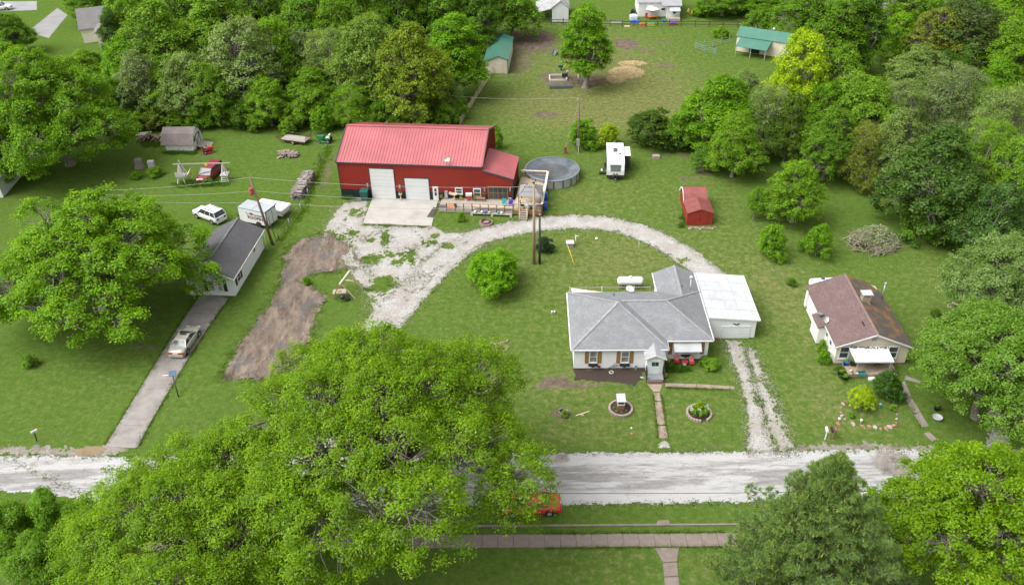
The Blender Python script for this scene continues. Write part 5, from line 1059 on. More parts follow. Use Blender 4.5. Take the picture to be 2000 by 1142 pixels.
T(1512, 459, 34, 4.9, 'bushB', 'bright', 'young leafy tree left of its twin in the right lawn')
T(1601, 462, 33, 4.7, 'bushB', 'bright', 'young leafy tree nearest the brush pile')
T(1478, 388, 24, 5.0, 'wispy', 'bright', 'thin sapling left of the dense round headed tree')
T(1063, 475, 21, 2.0, 'bushA', (.020, .060, .022), 'dark blue green bush beside the two utility poles', name='bush', cat='bush')
T(900, 421, 10, 1.5, 'bushA', 'bright', 'small rounded shrub in the lawn before the deck', name='bush', cat='bush')
T(1140, 250, 36, 4.6, 'bushB', 'bright', 'leafy bush round the foot of the meter pole')
T(1186, 256, 25, 4.0, 'bushB', 'lime', 'lime green bush right of the meter pole')
T(968, 262, 17, 4.0, 'bushA', 'mid', 'bush at the back corner of the red building')
T(1390, 709, 19, 1.3, 'bushA', 'mid', 'low flowering bush at the right corner of the white house', name='bush', cat='bush')
T(1377, 703, 14, 1.2, 'bushA', 'dark', 'dark low bush between the red chairs and the corner bush', name='bush', cat='bush')
T(1607, 672, 10, 1.6, 'bushA', 'mid', 'upper flowering shrub along the side wall of the beige house', name='bush', cat='bush')
T(1611, 692, 15, 1.7, 'bushA', 'bright', 'lower shrub with yellow flowers beside the beige house corner', name='bush', cat='bush')
T(1546, 549, 12, .9, 'bushA', 'deep', 'tiny dark bush in the lawn left of the white gas tank', name='bush', cat='bush')
T(1829, 608, 11, .9, 'bushA', 'deep', 'tiny dark bush in the lawn right of the beige house', name='bush', cat='bush')
T(55, 702, 17, 1.5, 'bushA', 'dark', 'small dark bush in the lower left lawn', name='bush', cat='bush')
T(1744, 794, 9, .7, 'bushA', 'mid', 'low clump in the middle of the stone ringed bed', name='bush', cat='bush')
T(1664, 809, 7, .7, 'bushA', 'bright', 'little green clump at the left of the stone ringed bed', name='bush', cat='bush')
T(597, 547, 10, 1.0, 'bushA', 'bright', 'weedy clump beside the turned dirt strip', name='bush', cat='bush')
T(300, 333, 20, 1.4, 'bushA', 'mid', 'low weedy clump round the old stump in the left lawn', name='bush', cat='bush')
T(265, 340, 14, 1.2, 'bushA', 'bright', 'low weedy clump left of the block pillar', name='bush', cat='bush')
T(405, 352, 14, 1.1, 'bushA', 'dark', 'weeds round the front of the maroon minivan', name='bush', cat='bush')
# wood behind the red building and the left lawn
WOODL = [(170, 130, 48, 8, 'broadB', 'mid', 'tree filling the yard below the far grey house', 0), (245, 125, 52, 11, 'broadA', 'bright', 'fresh green tree left of the grey green tree', 0), (25, 135, 60, 11, 'broadB', 'mid', 'tree at the left edge behind the tall maple', 0), (215, 185, 45, 8, 'broadC', 'dark', 'low dark tree at the left end of the back hedge', 0), (-30, 250, 60, 12, 'broadB', 'mid', 'tree cut by the left edge beside the tall maple', 0), (320, 175, 50, 9, 'broadB', 'mid', 'tree filling the gap above the white shed', 0), (415, 165, 50, 10, 'broadA', 'mid', 'tree filling the gap below the cottonwood', .1), (20, 55, 40, 9, 'broadA', 'dark', 'dark tree at the left picture edge beside the far street', 0), (222, 66, 30, 11, 'tallA', (.055, .13, .012), 'feathery upright tree beside the far grey house', 0), (165, -5, 45, 9, 'broadB', 'dark', 'dark tree above the far pale driveway', 0),
    (310, 70, 82, 15, 'broadB', 'mid', 'wide mid green tree left of the pale trunked cottonwood', .1), (270, 150, 52, 11, 'wispy', 'sage', 'loose greyish tree leaning behind the upper left maple', .3), (360, 150, 55, 11, 'broadA', 'gray', 'grey green tree below the wide mid green tree', .25),
    (430, 40, 70, 17, 'tallA', 'mid', 'tall tree at the top edge above the cottonwood', .1), (468, 105, 78, 15, 'wispy', 'gray', 'pale trunked cottonwood with greyish leaves', .55), (540, 95, 52, 13, 'broadC', 'maple', 'yellow green tree right of the cottonwood', 0), (520, 185, 46, 9, 'broadA', 'mid', 'tree with drooping boughs right of the pale trunks', 0),
    (600, 35, 70, 15, 'broadA', 'dark', 'dark tree at the top edge, third clump from the left', 0), (700, 25, 60, 15, 'broadB', 'dark', 'dark tree behind the tall light crowned tree', 0), (770, 10, 60, 15, 'broadA', 'deep', 'darkest tree at the top edge above the olive tree', 0), (850, 8, 60, 14, 'broadC', 'dark', 'dark tree at the top edge right of the olive tree', 0),
    (585, 105, 50, 11, 'wispy', 'sage', 'greyish feathery tree in the middle of the left wood', .25), (640, 110, 60, 12, 'willow', 'gray', 'soft grey green tree left of the light crowned tree', .2), (610, 170, 55, 9, 'broadB', 'mid', 'two trunked tree with a gap of grass to its right', 0), (715, 105, 78, 15, 'broadC', (.15, .27, .035), 'tall light crowned tree left of the olive tree', .15),
    (805, 120, 78, 15, 'broadB', (.150, .235, .018), 'round olive tree with brownish seed clusters behind the red building', 0), (890, 88, 62, 13, 'tallA', 'bright', 'bright green tree at the left of the pasture beside the green shed', 0), (760, 185, 50, 8, 'broadA', 'dark', 'dark tree directly behind the red roof ridge', 0), (690, 195, 45, 8, 'willow', 'mid', 'bushy tree behind the left end of the red roof', 0),
    (868, 180, 42, 7, 'willow', 'gray', 'grey green bushy tree left of the board fence', .15), (1000, 2, 52, 11, 'broadC', 'dark', 'dark drooping tree above the green shed', 0), (930, 20, 45, 12, 'broadA', 'deep', 'deep green tree between the bright tree and the drooping tree', 0), (650, 55, 50, 14, 'broadC', 'mid', 'mid green tree at the top edge, left of the darkest tree', 0), (490, 10, 60, 16, 'broadB', 'dark', 'dark tree at the top edge above the yellow green tree', 0), (250, 5, 60, 15, 'broadA', 'mid', 'tree cut by the top edge above the wide mid green tree', 0), (350, 0, 60, 15, 'broadC', 'dark', 'dark tree cut by the top edge left of the tall tree', 0), (560, -15, 70, 14, 'broadA', 'dark', 'farthest dark tree over the middle of the left wood', 0), (900, -10, 70, 14, 'broadB', 'dark', 'farthest dark tree over the bright green tree', 0)]
for a in WOODL: T(a[0], a[1], a[2] * 1.14, a[3] * (1.15 if a[3] > 9 else 1.0), *a[4:7], silver=a[7], group='trees of the wood behind the red building')
for i, (u, v, hw, h, c, lb) in enumerate([(270, 232, 26, 3.4, 'mid', 'hedge bush at the left end of the back lawn edge'), (305, 228, 28, 3.6, (.13, .16, .03), 'yellowish hedge bush left of the white shed roof'), (345, 230, 28, 3.4, 'mid', 'hedge bush behind the white shed'), (390, 218, 34, 4.6, 'bright', 'tall hedge bush right of the white shed'), (430, 212, 32, 5.0, 'dark', 'dark hedge bush behind the maroon minivan lawn'), (470, 220, 32, 4.6, 'deep', 'deep shaded hedge bush below the pale trunks'), (510, 220, 30, 4.4, 'dark', 'dark hedge bush left of the flatbed trailer'),
    (585, 215, 32, 5.0, 'mid', 'hedge bush behind the flatbed trailer'), (625, 225, 28, 4.4, 'bright', 'hedge bush behind the green mower'), (655, 212, 28, 5.2, 'dark', 'dark hedge bush between mower and red building'), (700, 215, 34, 5.5, 'mid', 'underbrush behind the left part of the red roof'), (745, 215, 34, 5.2, 'dark', 'dark underbrush behind the red roof'), (790, 212, 34, 5.2, 'mid', 'underbrush behind the middle of the red roof'), (825, 215, 30, 4.6, 'bright', 'bright underbrush left of the grey pole'), (870, 218, 26, 4.2, 'mid', 'underbrush right of the grey pole'), (895, 205, 22, 4.0, 'bright', 'light underbrush touching the board fence'), (560, 240, 22, 3.2, 'mid', 'low bush left behind the flatbed trailer')]):
    T(u, v, hw, h, 'bushA' if i % 2 else 'bushB', c, lb, name='hedge_bush', cat='bush', group='bushes along the back lawn edge')
T(1146, 70, 60, 15, 'tallA', 'bright', 'lone leafy tree standing in the middle of the pasture', zc=.6); T(1146, 66, 50, 11, 'tallA', 'bright', 'second stem crowded into the lone pasture tree', zc=.62) if False else None
WOODR = [(1985, 22, 58, 11, 'broadB', 'mid', 'tree in the extreme top right corner', 0), (1930, -8, 55, 9, 'broadC', 'bright', 'tree cut by the top edge near the right corner', 0), (1412, 205, 86, 9.5, 'broadB', 'bright', 'broad bright tree below the right green roofed shed', 0), (1455, 165, 46, 7, 'wispy', 'gray', 'greyish tree directly in front of the right green roofed shed', .2), (1278, 238, 56, 6.0, 'bushB', (.055, .115, .012), 'low dark spreading tree right of the travel trailer', 0), (1340, 240, 45, 7, 'broadC', 'dark', 'dark tree between the low spreading tree and the broad bright tree', 0),
    (1563, 130, 62, 13, 'broadC', 'lime', 'yellow lime tree, the brightest of the right wood', 0), (1500, 215, 62, 9.5, 'willow', 'gray', 'grey green feathery tree below the lime tree', .35), (1545, 235, 45, 9, 'broadA', (.075, .15, .010), 'olive tree hanging under the lime tree', 0), (1640, 150, 62, 11, 'broadB', 'mid', 'mid green tree right of the lime tree', 0), (1640, 60, 60, 12, 'tallA', 'dark', 'dark tall tree behind the mid green tree', 0), (1690, 45, 50, 13, 'tallA', 'deep', 'deep green upright tree left of the far lane', 0),
    (1572, 15, 60, 10, 'wispy', 'dark', 'dark tree with bare grey twigs at the top edge', 0), (1490, -12, 55, 7, 'broadA', 'dark', 'dark tree above the right green roofed shed', 0), (1660, 90, 45, 7, 'willow', 'olive', 'olive bushy tree behind the mid green tree', 0), (1761, 62, 42, 8, 'broadC', 'maple', 'round bright topped tree standing alone before the far lane', 0), (1885, 45, 95, 11, 'wispy', (.065, .115, .025), 'airy willow like tree at the top right', .1), (1830, 60, 60, 10, 'wispy', 'olive', 'airy tree left of the top right willow', .1), (1885, 110, 42, 7, 'broadC', 'bright', 'bright round tree below the top right willow', 0), (1855, 130, 45, 7, 'broadA', (.05, .125, .01), 'green tree leaning on the bright round tree', 0), (1795, 130, 62, 7.5, 'broadB', 'gray', 'greyish spreading tree in the middle of the right wood', .1),
    (1690, 200, 72, 10, 'broadA', 'mid', 'mid green tree with a dead limb in the right wood', .1), (1760, 205, 62, 9, 'willow', 'gray', 'grey green tree left of the big right edge crowns', .3), (1860, 185, 85, 11, 'willow', 'sage', 'pale sage tree near the right edge', .4), (1950, 165, 60, 9, 'broadB', 'bright', 'bright tree at the right edge below the willow', 0), (1960, 235, 80, 12, 'willow', 'gray', 'grey green tree cut by the right edge', .3), (1625, 265, 58, 9, 'broadB', 'dark', 'dark tree behind the dense round headed lawn tree', 0), (1690, 285, 55, 8, 'willow', 'olive', 'olive drooping tree at the back of the right lawn', .1),
    (1440, 270, 55, 8, 'broadA', 'mid', 'lower tree at the front of the right wood near the bare patch', 0), (1840, 330, 98, 12, 'broadB', (.065, .145, .018), 'large crowned tree overhanging the right lawn', .1), (1925, 300, 70, 11, 'willow', 'mid', 'tree between the large crowned tree and the right edge', .1), (1945, 410, 62, 9, 'broadA', (.060, .14, .022), 'tree at the right lawn edge above the silvery maple', .2), (1750, 270, 60, 9, 'broadB', 'gray', 'grey green tree behind the large crowned tree', .2), (1585, 62, 42, 7, 'broadB', 'mid', 'mid green tree behind the lime tree', 0), (1990, 90, 60, 10, 'broadA', 'mid', 'mid green tree at the far top right corner', 0), (1415, -8, 50, 7, 'broadC', 'dark', 'dark tree right of the far white house garden', 0), (1610, 200, 45, 8, 'broadA', 'bright', 'fresh green tree under the mid green tree', 0), (1790, -10, 60, 9, 'broadB', 'mid', 'tree cut by the top edge beyond the far lane', 0), (1375, 300, 30, 4, 'bushB', 'deep', 'deep shaded bush at the front edge of the right wood', 0), (1850, 420, 60, 6.5, 'bushB', 'deep', 'deep green underbrush below the large crowned tree', 0), (1700, 240, 40, 6, 'bushA', 'dark', 'dark underbrush at the back of the right lawn', 0), (1480, 40, 30, 6, 'bushA', 'dark', 'dark bush behind the corral rail', 0), (1410, 60, 18, 2.2, 'bushA', 'mid', 'small garden bush beside the far white house', 0), (1370, 18, 20, 2.6, 'bushA', 'bright', 'garden shrub right of the far white house', 0), (1990, 330, 60, 11, 'broadB', 'mid', 'tree cut by the right edge beside the large crowned tree', .1)]
for a in WOODR: T(a[0], a[1], a[2] * 1.1, a[3] * (1.25 if a[3] > 7 else 1.0), *a[4:7], silver=a[7], group='trees of the wood on the right')
# ------------------------------------------------------------------ vehicles
def heading(a, b): d = G(*b) - G(*a); return math.atan2(d[1], d[0])
WHEEL = {}
def wheel_meshes(r, wdt):
    if (r, wdt) not in WHEEL:
        t = MB(); t.lathe([(r * .62, -wdt / 2), (r * .93, -wdt / 2), (r, -wdt / 2 + .03), (r, wdt / 2 - .03), (r * .93, wdt / 2), (r * .62, wdt / 2)], n=20, capb=True, capt=True)
        m_ = MB(); m_.lathe([(r * .60, wdt / 2 - .01), (r * .58, wdt / 2 + .012), (r * .15, wdt / 2 + .02), (.02, wdt / 2 + .03)], n=10, smooth=False, capb=False)
        for me, mt in ((t, TYRE), (m_, RIM)):
            me.v = [(x, -z, y) for x, y, z in me.v]
        a, b = t.mesh('tyre'), m_.mesh('rim'); a.materials.append(TYRE); b.materials.append(RIM); WHEEL[(r, wdt)] = (a, b)
    return WHEEL[(r, wdt)]
def add_wheel(parent, x, y, r=.32, wdt=.21):
    a, b = wheel_meshes(r, wdt); w_ = link('wheel', a, parent, (x, y, r), 0 if y < 0 else PI); link('rim', b, w_); return w_
def car(label, cat, loc, rz, paint, kind, name='parked_car', L=4.8, Wd=1.78, sunroof=False, rack=False):
    t = thing(name, label, cat, loc, rz); w = Wd / 2
    P_ = {'sedan': dict(st=[(-.5, .50, .78, .80), (-.485, .30, .90, .92), (-.40, .24, .98, .98), (-.26, .22, .99, 1), (.18, .22, .97, 1), (.30, .22, .93, .99), (.43, .24, .80, .95), (.49, .30, .68, .86), (.5, .42, .60, .78)], cab=(-.33, .24), rf=(-.19, .06), h=1.41, cr=.70),
          'van': dict(st=[(-.5, .45, 1.05, .90), (-.49, .30, 1.12, .96), (-.40, .24, 1.14, 1), (.10, .22, 1.10, 1), (.26, .22, 1.06, 1), (.40, .24, .95, .96), (.48, .30, .80, .86), (.5, .42, .66, .78)], cab=(-.485, .31), rf=(-.44, .12), h=1.76, cr=.80),
          'suv': dict(st=[(-.5, .50, 1.0, .92), (-.49, .36, 1.06, .97), (-.40, .32, 1.10, 1), (.12, .30, 1.08, 1), (.24, .30, 1.06, 1), (.42, .32, 1.0, .97), (.49, .38, .90, .9), (.5, .5, .75, .84)], cab=(-.485, .24), rf=(-.42, .08), h=1.78, cr=.82)}[kind]
    sec = []
    for f, zb, zt, k in P_['st']:
        y = w * k; sec.append([(f * L, -y * .90, zb), (f * L, -y, zb + .18), (f * L, -y * 1.0, zt - .18), (f * L, -y * .93, zt), (f * L, -y * .5, zt + .03), (f * L, 0, zt + .04), (f * L, y * .5, zt + .03), (f * L, y * .93, zt), (f * L, y, zt - .18), (f * L, y, zb + .18), (f * L, y * .90, zb)])
    n = len(sec[0]); vs = [p for s_ in sec for p in s_]; fs = [(j * n + i, (j + 1) * n + i, (j + 1) * n + (i + 1) % n, j * n + (i + 1) % n) for j in range(len(sec) - 1) for i in range(n)]
    mb = MB(); mb.add(vs, fs, True); k = (len(sec) - 1) * n; mb.f += [tuple(range(n)), tuple(k + i for i in reversed(range(n)))]; mb.sm += [False, False]
    mb.build('body', paint, t)
    c0, c1 = P_['cab']; r0, r1 = P_['rf']; h = P_['h']; wr = w * P_['cr']; zb = P_['st'][3][2] - .02; wb = w * .93
    B = [(c0 * L, -wb, zb), (c1 * L, -wb, zb), (c1 * L, wb, zb), (c0 * L, wb, zb)]; R_ = [(r0 * L, -wr, h - .04), (r1 * L, -wr, h - .04), (r1 * L, wr, h - .04), (r0 * L, wr, h - .04)]
    for nm, q in (('side_window', (0, 1)), ('windscreen', (1, 2)), ('side_window', (2, 3)), ('rear_window', (3, 0))):
        a, b = q; g_ = MB(); I = np.array([0, 0, .0]); g_.add([B[a], B[b], R_[b], R_[a], (0, 0, zb)], [(0, 1, 2, 3), (1, 0, 4)]); g_.build(nm, CARGL, t)
    ro = MB(); m_ = .03
    ro.add([(R_[0][0] - m_, -wr - m_, h - .05), (R_[1][0] + m_, -wr - m_, h - .05), (R_[1][0] + m_, wr + m_, h - .05), (R_[0][0] - m_, wr + m_, h - .05), (R_[0][0] + .1, -wr * .82, h), (R_[1][0] - .12, -wr * .82, h), (R_[1][0] - .12, wr * .82, h), (R_[0][0] + .1, wr * .82, h)],
           [(0, 1, 5, 4), (1, 2, 6, 5), (2, 3, 7, 6), (3, 0, 4, 7), (4, 5, 6, 7), (3, 2, 1, 0)], False)
    for a in range(4): ro.beam(B[a], R_[a], .09, .07)
    for s in (-1, 1):
        for f in ((.45, .55) if kind == 'sedan' else (.30, .62)):
            xb = (c0 + (c1 - c0) * f) * L; xr = (r0 + (r1 - r0) * f) * L; ro.beam((xb, s * (wb + .005), zb), (xr, s * (wr + .005), h - .05), .08, .04)
    roof_ = ro.build('roof', paint, t)
    if sunroof: MB().box(-.02 * L, .045 * L, -.36, .36, h - .02, h + .012).build('sunroof', CARGL, roof_)
    if rack:
        rk = MB()
        for s in (-1, 1): rk.beam((r0 * L + .2, s * wr * .8, h + .05), (r1 * L - .2, s * wr * .8, h + .05), .04, .04)
        for f in (.25, .5, .75): rk.beam(((r0 + (r1 - r0) * f) * L, -wr * .8, h + .06), ((r0 + (r1 - r0) * f) * L, wr * .8, h + .06), .04, .03)
        rk.build('roof_rack', DGREY, roof_)
    for s in (-1, 1):
        for fx in (-.305, .315):
            am = MB(); am.tube((fx * L, s * (w - .12), .34), (fx * L, s * (w + .006), .34), .41, n=18); am.build('wheel_arch', BLACK, t); add_wheel(t, fx * L, s * (w - .07))
        z = P_['st'][-2][2]; MB().box(.475 * L, .497 * L, s * w * .66 - .17, s * w * .66 + .17, z - .16, z + .03).build('headlight', LAMPG, t)
        z = P_['st'][1][2]; tl = (.30 if kind == 'sedan' else .12); MB().box(-.502 * L, -.48 * L, s * w * .62 - tl, s * w * .62 + (.22 if kind == 'sedan' else .16), z - .24 if kind == 'sedan' else z - .35, z - .06).build('tail_light', TAIL, t)
        mm = MB(); mm.box((c1 - .035) * L, (c1 - .005) * L, s * (w + .08) - .09, s * (w + .08) + .09, zb - .02, zb + .13); mm.build('mirror', paint, t)
    MB().box(-.507 * L, -.49 * L, -.26, .26, P_['st'][1][2] - .24, P_['st'][1][2] - .09).build('licence_plate', WHITE, t)
    MB().box(-.515 * L, -.46 * L, -w * .86, w * .86, .34, .56).build('rear_bumper', paint, t)
    MB().box(.46 * L, .512 * L, -w * .80, w * .80, .32, .5).build('front_bumper', paint, t)
    MB().box(.49 * L, .507 * L, -.38, .38, .52, .66).build('grille', BLACK, t)
    return t
def carpaint(n_, c, metal=0.0): return pm(n_, c, .22, .03, 1, metal=metal, spec=.6)
a = G(344, 701); hd = heading((311, 698), (346, 642)) - .03; d = np.array([math.cos(hd), math.sin(hd), 0])
car('beige four door sedan with sunroof parked on the left concrete driveway', 'car', a + d * 2.35 + np.array([.1, 0, 0]), hd, carpaint('champagne_paint', (.44, .41, .355), .2), 'sedan', sunroof=True)
a = G(396, 361); hd = heading((428, 331), (396, 361)); d = np.array([math.cos(hd), math.sin(hd), 0])
car('maroon minivan facing the camera beside the wooden play frame', 'minivan', a - d * 2.4, hd, carpaint('maroon_paint', (.20, .015, .035)), 'van', L=4.9, Wd=1.85)
hd = heading((437, 433), (384, 412)); d = np.array([math.cos(hd), math.sin(hd), 0])
car('white sport utility car with roof rack parked behind the charcoal roofed house', 'suv', G(434, 436) + d * 2.3, hd, carpaint('white_car_paint', (.62, .62, .62)), 'suv', L=4.8, Wd=1.85, rack=True)
hd = heading((1095, 990), (1000, 993)); d = np.array([math.cos(hd), math.sin(hd), 0])
car('bright red sedan parked on the street edge half hidden under the foreground oak', 'car', G(1094, 991) + d * 2.4, hd, carpaint('red_car_paint', (.62, .02, .05)), 'sedan')
car('white car under the broad yellow green maple beside the charcoal roofed house', 'car', G(205, 592), 1.9, carpaint('white_paint_old', (.72, .72, .72)), 'van')
car('white car cut by the picture edge on the far side street', 'car', G(2, 20), .2, carpaint('white_car_far', (.75, .75, .75)), 'suv')
# roofing trailer
hd = heading((527, 446), (468, 433)); 
tf = Frame(G(525, 449), hd + PI)
tl = 4.3; tw = 2.1; zb = .5; zt = 2.45
rt = thing('cargo_trailer', 'white enclosed cargo trailer lettered roofing parked behind the charcoal roofed house', 'trailer', tf.o, tf.rz)
TW = pm('trailer_white', (.62, .645, .65), .45, .04, .8, dirt=.12); TROOF = pm('trailer_roof', (.33, .36, .39), .4, .06, .8)
mb = MB(); mb.box(-tl, 0, 0, tw, zb, zt); mb.build('body', TW, rt)
mb = MB(); mb.box(-tl - .02, .02, -.02, tw + .02, zt, zt + .05); trf = mb.build('roof', TROOF, rt); MB().box(-tl * .5 - .02, -tl * .5 + .02, -.02, tw + .02, zt + .051, zt + .06).build('roof_seam', DGREY, trf)
mb = MB()
for z in (zb, zt - .04): mb.box(-tl - .01, .01, -.012, -.001, z, z + .05)
mb.box(-tl - .015, .015, -.02, -.003, zt + .0, zt + .06); mb.build('edge_trim', GALV, rt)
mb = MB(); mb.box(-.04, .04, -.05, .02, zb - .1, zt + .07); mb.beam((.0, 0, zt + .07), (.0, tw, zt + .07), .1, .1); mb.build('corner_frame', BLACK, rt)
mb = MB(); mb.box(.002, .03, .1, tw / 2 - .02, zb + .05, zt - .1); mb.build('door', TW, rt); mb = MB(); mb.box(.002, .03, tw / 2 + .02, tw - .1, zb + .05, zt - .1); dr = mb.build('door', TW, rt)
MB().box(.03, .06, tw / 2 + .1, tw / 2 + .14, zb + .1, zt - .2).build('lock_bar', DGREY, dr)
for y in (.14, tw - .14): MB().box(.031, .06, y - .07, y + .07, zb + .15, zb + .3).build('tail_light', TAIL, rt)
for y in (.02, tw - .02): am = MB(); am.tube((-1.4, y - .04, .45), (-1.4, y + .04, .45), .46, n=18); am.build('wheel_arch', BLACK, rt); add_wheel(rt, -1.4, y + (.02 if y < 1 else -.02), .36, .2)
mb = MB(); mb.beam((-tl, tw / 2 - .5, .5), (-tl - 1.3, tw / 2, .5), .1, .1); mb.beam((-tl, tw / 2 + .5, .5), (-tl - 1.3, tw / 2, .5), .1, .1); mb.build('hitch', BLACK, rt)
def lettering(parent, body, size, mt, loc, rot, name='lettering', ext=.006):
    cu = bpy.data.curves.new(name, 'FONT'); cu.body = body; cu.size = size; cu.offset = 0.016; cu.extrude = ext; cu.resolution_u = 2; cu.align_x = 'LEFT'; cu.space_character = 1.05
    tmp = bpy.data.objects.new('tmp_text', cu); COL.objects.link(tmp); bpy.context.view_layer.update()
    me = bpy.data.meshes.new_from_object(tmp.evaluated_get(bpy.context.evaluated_depsgraph_get())); bpy.data.objects.remove(tmp)
    me.materials.append(mt); o = link(name, me, parent, loc); o.rotation_euler = rot; return o
MAR = pm('maroon_ink', (.22, .02, .05), .6); TLI = pm('teal_ink', (.05, .28, .27), .6)
lettering(rt, 'L. HB', .46, MAR, (-3.15, -.018, 1.72), (PI / 2, 0, 0)); lettering(rt, 'Leonard', .40, TLI, (-1.95, -.018, 1.70), (PI / 2, 0, 0)); lettering(rt, 'ROOFING', .62, MAR, (-3.0, -.018, 1.14), (PI / 2, 0, 0))
# folded camper
cf = Frame(G(530, 424), heading((530, 424), (562, 412)) + PI / 2); hd = heading((530, 424), (479, 415))
pc = thing('popup_camper', 'low white folded camper trailer with roof vent behind the roofing trailer', 'camper', G(531, 400, 1.3) * np.array([1, 1, 0]), hd + PI)
mb = MB(); mb.box(-2.1, 2.1, -1.05, 1.05, .45, 1.05); mb.build('body', pm('camper_side', (.66, .68, .68), .5, .05, dirt=.1), pc)
mb = MB(); mb.prism([(-2.25, -1.0), (-2.1, -1.12), (2.1, -1.12), (2.25, -1.0), (2.25, 1.0), (2.1, 1.12), (-2.1, 1.12), (-2.25, 1.0)], 1.08, 1.32); mb.slab([(-2.1, -1.0, 1.40), (2.1, -1.0, 1.40), (2.1, 1.0, 1.40), (-2.1, 1.0, 1.40)], .08); cr = mb.build('roof', WHITE, pc)
MB().box(-.2, .55, -.35, .35, 1.40, 1.56).build('roof_vent', WMET, cr); MB().box(2.1, 2.14, -.9, .9, .55, .62).build('seam', DGREY, pc)
for y in (-.95, .95): MB().box(2.1, 2.15, y - .1, y + .1, .7, .85).build('tail_light', TAIL, pc); add_wheel(pc, .1, y, .28, .18)
# travel trailer
vf = Frame(G(1184, 352), math.radians(-5)); vw = 2.44; vh = 2.75
vl = vf.g(1187, 280, vh)[1] + 0.2
tv = thing('travel_trailer', 'white travel trailer with dark sides and slide-out parked at the tree edge', 'travel trailer', vf.o, vf.rz)
SIDE = pm('trailer_dark_side', (.035, .03, .038), .35, .1)
mb = MB(); mb.box(.02, vw - .02, .55, vl, .5, vh - .06); mb.build('side', SIDE, tv)
pr = [(.10, .75), (.10, 1.4), (.30, 2.3), (.60, vh), (vl, vh), (vl, vh - .1), (.75, vh - .12), (.45, 2.25), (.25, 1.4), (.25, .75)]
mb = MB(); mb.profx([(y, z) for y, z in pr][::-1], 0, vw); mb.build('shell', pm('trailer_shell', (.64, .64, .64), .35, .03), tv)
nrm = np.array([0, -1.1, .55]); mb = MB(); mb.slab([(.55, .105, 1.5), (1.9, .105, 1.5), (1.98, .265, 2.24), (.47, .265, 2.24)][::-1], .02, (0, .9, -.45)); mb.slab([(.5, .075, 1.34), (1.95, .075, 1.34), (1.9, .102, 1.495), (.55, .102, 1.495)][::-1], .03, (0, .9, -.45)); mb.build('front_window', pm('tinted_window', (.10, .12, .12), .12, .2, spec=.8), tv)
MB().box(.05, vw - .05, .1, .5, .35, .745).build('front_skirt', SIDE, tv)
mb = MB(); mb.prism([(vw + .01, 2.6), (vw + .85, 2.6), (vw + .85, 5.4), (vw + .01, 5.4)], .7, 2.5); so = mb.build('slide_out', SIDE, tv)
MB().box(vw + .01, vw + .9, 2.55, 5.45, 2.502, 2.57).build('slide_roof', WHITE, so)
mb = MB(); mb.prism([(.95, 3.3), (1.5, 3.3), (1.5, 4.3), (.95, 4.3)], vh, vh + .14); mb.build('air_conditioner', DGREY, tv); MB().box(1.75, 1.95, 2.5, 2.7, vh, vh + .18).build('roof_vent', BLACK, tv); MB().box(1.0, 1.4, 6.0, 6.3, vh, vh + .05).build('skylight', WMET, tv)
mb = MB(); mb.beam((.7, .3, .5), (vw / 2, -.9, .5), .1, .12); mb.beam((vw - .7, .3, .5), (vw / 2, -.9, .5), .1, .12); mb.build('hitch', BLACK, tv)
mb = MB(); mb.tube((vw / 2 - .2, -.05, .55), (vw / 2 - .2, -.05, 1.0), .16); mb.tube((vw / 2 + .2, -.05, .55), (vw / 2 + .2, -.05, 1.0), .16); mb.build('gas_bottles', DGREY, tv); MB().tube((vw / 2, -.8, 0), (vw / 2, -.8, .6), .05).build('jack', GALV, tv)
mb = MB(); mb.slab([(-.05, 1.6, .9), (-.05, 2.3, .9), (-1.0, 2.3, .2), (-1.0, 1.6, .2)], .05); sp = mb.build('entry_steps', BLACK, tv); mb = MB(); mb.slab([(-.5, 1.6, .62), (-.5, 2.3, .62), (-.75, 2.3, .62), (-.75, 1.6, .62)], .03); mb.build('step', WMET, sp)
for y in (vl * .55, vl * .55 + .8):
    for x in (.1, vw - .1): add_wheel(tv, x, y, .34, .2)
# flatbed trailer
kf = Frame(G(549, 279), heading((549, 281), (596, 287))); kl = kf.g(594, 287)[0]; 
ft = thing('flatbed_trailer', 'old flatbed utility trailer with wooden deck and mesh tailgate on the left lawn', 'trailer', kf.o, kf.rz); RUST = pm('rusty_steel', (.085, .055, .045), .8, .3, 3)
mb = MB(); me = None; kw = 1.9
for i in range(9): MB().box(0, kl, i * kw / 9 + .01, (i + 1) * kw / 9 - .01, .55, .60).build('plank', WOODG, ft)
mb.box(-.02, kl + .02, -.06, -.01, .45, .62); mb.box(-.02, kl + .02, kw + .01, kw + .06, .45, .62)
for x in np.linspace(0, kl, 6): mb.box(x - .03, x + .03, -.06, 0, .3, .55); mb.beam((x, kw + .03, .6), (x, kw + .03, 1.0), .05, .05)
mb.beam((0, kw + .03, 1.0), (kl, kw + .03, 1.0), .05, .05); mb.beam((0, .4, .5), (-1.4, kw / 2, .5), .08, .1); mb.beam((0, kw - .4, .5), (-1.4, kw / 2, .5), .08, .1); mb.build('frame', RUST, ft)
tg = MB()
for y in np.linspace(0, kw, 8): tg.beam((kl + .04, y, .6), (kl + .3, y, 1.6), .03, .03)
for t in np.linspace(0, 1, 6): tg.beam((kl + .04 + .26 * t, 0, .6 + t), (kl + .04 + .26 * t, kw, .6 + t), .03, .03)
tg.build('tailgate', RUST, ft)
for y in (-.1, kw + .1): add_wheel(ft, kl * .52, y, .33, .2)
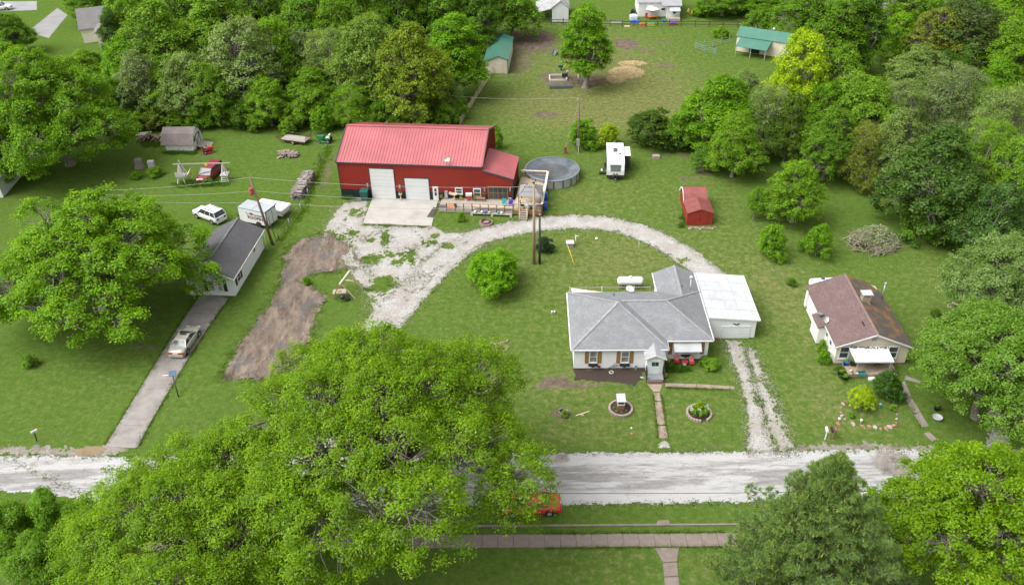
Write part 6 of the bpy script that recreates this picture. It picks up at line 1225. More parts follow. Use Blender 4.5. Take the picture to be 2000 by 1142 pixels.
# ride-on machines
def mower(label, loc, rz, body, seat, name, front=True):
    t = thing(name, label, 'mower', loc, rz)
    MB().box(-.5, .3, -.35, .35, .35, .55).build('chassis', BLACK, t); mb = MB(); mb.prism([(.1, -.28), (.85, -.24), (.92, -.1), (.92, .1), (.85, .24), (.1, .28)], .45, .9); mb.build('hood', body, t)
    mb = MB(); mb.box(-.55, -.1, -.25, .25, .6, .75); mb.box(-.62, -.5, -.25, .25, .75, 1.15); mb.build('seat', seat, t); mb = MB(); mb.box(-.75, -.1, -.48, -.3, .6, .72); mb.box(-.75, -.1, .3, .48, .6, .72); mb.build('fender', body, t)
    mb = MB(); mb.tube((.1, 0, .8), (-.05, 0, 1.15), .03); mb.lathe([(.18, 1.13), (.2, 1.16), (.18, 1.19)], (-.05, 0, 0), 10); mb.build('steering_wheel', BLACK, t)
    MB().prism([(-.25, -.55), (.4, -.55), (.5, 0), (.4, .55), (-.25, .55)], .12, .28).build('mower_deck', body, t)
    for x, r in ((-.42, .27), (.62, .18)):
        for y in (-.45, .45): add_wheel(t, x, y, r, .2)
    return t
mower('red ride-on mower parked beside the white shed ramp', G(406, 299), .5, RED, BLACK, 'riding_mower')
m2 = mower('green ride-on mower with white seat at the left wood edge', G(636, 277), 3.0, GREENP, WHITE, 'riding_mower'); m2.scale = (1.35, 1.35, 1.1)

# ------------------------------------------------------------------ pool, tanks, poles, wires
pcn = (G(1026, 331, 1.3) + G(1131, 327, 1.3)) / 2; prd = np.linalg.norm(G(1026, 331, 1.3) - G(1131, 327, 1.3)) / 2
pool = thing('round_pool', 'round above ground pool with sagging grey winter cover and puddled water', 'pool', (pcn[0], pcn[1], 0))
PWALL = pm('pool_wall', (.36, .37, .35), .5, .12, 3, dirt=.25); PPOST = pm('pool_post', (.10, .075, .07), .5, .1); PCOV = pm('pool_cover', (.05, .064, .088), .5, .15, .6, col2=(.13, .147, .16), dirt=.2)
n = 18; half = PI / n
pw = MB(); c0, s0_ = prd * math.cos(half - .01), prd * math.sin(half - .01); pw.add([(c0, -s0_, 0), (prd, 0, 0), (c0, s0_, 0), (c0, -s0_, 1.22), (prd, 0, 1.22), (c0, s0_, 1.22)], [(0, 1, 4, 3), (1, 2, 5, 4)])
for q in range(-4, 5):
    y = q / 4.2 * s0_; xx = prd - abs(y) / s0_ * (prd - c0); pw.box(xx - .01, xx + .02, y - .025, y + .025, .02, 1.2)
pw_me = pw.mesh('wall_panel'); pw_me.materials.append(PWALL); pp = MB(); pp.box(prd - .08, prd + .06, -.09, .09, 0, 1.3); pp_me = pp.mesh('post'); pp_me.materials.append(PPOST)
pieces('wall_panel', pw_me, pool, [((0, 0, 0), 2 * PI * i / n) for i in range(n)]); pieces('post', pp_me, pool, [((0, 0, 0), 2 * PI * (i + .5) / n) for i in range(n)])
mb = MB(); mb.lathe([(prd + .04, 1.17), (prd + .10, 1.22), (prd + .08, 1.30), (prd - .12, 1.31)], n=54, capb=False, capt=False); mb.build('rim', pm('rim_blue_grey', (.17, .20, .25), .45, .1), pool)
cv = MB(); prof = [(prd * q, 1.30 - .62 * (1 - q ** 1.7)) for q in (.999, .95, .88, .78, .64, .5, .35, .2, .05)]; cv.lathe(prof, n=54, capb=False); cvo = cv.build('cover', PCOV, pool)
for v in cvo.data.vertices:
    r = math.hypot(v.co.x, v.co.y) / prd; v.co.z += .05 * float(fbm(v.co.x * 1.0, v.co.y * 1.0, .9, 5, 2)) * (1 - r ** 4)
wt = MB(); ws_ = [(r_ * math.cos(t), r_ * math.sin(t)) for t in np.linspace(0, 2 * PI, 49)[:-1] for r_ in [prd * (.70 + .05 * math.sin(3 * t + 1) + .03 * math.sin(7 * t))]]
wt.add([(x + .1, y - .25, .955) for x, y in ws_], [tuple(range(48))]); wt.build('puddled_water', pm('pool_water', (.055, .062, .066), .14, .25, .7, col2=(.085, .09, .09), spec=.5), cvo)
def tank(label, u0, v0, u1, v1, cap, rz):
    a, b = G(u0, v0, .95), G(u1, v1, .95); c = (a + b) / 2; t = thing('propane_tank', label, 'gas tank', (c[0], c[1], 0), math.atan2(b[1] - a[1], b[0] - a[0])); L = np.linalg.norm(b - a) / 2; r = .48
    prof = [(.02, -L)] + [(r * math.sin(k), -L + r * .75 * (1 - math.cos(k))) for k in np.linspace(.25, PI / 2, 6)]; prof = prof + [(q, -z) for q, z in prof[::-1]]
    mb = MB(); mb.lathe(prof, n=24); mb.v = [(z, y, -x + .95) for x, y, z in mb.v]; mb.build('tank', pm('tank_white', (.66, .66, .655), .4, .03), t)
    mb = MB(); mb.lathe([(.2, 1.38), (.2, 1.52), (.12, 1.60)], n=14); mb.build('valve_dome', cap, t)
    mb = MB()
    for x in (-L * .55, L * .55): mb.box(x - .08, x + .08, -.35, .35, 0, .6)
    mb.build('saddle', DGREY, t); return t
tank('long white propane tank behind the white house pen', 1205.5, 548, 1257, 548, WHITE, 0); tank('long white propane tank with dark valve dome behind the beige house', 1580, 552, 1631, 549.5, pm('purple_dome', (.06, .04, .12), .5), 0)
def pole(label, u, v, vt, r, mt, lean=(0, 0), name='utility_pole'):
    b = G(u, v); lo, hi = 1.0, 16.0
    def top(h): p = b + np.array([lean[0], lean[1], 0]) * h + np.array([0, 0, h]) - CAM; return 571 - F * (p @ CU) / (p @ FW)
    for _ in range(50):
        m_ = (lo + hi) / 2
        if top(m_) > vt: lo = m_
        else: hi = m_
    h = lo; t = thing(name, label, 'pole', b); T_ = (lean[0] * h, lean[1] * h, h)
    MB().tube((0, 0, -.1), T_, r * 1.2, r * .8, 10).build('shaft', mt, t); return t, b + np.array(T_), h
pc_, ptop, ph = pole('tall pale weathered wooden pole with crossarm standing in the gravel loop', 1043, 515, 357, .17, POLEL, (.004, 0))
MB().tube((.0, 0, ph - .02), (.0, 0, ph + .06), .16, n=10).build('cap', BLACK, pc_)
mb = MB(); mb.beam((-1.1, .1, ph - .55), (1.0, .1, ph - .55), .1, .1); arm = mb.build('crossarm', WOODG, pc_)
for x in (-1.0, -.5, .5, .9): MB().tube((x, .1, ph - .5), (x, .1, ph - .3), .05).build('insulator', GALV, arm)
pd_, dtop, dh = pole('shorter dark pole beside the tall pale pole', 1054, 515, 420, .14, pm('dark_pole', (.055, .045, .045), .9, .3), (.003, 0)); MB().tube((0.01, 0, dh), (0.01, 0, dh + .1), .1).build('cap', GALV, pd_)
pl_, ltop, lh = pole('leaning dark utility pole with rusty transformer beside the roofing trailer', 533, 478, 345, .15, POLEW, (-.11, 0))
mb = MB(); zt = lh * .80; mb.lathe([(.24, 0), (.26, .1), (.26, .78), (.2, .9)], (-.11 * zt - .38, -.1, zt - .45), 14); mb.build('transformer', pm('rusty_red', (.38, .075, .05), .6, .25, 2), pl_); MB().tube((-.11 * zt - .15, -.1, zt + .45), (-.11 * zt - .05, 0, zt + .6), .03).build('bracket', DGREY, pl_)
b = G(541, 473); t = thing('guy_post', 'thin dark post at the foot of the leaning utility pole', 'post', b); MB().tube((0, 0, 0), (-.5, .1, 3.6), .05).build('shaft', DGREY, t)
pm_, mtop, mh = pole('grey pole with electric meter box by the leafy bush', 1129, 297, 187, .13, POLEW, (.0, 0)); mb = MB(); mb.box(-.28, .18, -.38, -.16, 1.2, 2.2); mb.build('meter_box', GALV, pm_); MB().box(-.05, .05, -.36, -.28, 0, 1.2).build('conduit', WHITE, pm_); mb = MB(); mb.beam((-.4, 0, mh - .5), (.4, 0, mh - .5), .08, .08); mb.build('bracket', WOODG, pm_)
pg_, gtop, gh_ = pole('grey bare pole behind the red roof', 843, 229, 183, .13, pm('silver_wood', (.36, .33, .31), .85, .15, 2), (-.01, 0))
def cable(label, a, b, sag, r=.022, group=None, mt=None):
    a, b = np.array(a, float), np.array(b, float); P_ = [a + (b - a) * t - np.array([0, 0, sag * 4 * t * (1 - t)]) for t in np.linspace(0, 1, 15)]; mb = MB()
    for p, q in zip(P_[:-1], P_[1:]): mb.tube(p, q, r, n=5, cap=False)
    o = mb.build('power_cable', mt or pm('cable', (.16, .16, .17), .5), None); o['label'] = label; o['category'] = 'cable'
    if group: o['group'] = group
    return o
CAB = pm('cable', (.28, .29, .27), .5)
def on_pole(bot, top, f): return bot + (top - bot) * f
lb, cb = G(533, 478), G(1043, 515)
for f, f2, lb_ in ((.99, .955, 'uppermost'), (.80, .80, 'middle'), (.64, .72, 'lowest')):
    cable(f'{lb_} cable from the leaning left pole to the tall pale pole', on_pole(lb, ltop, f), on_pole(cb, ptop, f2), .55, .02, 'cables between the two utility poles', CAB)
for f, dz, lb_ in ((.99, 0, 'uppermost'), (.80, -.5, 'middle'), (.64, -1.0, 'lowest')):
    e = G(170, 372, 7.0) + np.array([0, 0, dz]); cable(f'{lb_} cable running left from the leaning pole towards the maples', on_pole(lb, ltop, f), e, .4, .018, 'cables left of the leaning pole', CAB)
cable('dark cable hanging over the street from the foreground oak to the right', G(960, 962, 6.0), G(1990, 952, 6.5), .25, .022, None, BLACK)
cable('slack guy wire from the meter pole down to the lawn', mtop - np.array([0, 0, .8]), G(1100, 300), .1, .02, None, CAB); cable('pale cable from the grey bare pole towards the lone pasture tree', gtop, mtop - np.array([0, 0, .3]), .5, .015, None, CAB)
t = thing('meter_stump', 'short rusty red post beside the meter pole', 'post', G(1104, 300)); MB().box(-.2, .2, -.15, .15, 0, 1.1).build('shaft', pm('rust_red_wood', (.22, .08, .05), .8, .2), t)
# ------------------------------------------------------------------ decks by the red building
def rail(parent, a, b, z, h=.95, n=None, post=WOODD, railm=WOODG, pst=True):
    a, b = np.array(a, float), np.array(b, float); L = np.linalg.norm(b - a); n = n or max(1, round(L / 1.5)); P_ = [a + (b - a) * i / n for i in range(n + 1)]
    if pst:
        for p in P_: MB().box(p[0] - .05, p[0] + .05, p[1] - .05, p[1] + .05, z - .25, z + h).build('rail_post', post, parent)
    for i in range(n):
        for zz in (h, .45, .12):
            mb = MB(); mb.beam((*P_[i], z + zz), (*P_[i + 1], z + zz), .12 if zz == h else .04, .045); mb.build('rail', railm, parent)
deck = thing('timber_deck', 'long low weathered deck with railing along the red building wall', 'deck', bf.o, bf.rz)
DX0, DX1 = bf.g(857, 405, .5)[0], LW + .35; DXM = bf.g(924, 405, .5)[0]; DYA = bf.g(890, 409, .5)[1]; DYB = bf.g(960, 414, .5)[1]; DZ = .5
nb = 0; x = DX0
bd_ = MB(); 
while x < DX1: bd_.box(x, min(x + .135, DX1), (DYA if x < DXM else DYA), -.05, DZ - .04, DZ); x += .15
bd_.build('deck_boards', wood('deck_boards_wood', (.30, .25, .20), (.46, .40, .34)), deck, kind='stuff')
mb = MB(); mb.box(DX0, DX1, DYA - .04, DYA - .003, .1, DZ - .05); mb.build('fascia', WOODG, deck)
for x in np.linspace(DX0 + .1, DX1 - .1, 7): MB().box(x - .06, x + .06, DYA + .1, DYA + .22, 0, .45).build('joist_post', WOODD, deck)
rail(deck, (DX0, DYA), (DXM, DYA), DZ, .95, 4); rail(deck, (DXM, DYA), (DX1, DYA), DZ, .95, 5)
mb = MB(); mb.box(DXM, DX1 - .1, DYA + .12, DYA + .55, DZ + .42, DZ + .46); mb.build('bench_seat', WOODN, deck)
for k in range(3): MB().box(DXM - .1, DX1 - .1, DYA - .28 - k * .17, DYA - .13 - k * .17, .30, .35).build('step_board', WOODG, deck)
for x in (DXM, (DXM + DX1) / 2, DX1 - .2): MB().box(x - .14, x + .14, DYA - .62, DYA - .34, 0, .28).build('concrete_block', pm('concrete_block', (.5, .5, .5), .9), deck)
deck2 = thing('side_deck', 'newer brown deck with plank railing at the right end of the red building', 'deck', bf.o, bf.rz); EZ2 = .8
ex0 = LW + .4; ex1 = bf.g(1058, 408, EZ2)[0]; ey0 = bf.g(1030, 411, EZ2)[1]; ey1 = bf.g(1064, 348, EZ2)[1]
bd_ = MB(); y = ey0
while y < ey1: bd_.box(ex0, ex1, y, y + .135, EZ2 - .04, EZ2); y += .15
bd_.build('deck_boards', WOODN, deck2, kind='stuff'); mb = MB(); mb.box(ex0, ex1, ey0 - .05, ey0 - .004, EZ2 - .6, EZ2 - .05); mb.box(ex1 + .004, ex1 + .05, ey0, ey1, EZ2 - .6, EZ2 - .05); mb.build('fascia', WOODB, deck2)
sx0, sx1 = bf.g(1016, 411, EZ2)[0], bf.g(1031, 411, EZ2)[0]
for a, b in (((ex0, ey0), (sx0, ey0)), ((sx1, ey0), (ex1, ey0)), ((ex1, ey0), (ex1, ey1)), ((ex1, ey1), (ex0, ey1))): rail(deck2, a, b, EZ2, 1.0, None, WOODB, WOODN)
mb = MB(); mb.box(ex1 - .06, ex1 + .22, ey0, ey1, EZ2 + 1.02, EZ2 + 1.07); mb.build('wide_cap', wood('pale_plank', (.62, .52, .42), (.72, .63, .54)), deck2); mb = MB(); mb.box(ex0, ex1, ey1 - .05, ey1 + .18, EZ2 + 1.02, EZ2 + 1.07); mb.build('wide_cap', wood('pale_plank_b', (.62, .52, .42), (.72, .63, .54)), deck2)
mb = MB()
for x in np.arange(ex0 + .1, ex1, .16):
    if not sx0 < x < sx1: mb.box(x, x + .035, ey0 - .02, ey0 + .02, EZ2 + .1, EZ2 + 1.0)
for y in np.arange(ey0 + .1, ey1, .16): mb.box(ex1 - .02, ex1 + .02, y, y + .035, EZ2 + .1, EZ2 + 1.0)
mb.build('balusters', WOODB, deck2, kind='stuff')
for i in range(5): MB().box(sx0 + .05, sx1 - .05, ey0 - .3 * (i + 1), ey0 - .3 * i - .02, EZ2 - .15 * (i + 1) - .05, EZ2 - .15 * (i + 1)).build('stair_tread', WOODG, deck2)
for x in (sx0, sx1): mb = MB(); mb.beam((x, ey0, EZ2 + .95), (x, ey0 - 1.5, .95), .06, .06); mb.beam((x, ey0 - 1.5, 0), (x, ey0 - 1.5, .97), .08, .08); mb.beam((x, ey0, EZ2 - .1), (x, ey0 - 1.5, .02), .05, .2); mb.build('stair_rail', WOODN, deck2)
gz = thing('gazebo', 'grey hip roofed gazebo canopy standing on the side deck', 'gazebo', (0, 0, 0)); q = G(1034, 384, EZ2 + 2.0); gl = bf.g(1034, 384, EZ2 + 2.0); gz.location = (q[0], q[1], EZ2); gz.rotation_euler = (0, 0, bf.rz)
gw2 = (ex1 - ex0) / 2 - .35; gy = 3.2; GZC = pm('canopy_cloth', (.215, .21, .22), .8, .08, .8); hA = 2.0
mb = MB(); A_ = [(-gw2, 0, hA), (gw2, 0, hA), (gw2, gy, hA), (-gw2, gy, hA)]; R1, R2 = (-.35, gy / 2, hA + 1.0), (.35, gy / 2, hA + 1.0)
mb.slab([A_[0], A_[1], R2, R1], .04); mb.slab([A_[1], A_[2], R2], .04); mb.slab([A_[2], A_[3], R1, R2], .04); mb.slab([A_[3], A_[0], R1], .04); cn = mb.build('canopy', GZC, gz)
mb = MB()
for a, b in ((A_[0], R1), (A_[1], R2), (A_[2], R2), (A_[3], R1)): mb.beam((a[0], a[1], a[2] + .02), (b[0], b[1], b[2] + .02), .04, .03)
for t in (.35, .7): mb.beam((-gw2 * (1 - t) - .35 * t, gy / 2 * t, hA + t + .015), (gw2 * (1 - t) + .35 * t, gy / 2 * t, hA + t + .015), .03, .02)
mb.build('canopy_seams', DGREY, cn)
for x in (-gw2 + .1, gw2 - .1):
    for y in (.1, gy - .1): MB().box(x - .05, x + .05, y - .05, y + .05, 0, hA).build('post', WOODD, gz)
def bworld(x, y, z): p = bf.o + bf.ex * x + bf.ey * y; return (p[0], p[1], z)
def chair(label, loc, rz, mt, name='garden_chair', group=None):
    t = thing(name, label, 'chair', loc, rz, group); MB().box(-.27, .27, -.25, .25, .40, .45).build('seat', mt, t)
    mb = MB(); mb.prism([(-.28, .22), (.28, .22), (.24, .30), (-.24, .30)], .45, 1.0); mb.build('backrest', mt, t)
    for x in (-.25, .25):
        for y in (-.22, .22): MB().box(x - .025, x + .025, y - .025, y + .025, 0, .4).build('leg', mt, t)
        MB().box(x - .03, x + .03, -.24, .26, .62, .66).build('armrest', mt, t)
    return t
def table(label, loc, rz, mt, sx=.7, sy=.5, h=.72, name='table'):
    t = thing(name, label, 'table', loc, rz); MB().box(-sx, sx, -sy, sy, h - .05, h).build('tabletop', mt, t)
    for x in (-sx + .08, sx - .08):
        for y in (-sy + .08, sy - .08): MB().box(x - .03, x + .03, y - .03, y + .03, 0, h - .05).build('leg', mt, t)
    return t
pg = np.array(gz.location)
table('pale table under the gazebo canopy', pg + bf.ex * .2 + bf.ey * .5, bf.rz, pm('pale_aqua', (.55, .66, .64), .5), .7, .5); chair('dark garden chair left of the pale gazebo table', pg - bf.ex * 1.0 + bf.ey * .5, bf.rz + PI / 2, DGREY); chair('dark garden chair in front of the pale gazebo table', pg + bf.ex * .3 - bf.ey * .3, bf.rz + PI, BLACK)
mt_ = MB(); mt_.box(-.42, .42, -.55, .55, 0, .02)
for nm, u, v, w_, h_, mm in (('door_mat', 864, 403, .5, .42, DGREY),):
    o = MB().box(-w_, w_, -h_, h_, 0, .02).build('door_mat', mm, None, bworld(*bf.g(u, v, DZ)[:2], DZ + .004), bf.rz); o['label'] = 'grey mat at the left end of the long deck'; o['category'] = 'mat'
o = MB().lathe([(.85, 0), (.85, .015)], n=20).build('round_rug', pm('red_patterned_rug', (.45, .06, .04), .9, .5, 3, col2=(.6, .35, .2)), None, bworld(*bf.g(880, 403, DZ)[:2], DZ + .004)); o['label'] = 'round red patterned rug on the long deck'; o['category'] = 'rug'
p = bf.g(844, 425); rub = MB(); q4 = [(846, 405), (853.5, 405.5), (846, 425), (833.5, 424)]; 
P4 = [G(u, v, .07) for u, v in q4]; o = MB().add([(a[0], a[1], .074) for a in P4] + [(a[0], a[1], .092) for a in P4], [(0, 1, 2, 3)[::-1], (4, 7, 6, 5), (0, 1, 5, 4), (1, 2, 6, 5), (2, 3, 7, 6), (3, 0, 4, 7)]).build('rubber_mat', pm('rubber_mat', (.07, .055, .055), .9, .15, 4), None); o['label'] = 'dark rubber mat lying on the right edge of the concrete apron'; o['category'] = 'mat'
def pot(label, loc, r=.2, h=.35, pc=None, leaf='bright', flower=None, lh=.45, name='potted_plant', nl=60):
    t = thing(name, label, 'potted plant', loc); MB().lathe([(r * .7, 0), (r, h), (r * 1.05, h), (r * .9, h - .03)], n=12).build('pot', pc or BRICK, t)
    rng = np.random.default_rng(int(abs(loc[0] * 77 + loc[1] * 31)) % 9999); g = rng.normal(size=(nl, 3)); g /= np.linalg.norm(g, axis=1)[:, None]; P_ = g * [r * 1.3, r * 1.3, lh * .5] * rng.uniform(.3, 1, (nl, 1)) + [0, 0, h + lh * .45]
    N_ = g + [0, 0, .6]; N_ /= np.linalg.norm(N_, axis=1)[:, None]; V, tt = leaf_quads(rng, P_, N_, .16, .09, np.clip(rng.normal(.5, .2, nl), 0, 1)); o = link('leaves', raw_mesh('leaves', V, np.arange(len(V)).reshape(-1, 4), LEAF, {'tint': tt}), t); c = CLR[leaf]; o.color = (*c, 1)
    if flower:
        f = MB()
        for k in range(9): f.ball((rng.uniform(-r, r), rng.uniform(-r, r), h + lh * rng.uniform(.5, 1)), .06, n=5, m_=3)
        f.build('flowers', flower, t, kind='stuff')
    return t
for u, v, y_, lbl, pcm, fl in ((862, 391, -.5, 'plant pot next to the white entry door', BRICK, None), (900, 392, -.5, 'leafy pot below the first white window', YELLOW, None), (926, 394, -.6, 'leafy pot beside the white grill', BRICK, None), (890, 405, 0, 'small green pot behind the deck railing', DGREY, None), (996, 397, 0, 'bushy pot with pale flowers at the right end of the long deck', TAN, WHITE)):
    p = bf.g(u, v, DZ); pot(lbl, bworld(p[0], p[1] if y_ == 0 else y_, DZ), .2, .32, pcm, 'bright', fl)
t = thing('bird_bath', 'tan bird bath against the black base wall', 'bird bath', bworld(bf.front(888, 390, -.5)[0], -.55, DZ)); MB().lathe([(.22, 0), (.1, .1), (.09, .65), (.16, .72)], n=12).build('pedestal', TAN, t); MB().lathe([(.16, .72), (.42, .85), (.44, .90), (.38, .88), (.05, .80)], n=16).build('bowl', TAN, t)
t = thing('outdoor_clock', 'round cream clock on a stand beside the bird bath', 'clock', bworld(bf.front(880, 388, -.5)[0], -.45, DZ)); MB().tube((0, 0, 0), (0, 0, .7), .03).build('stand', BLACK, t); mb = MB(); mb.tube((0, -.04, .9), (0, .02, .9), .22, n=16); mb.build('dial', pm('cream_dial', (.7, .66, .5), .5), t)
t = thing('grill', 'white lidded grill with red body between the two windows', 'grill', bworld(bf.front(916, 388, -.6)[0], -.6, DZ)); MB().box(-.4, .4, -.25, .25, .35, .75).build('body', RED, t); MB().box(-.42, .42, -.27, .27, .76, 1.05).build('lid', pm('pale_lid', (.6, .6, .6), .4), t)
for x in (-.35, .35): MB().box(x - .04, x + .04, -.2, .2, 0, .34).build('leg', WHITE, t)
t = thing('lattice_bench', 'brown lattice backed bench under the second window', 'bench', bworld(bf.front(937, 392, -.6)[0], -.6, DZ), bf.rz); MB().box(-.75, .75, -.25, .25, .40, .46).build('seat', WOODB, t)
mb = MB()
for k in np.arange(-.7, .71, .2): mb.beam((k - .15, .24, .5), (k + .15, .24, 1.0), .03, .02); mb.beam((k + .15, .26, .5), (k - .15, .26, 1.0), .03, .02)
mb.beam((-.75, .25, 1.02), (.75, .25, 1.02), .06, .05); mb.build('lattice_back', WOODB, t)
for x in (-.7, .7): MB().box(x - .04, x + .04, -.2, .25, 0, .4).build('leg', WOODB, t)
chair('teal garden chair on the long deck near its right end', bworld(*bf.g(985, 403, DZ)[:2], DZ), bf.rz, TEAL); chair('small purple chair at the right end of the long deck', bworld(*bf.g(998, 404, DZ)[:2], DZ), bf.rz, pm('purple_plastic', (.12, .04, .42), .4)); 
MB().box(0, 0, 0, 0, 0, 0)
for k, (u, lb, mm) in enumerate(((929, 'white jug on the deck step, leftmost', WHITE), (942, 'white bowl on the deck step, second from the left', WHITE), (949, 'blue jar on the deck step', BLUEP), (957, 'tan pot on the deck step', TAN), (974, 'aqua pot on the deck step', TEAL), (981, 'cream pot on the deck step, rightmost', pm('cream', (.65, .6, .5), .5)))):
    p = bf.g(u, 413, .35); o = MB().lathe([(.10, 0), (.17, .15), (.14, .30), (.08, .33)], n=10).build('garden_pot', mm, None, bworld(p[0], DYA - .42, .352)); o['label'] = lb; o['category'] = 'pot'; o['group'] = 'ornaments on the deck step'
t = thing('wheelie_bin', 'dark green wheeled bin against the left black base wall', 'bin', bworld(bf.front(713, 390, -.6)[0], -.6, 0), bf.rz); mb = MB(); mb.add([(-.4, -.4, .05), (.4, -.4, .05), (.4, .4, .05), (-.4, .4, .05), (-.5, -.5, 1.35), (.5, -.5, 1.35), (.5, .5, 1.35), (-.5, .5, 1.35)], [(3, 2, 1, 0), (4, 5, 6, 7), (0, 1, 5, 4), (1, 2, 6, 5), (2, 3, 7, 6), (3, 0, 4, 7)]); mb.build('body', DKGREEN, t)
MB().slab([(-.53, -.53, 1.40), (.53, -.53, 1.40), (.53, .55, 1.5), (-.53, .55, 1.5)], .06).build('lid', GREENP if False else DKGREEN, t); add_wheel(t, -.35, .4, .14, .08); add_wheel(t, .35, .4, .14, .08)
o = MB().box(-1.1, 1.1, -.45, .45, 0, .03).build('rubber_mat', pm('asphalt_mat', (.11, .11, .11), .9), None, bworld(bf.front(698, 388)[0], -.55, .02), bf.rz); o['label'] = 'dark mat under the green bin'; o['category'] = 'mat'
t = thing('plant_stand', 'metal plant stand with dry plant between the overhead doors', 'plant stand', bworld(bf.front(783, 388, -.4)[0], -.4, .07)); mb = MB(); mb.lathe([(.25, 0), (.1, .08), (.08, .7), (.22, .8), (.25, 1.0)], n=10); mb.build('urn', TAN, t); mb = MB(); 
for k in range(14): mb.tube((0, 0, .95), (random.uniform(-.4, .4), random.uniform(-.3, .3), random.uniform(1.1, 1.6)), .02, .008, 4)
mb.build('dry_stems', WOODB, t)
for i, (u, v) in enumerate(((1065, 383), (1063.5, 402))):
    z = 0; b = G(u, v + 7); t = thing('blue_barrel', ('rear' if i == 0 else 'front') + ' blue plastic barrel standing outside the side deck railing', 'barrel', b, 0, 'blue barrels by the side deck'); MB().lathe([(.30, 0), (.34, .1), (.33, .45), (.35, .48), (.33, .52), (.34, 1.0), (.31, 1.12), (.30, 1.10), (.02, 1.09)], n=18).build('drum', BLUEP, t)
    mb = MB(); mb.box(-.2, .2, -.03, .03, 1.10, 1.14); mb.build('lid_mark', pm('pale_blue', (.35, .5, .75), .5), t)
t = thing('pool_pump', 'cream pump tank left of the round pool', 'pump', G(1023, 340)); MB().lathe([(.22, 0), (.24, .5), (.15, .65), (.1, .7)], n=12).build('tank', pm('cream_tank', (.66, .62, .5), .5), t)
# fire ring
t = thing('fire_pit', 'round stone fire pit with rusty ring on the lawn before the deck', 'fire pit', G(949, 436)); me = MB().box(-.17, .17, -.10, .10, 0, .2).mesh('stone'); me.materials.append(pm('fire_stone', (.26, .17, .16), .9, .3, 4))
for k in range(16): a = 2 * PI * k / 16; link('stone', me, t, (.78 * math.cos(a), .78 * math.sin(a), 0), a + PI / 2)
mb = MB(); mb.lathe([(.6, 0), (.6, .42), (.56, .42), (.56, .05)], n=18, capb=False, capt=False); mb.build('ring', pm('rust_ring', (.12, .06, .05), .8, .3), t); MB().lathe([(.55, .06), (.02, .09)], n=14, capb=False).build('ash', MGREY, t)

# ------------------------------------------------------------------ white house surroundings
pen = thing('dog_pen', 'post and rail pen behind the white house round a strip of green turf', 'pen', hf.o, hf.rz)
pa = hf.g(1119, 571); pb_ = hf.g(1276, 570)
x0, x1_, yb_ = hf.g(1119, 569, 0)[0], 9.3, HY + 2.6
N = 6; xs = np.linspace(.4, x1_, N)
for i, x in enumerate(xs): MB().box(x - .05, x + .05, yb_ - .05, yb_ + .05, 0, 1.6).build('post', WOODG if i % 2 else WHITE, pen)
for i in range(N - 1):
    for z in (1.5, .2): mb = MB(); mb.beam((xs[i], yb_, z), (xs[i + 1], yb_, z), .06, .08); mb.build('rail', WOODG, pen)
mb = MB(); mb.beam((.4, HY, 1.5), (.4, yb_, 1.5), .06, .08); mb.build('rail', WOODG, pen)
o = MB().box(.6, x1_, HY - .6, yb_ - .15, .005, .03).build('turf_mat', pm('artificial_turf', (.005, .13, .05), .9, .2, 4), None, hf.o, hf.rz); o['label'] = 'strip of green artificial turf inside the pen'; o['category'] = 'turf'
o = MB().slab([(.5, yb_ - .05, 1.55), (.7, HY - .3, 2.2), (6.4, HY + .2, 1.9), (4.6, HY + 1.3, 1.7)][::-1], .02).build('shade_sail', pm('cream_sail', (.62, .52, .42), .85, .06, .8), None, hf.o, hf.rz); o['label'] = 'cream triangular shade sail strung over the left end of the pen'; o['category'] = 'shade sail'
o = thing('well_cover', 'pale square well cover with standpipe inside the gravel loop', 'well', G(1113, 480)); MB().box(-.42, .42, -.35, .35, 0, .5).build('box', MGREY, o); MB().box(-.48, .48, -.42, .42, .5, .56).build('lid', pm('pale_lid_grey', (.55, .54, .53), .7), o)
t = thing('hydrant_pipe', 'white standpipe with tap behind the square well cover', 'pipe', G(1124, 477)); mb = MB(); mb.tube((0, 0, 0), (0, 0, 1.3), .06); mb.beam((0, 0, 1.2), (.35, 0, 1.2), .06, .06); mb.build('pipe', WHITE, t); MB().tube((.0, 0, .55), (.2, 0, .55), .04).build('tap', RED, t)
o = thing('guy_guard', 'yellow guy wire guard slanting over the lawn below the well cover', 'wire guard', G(1122, 517)); e = G(1106, 487) - G(1122, 517); MB().tube((0, 0, 0), (e[0], e[1] * .55, 1.6), .032).build('tube', YELLOW, o)
for u, v, lb, mm in ((1247, 492, 'thin pale marker post inside the gravel loop', TAN),): t = thing('marker_post', lb, 'post', G(u, v)); MB().tube((0, 0, 0), (0, 0, 1.5), .05, .04).build('post', mm, t); MB().tube((0, 0, 1.5), (0, 0, 1.9), .06).build('post_top', WHITE, t)
o = MB().ball((0, 0, .12), .18, .18, .14).build('pipe_stub', WHITE, None, G(1165, 467)); o['label'] = 'small white pipe cap right of the well cover'; o['category'] = 'pipe cap'
for u, lb in ((1078, 'left white cleanout pipe in the lawn beside the white house'), (1083, 'right white cleanout pipe in the lawn beside the white house')): o = MB().tube((0, 0, 0), (0, 0, .35), .09, n=10).build('cleanout_pipe', WHITE, None, G(u, 612)); o['label'] = lb; o['category'] = 'pipe'; o['group'] = 'cleanout pipes'
def hworld(x, y, z=0): p = hf.o + hf.ex * x + hf.ey * y; return (p[0], p[1], z)
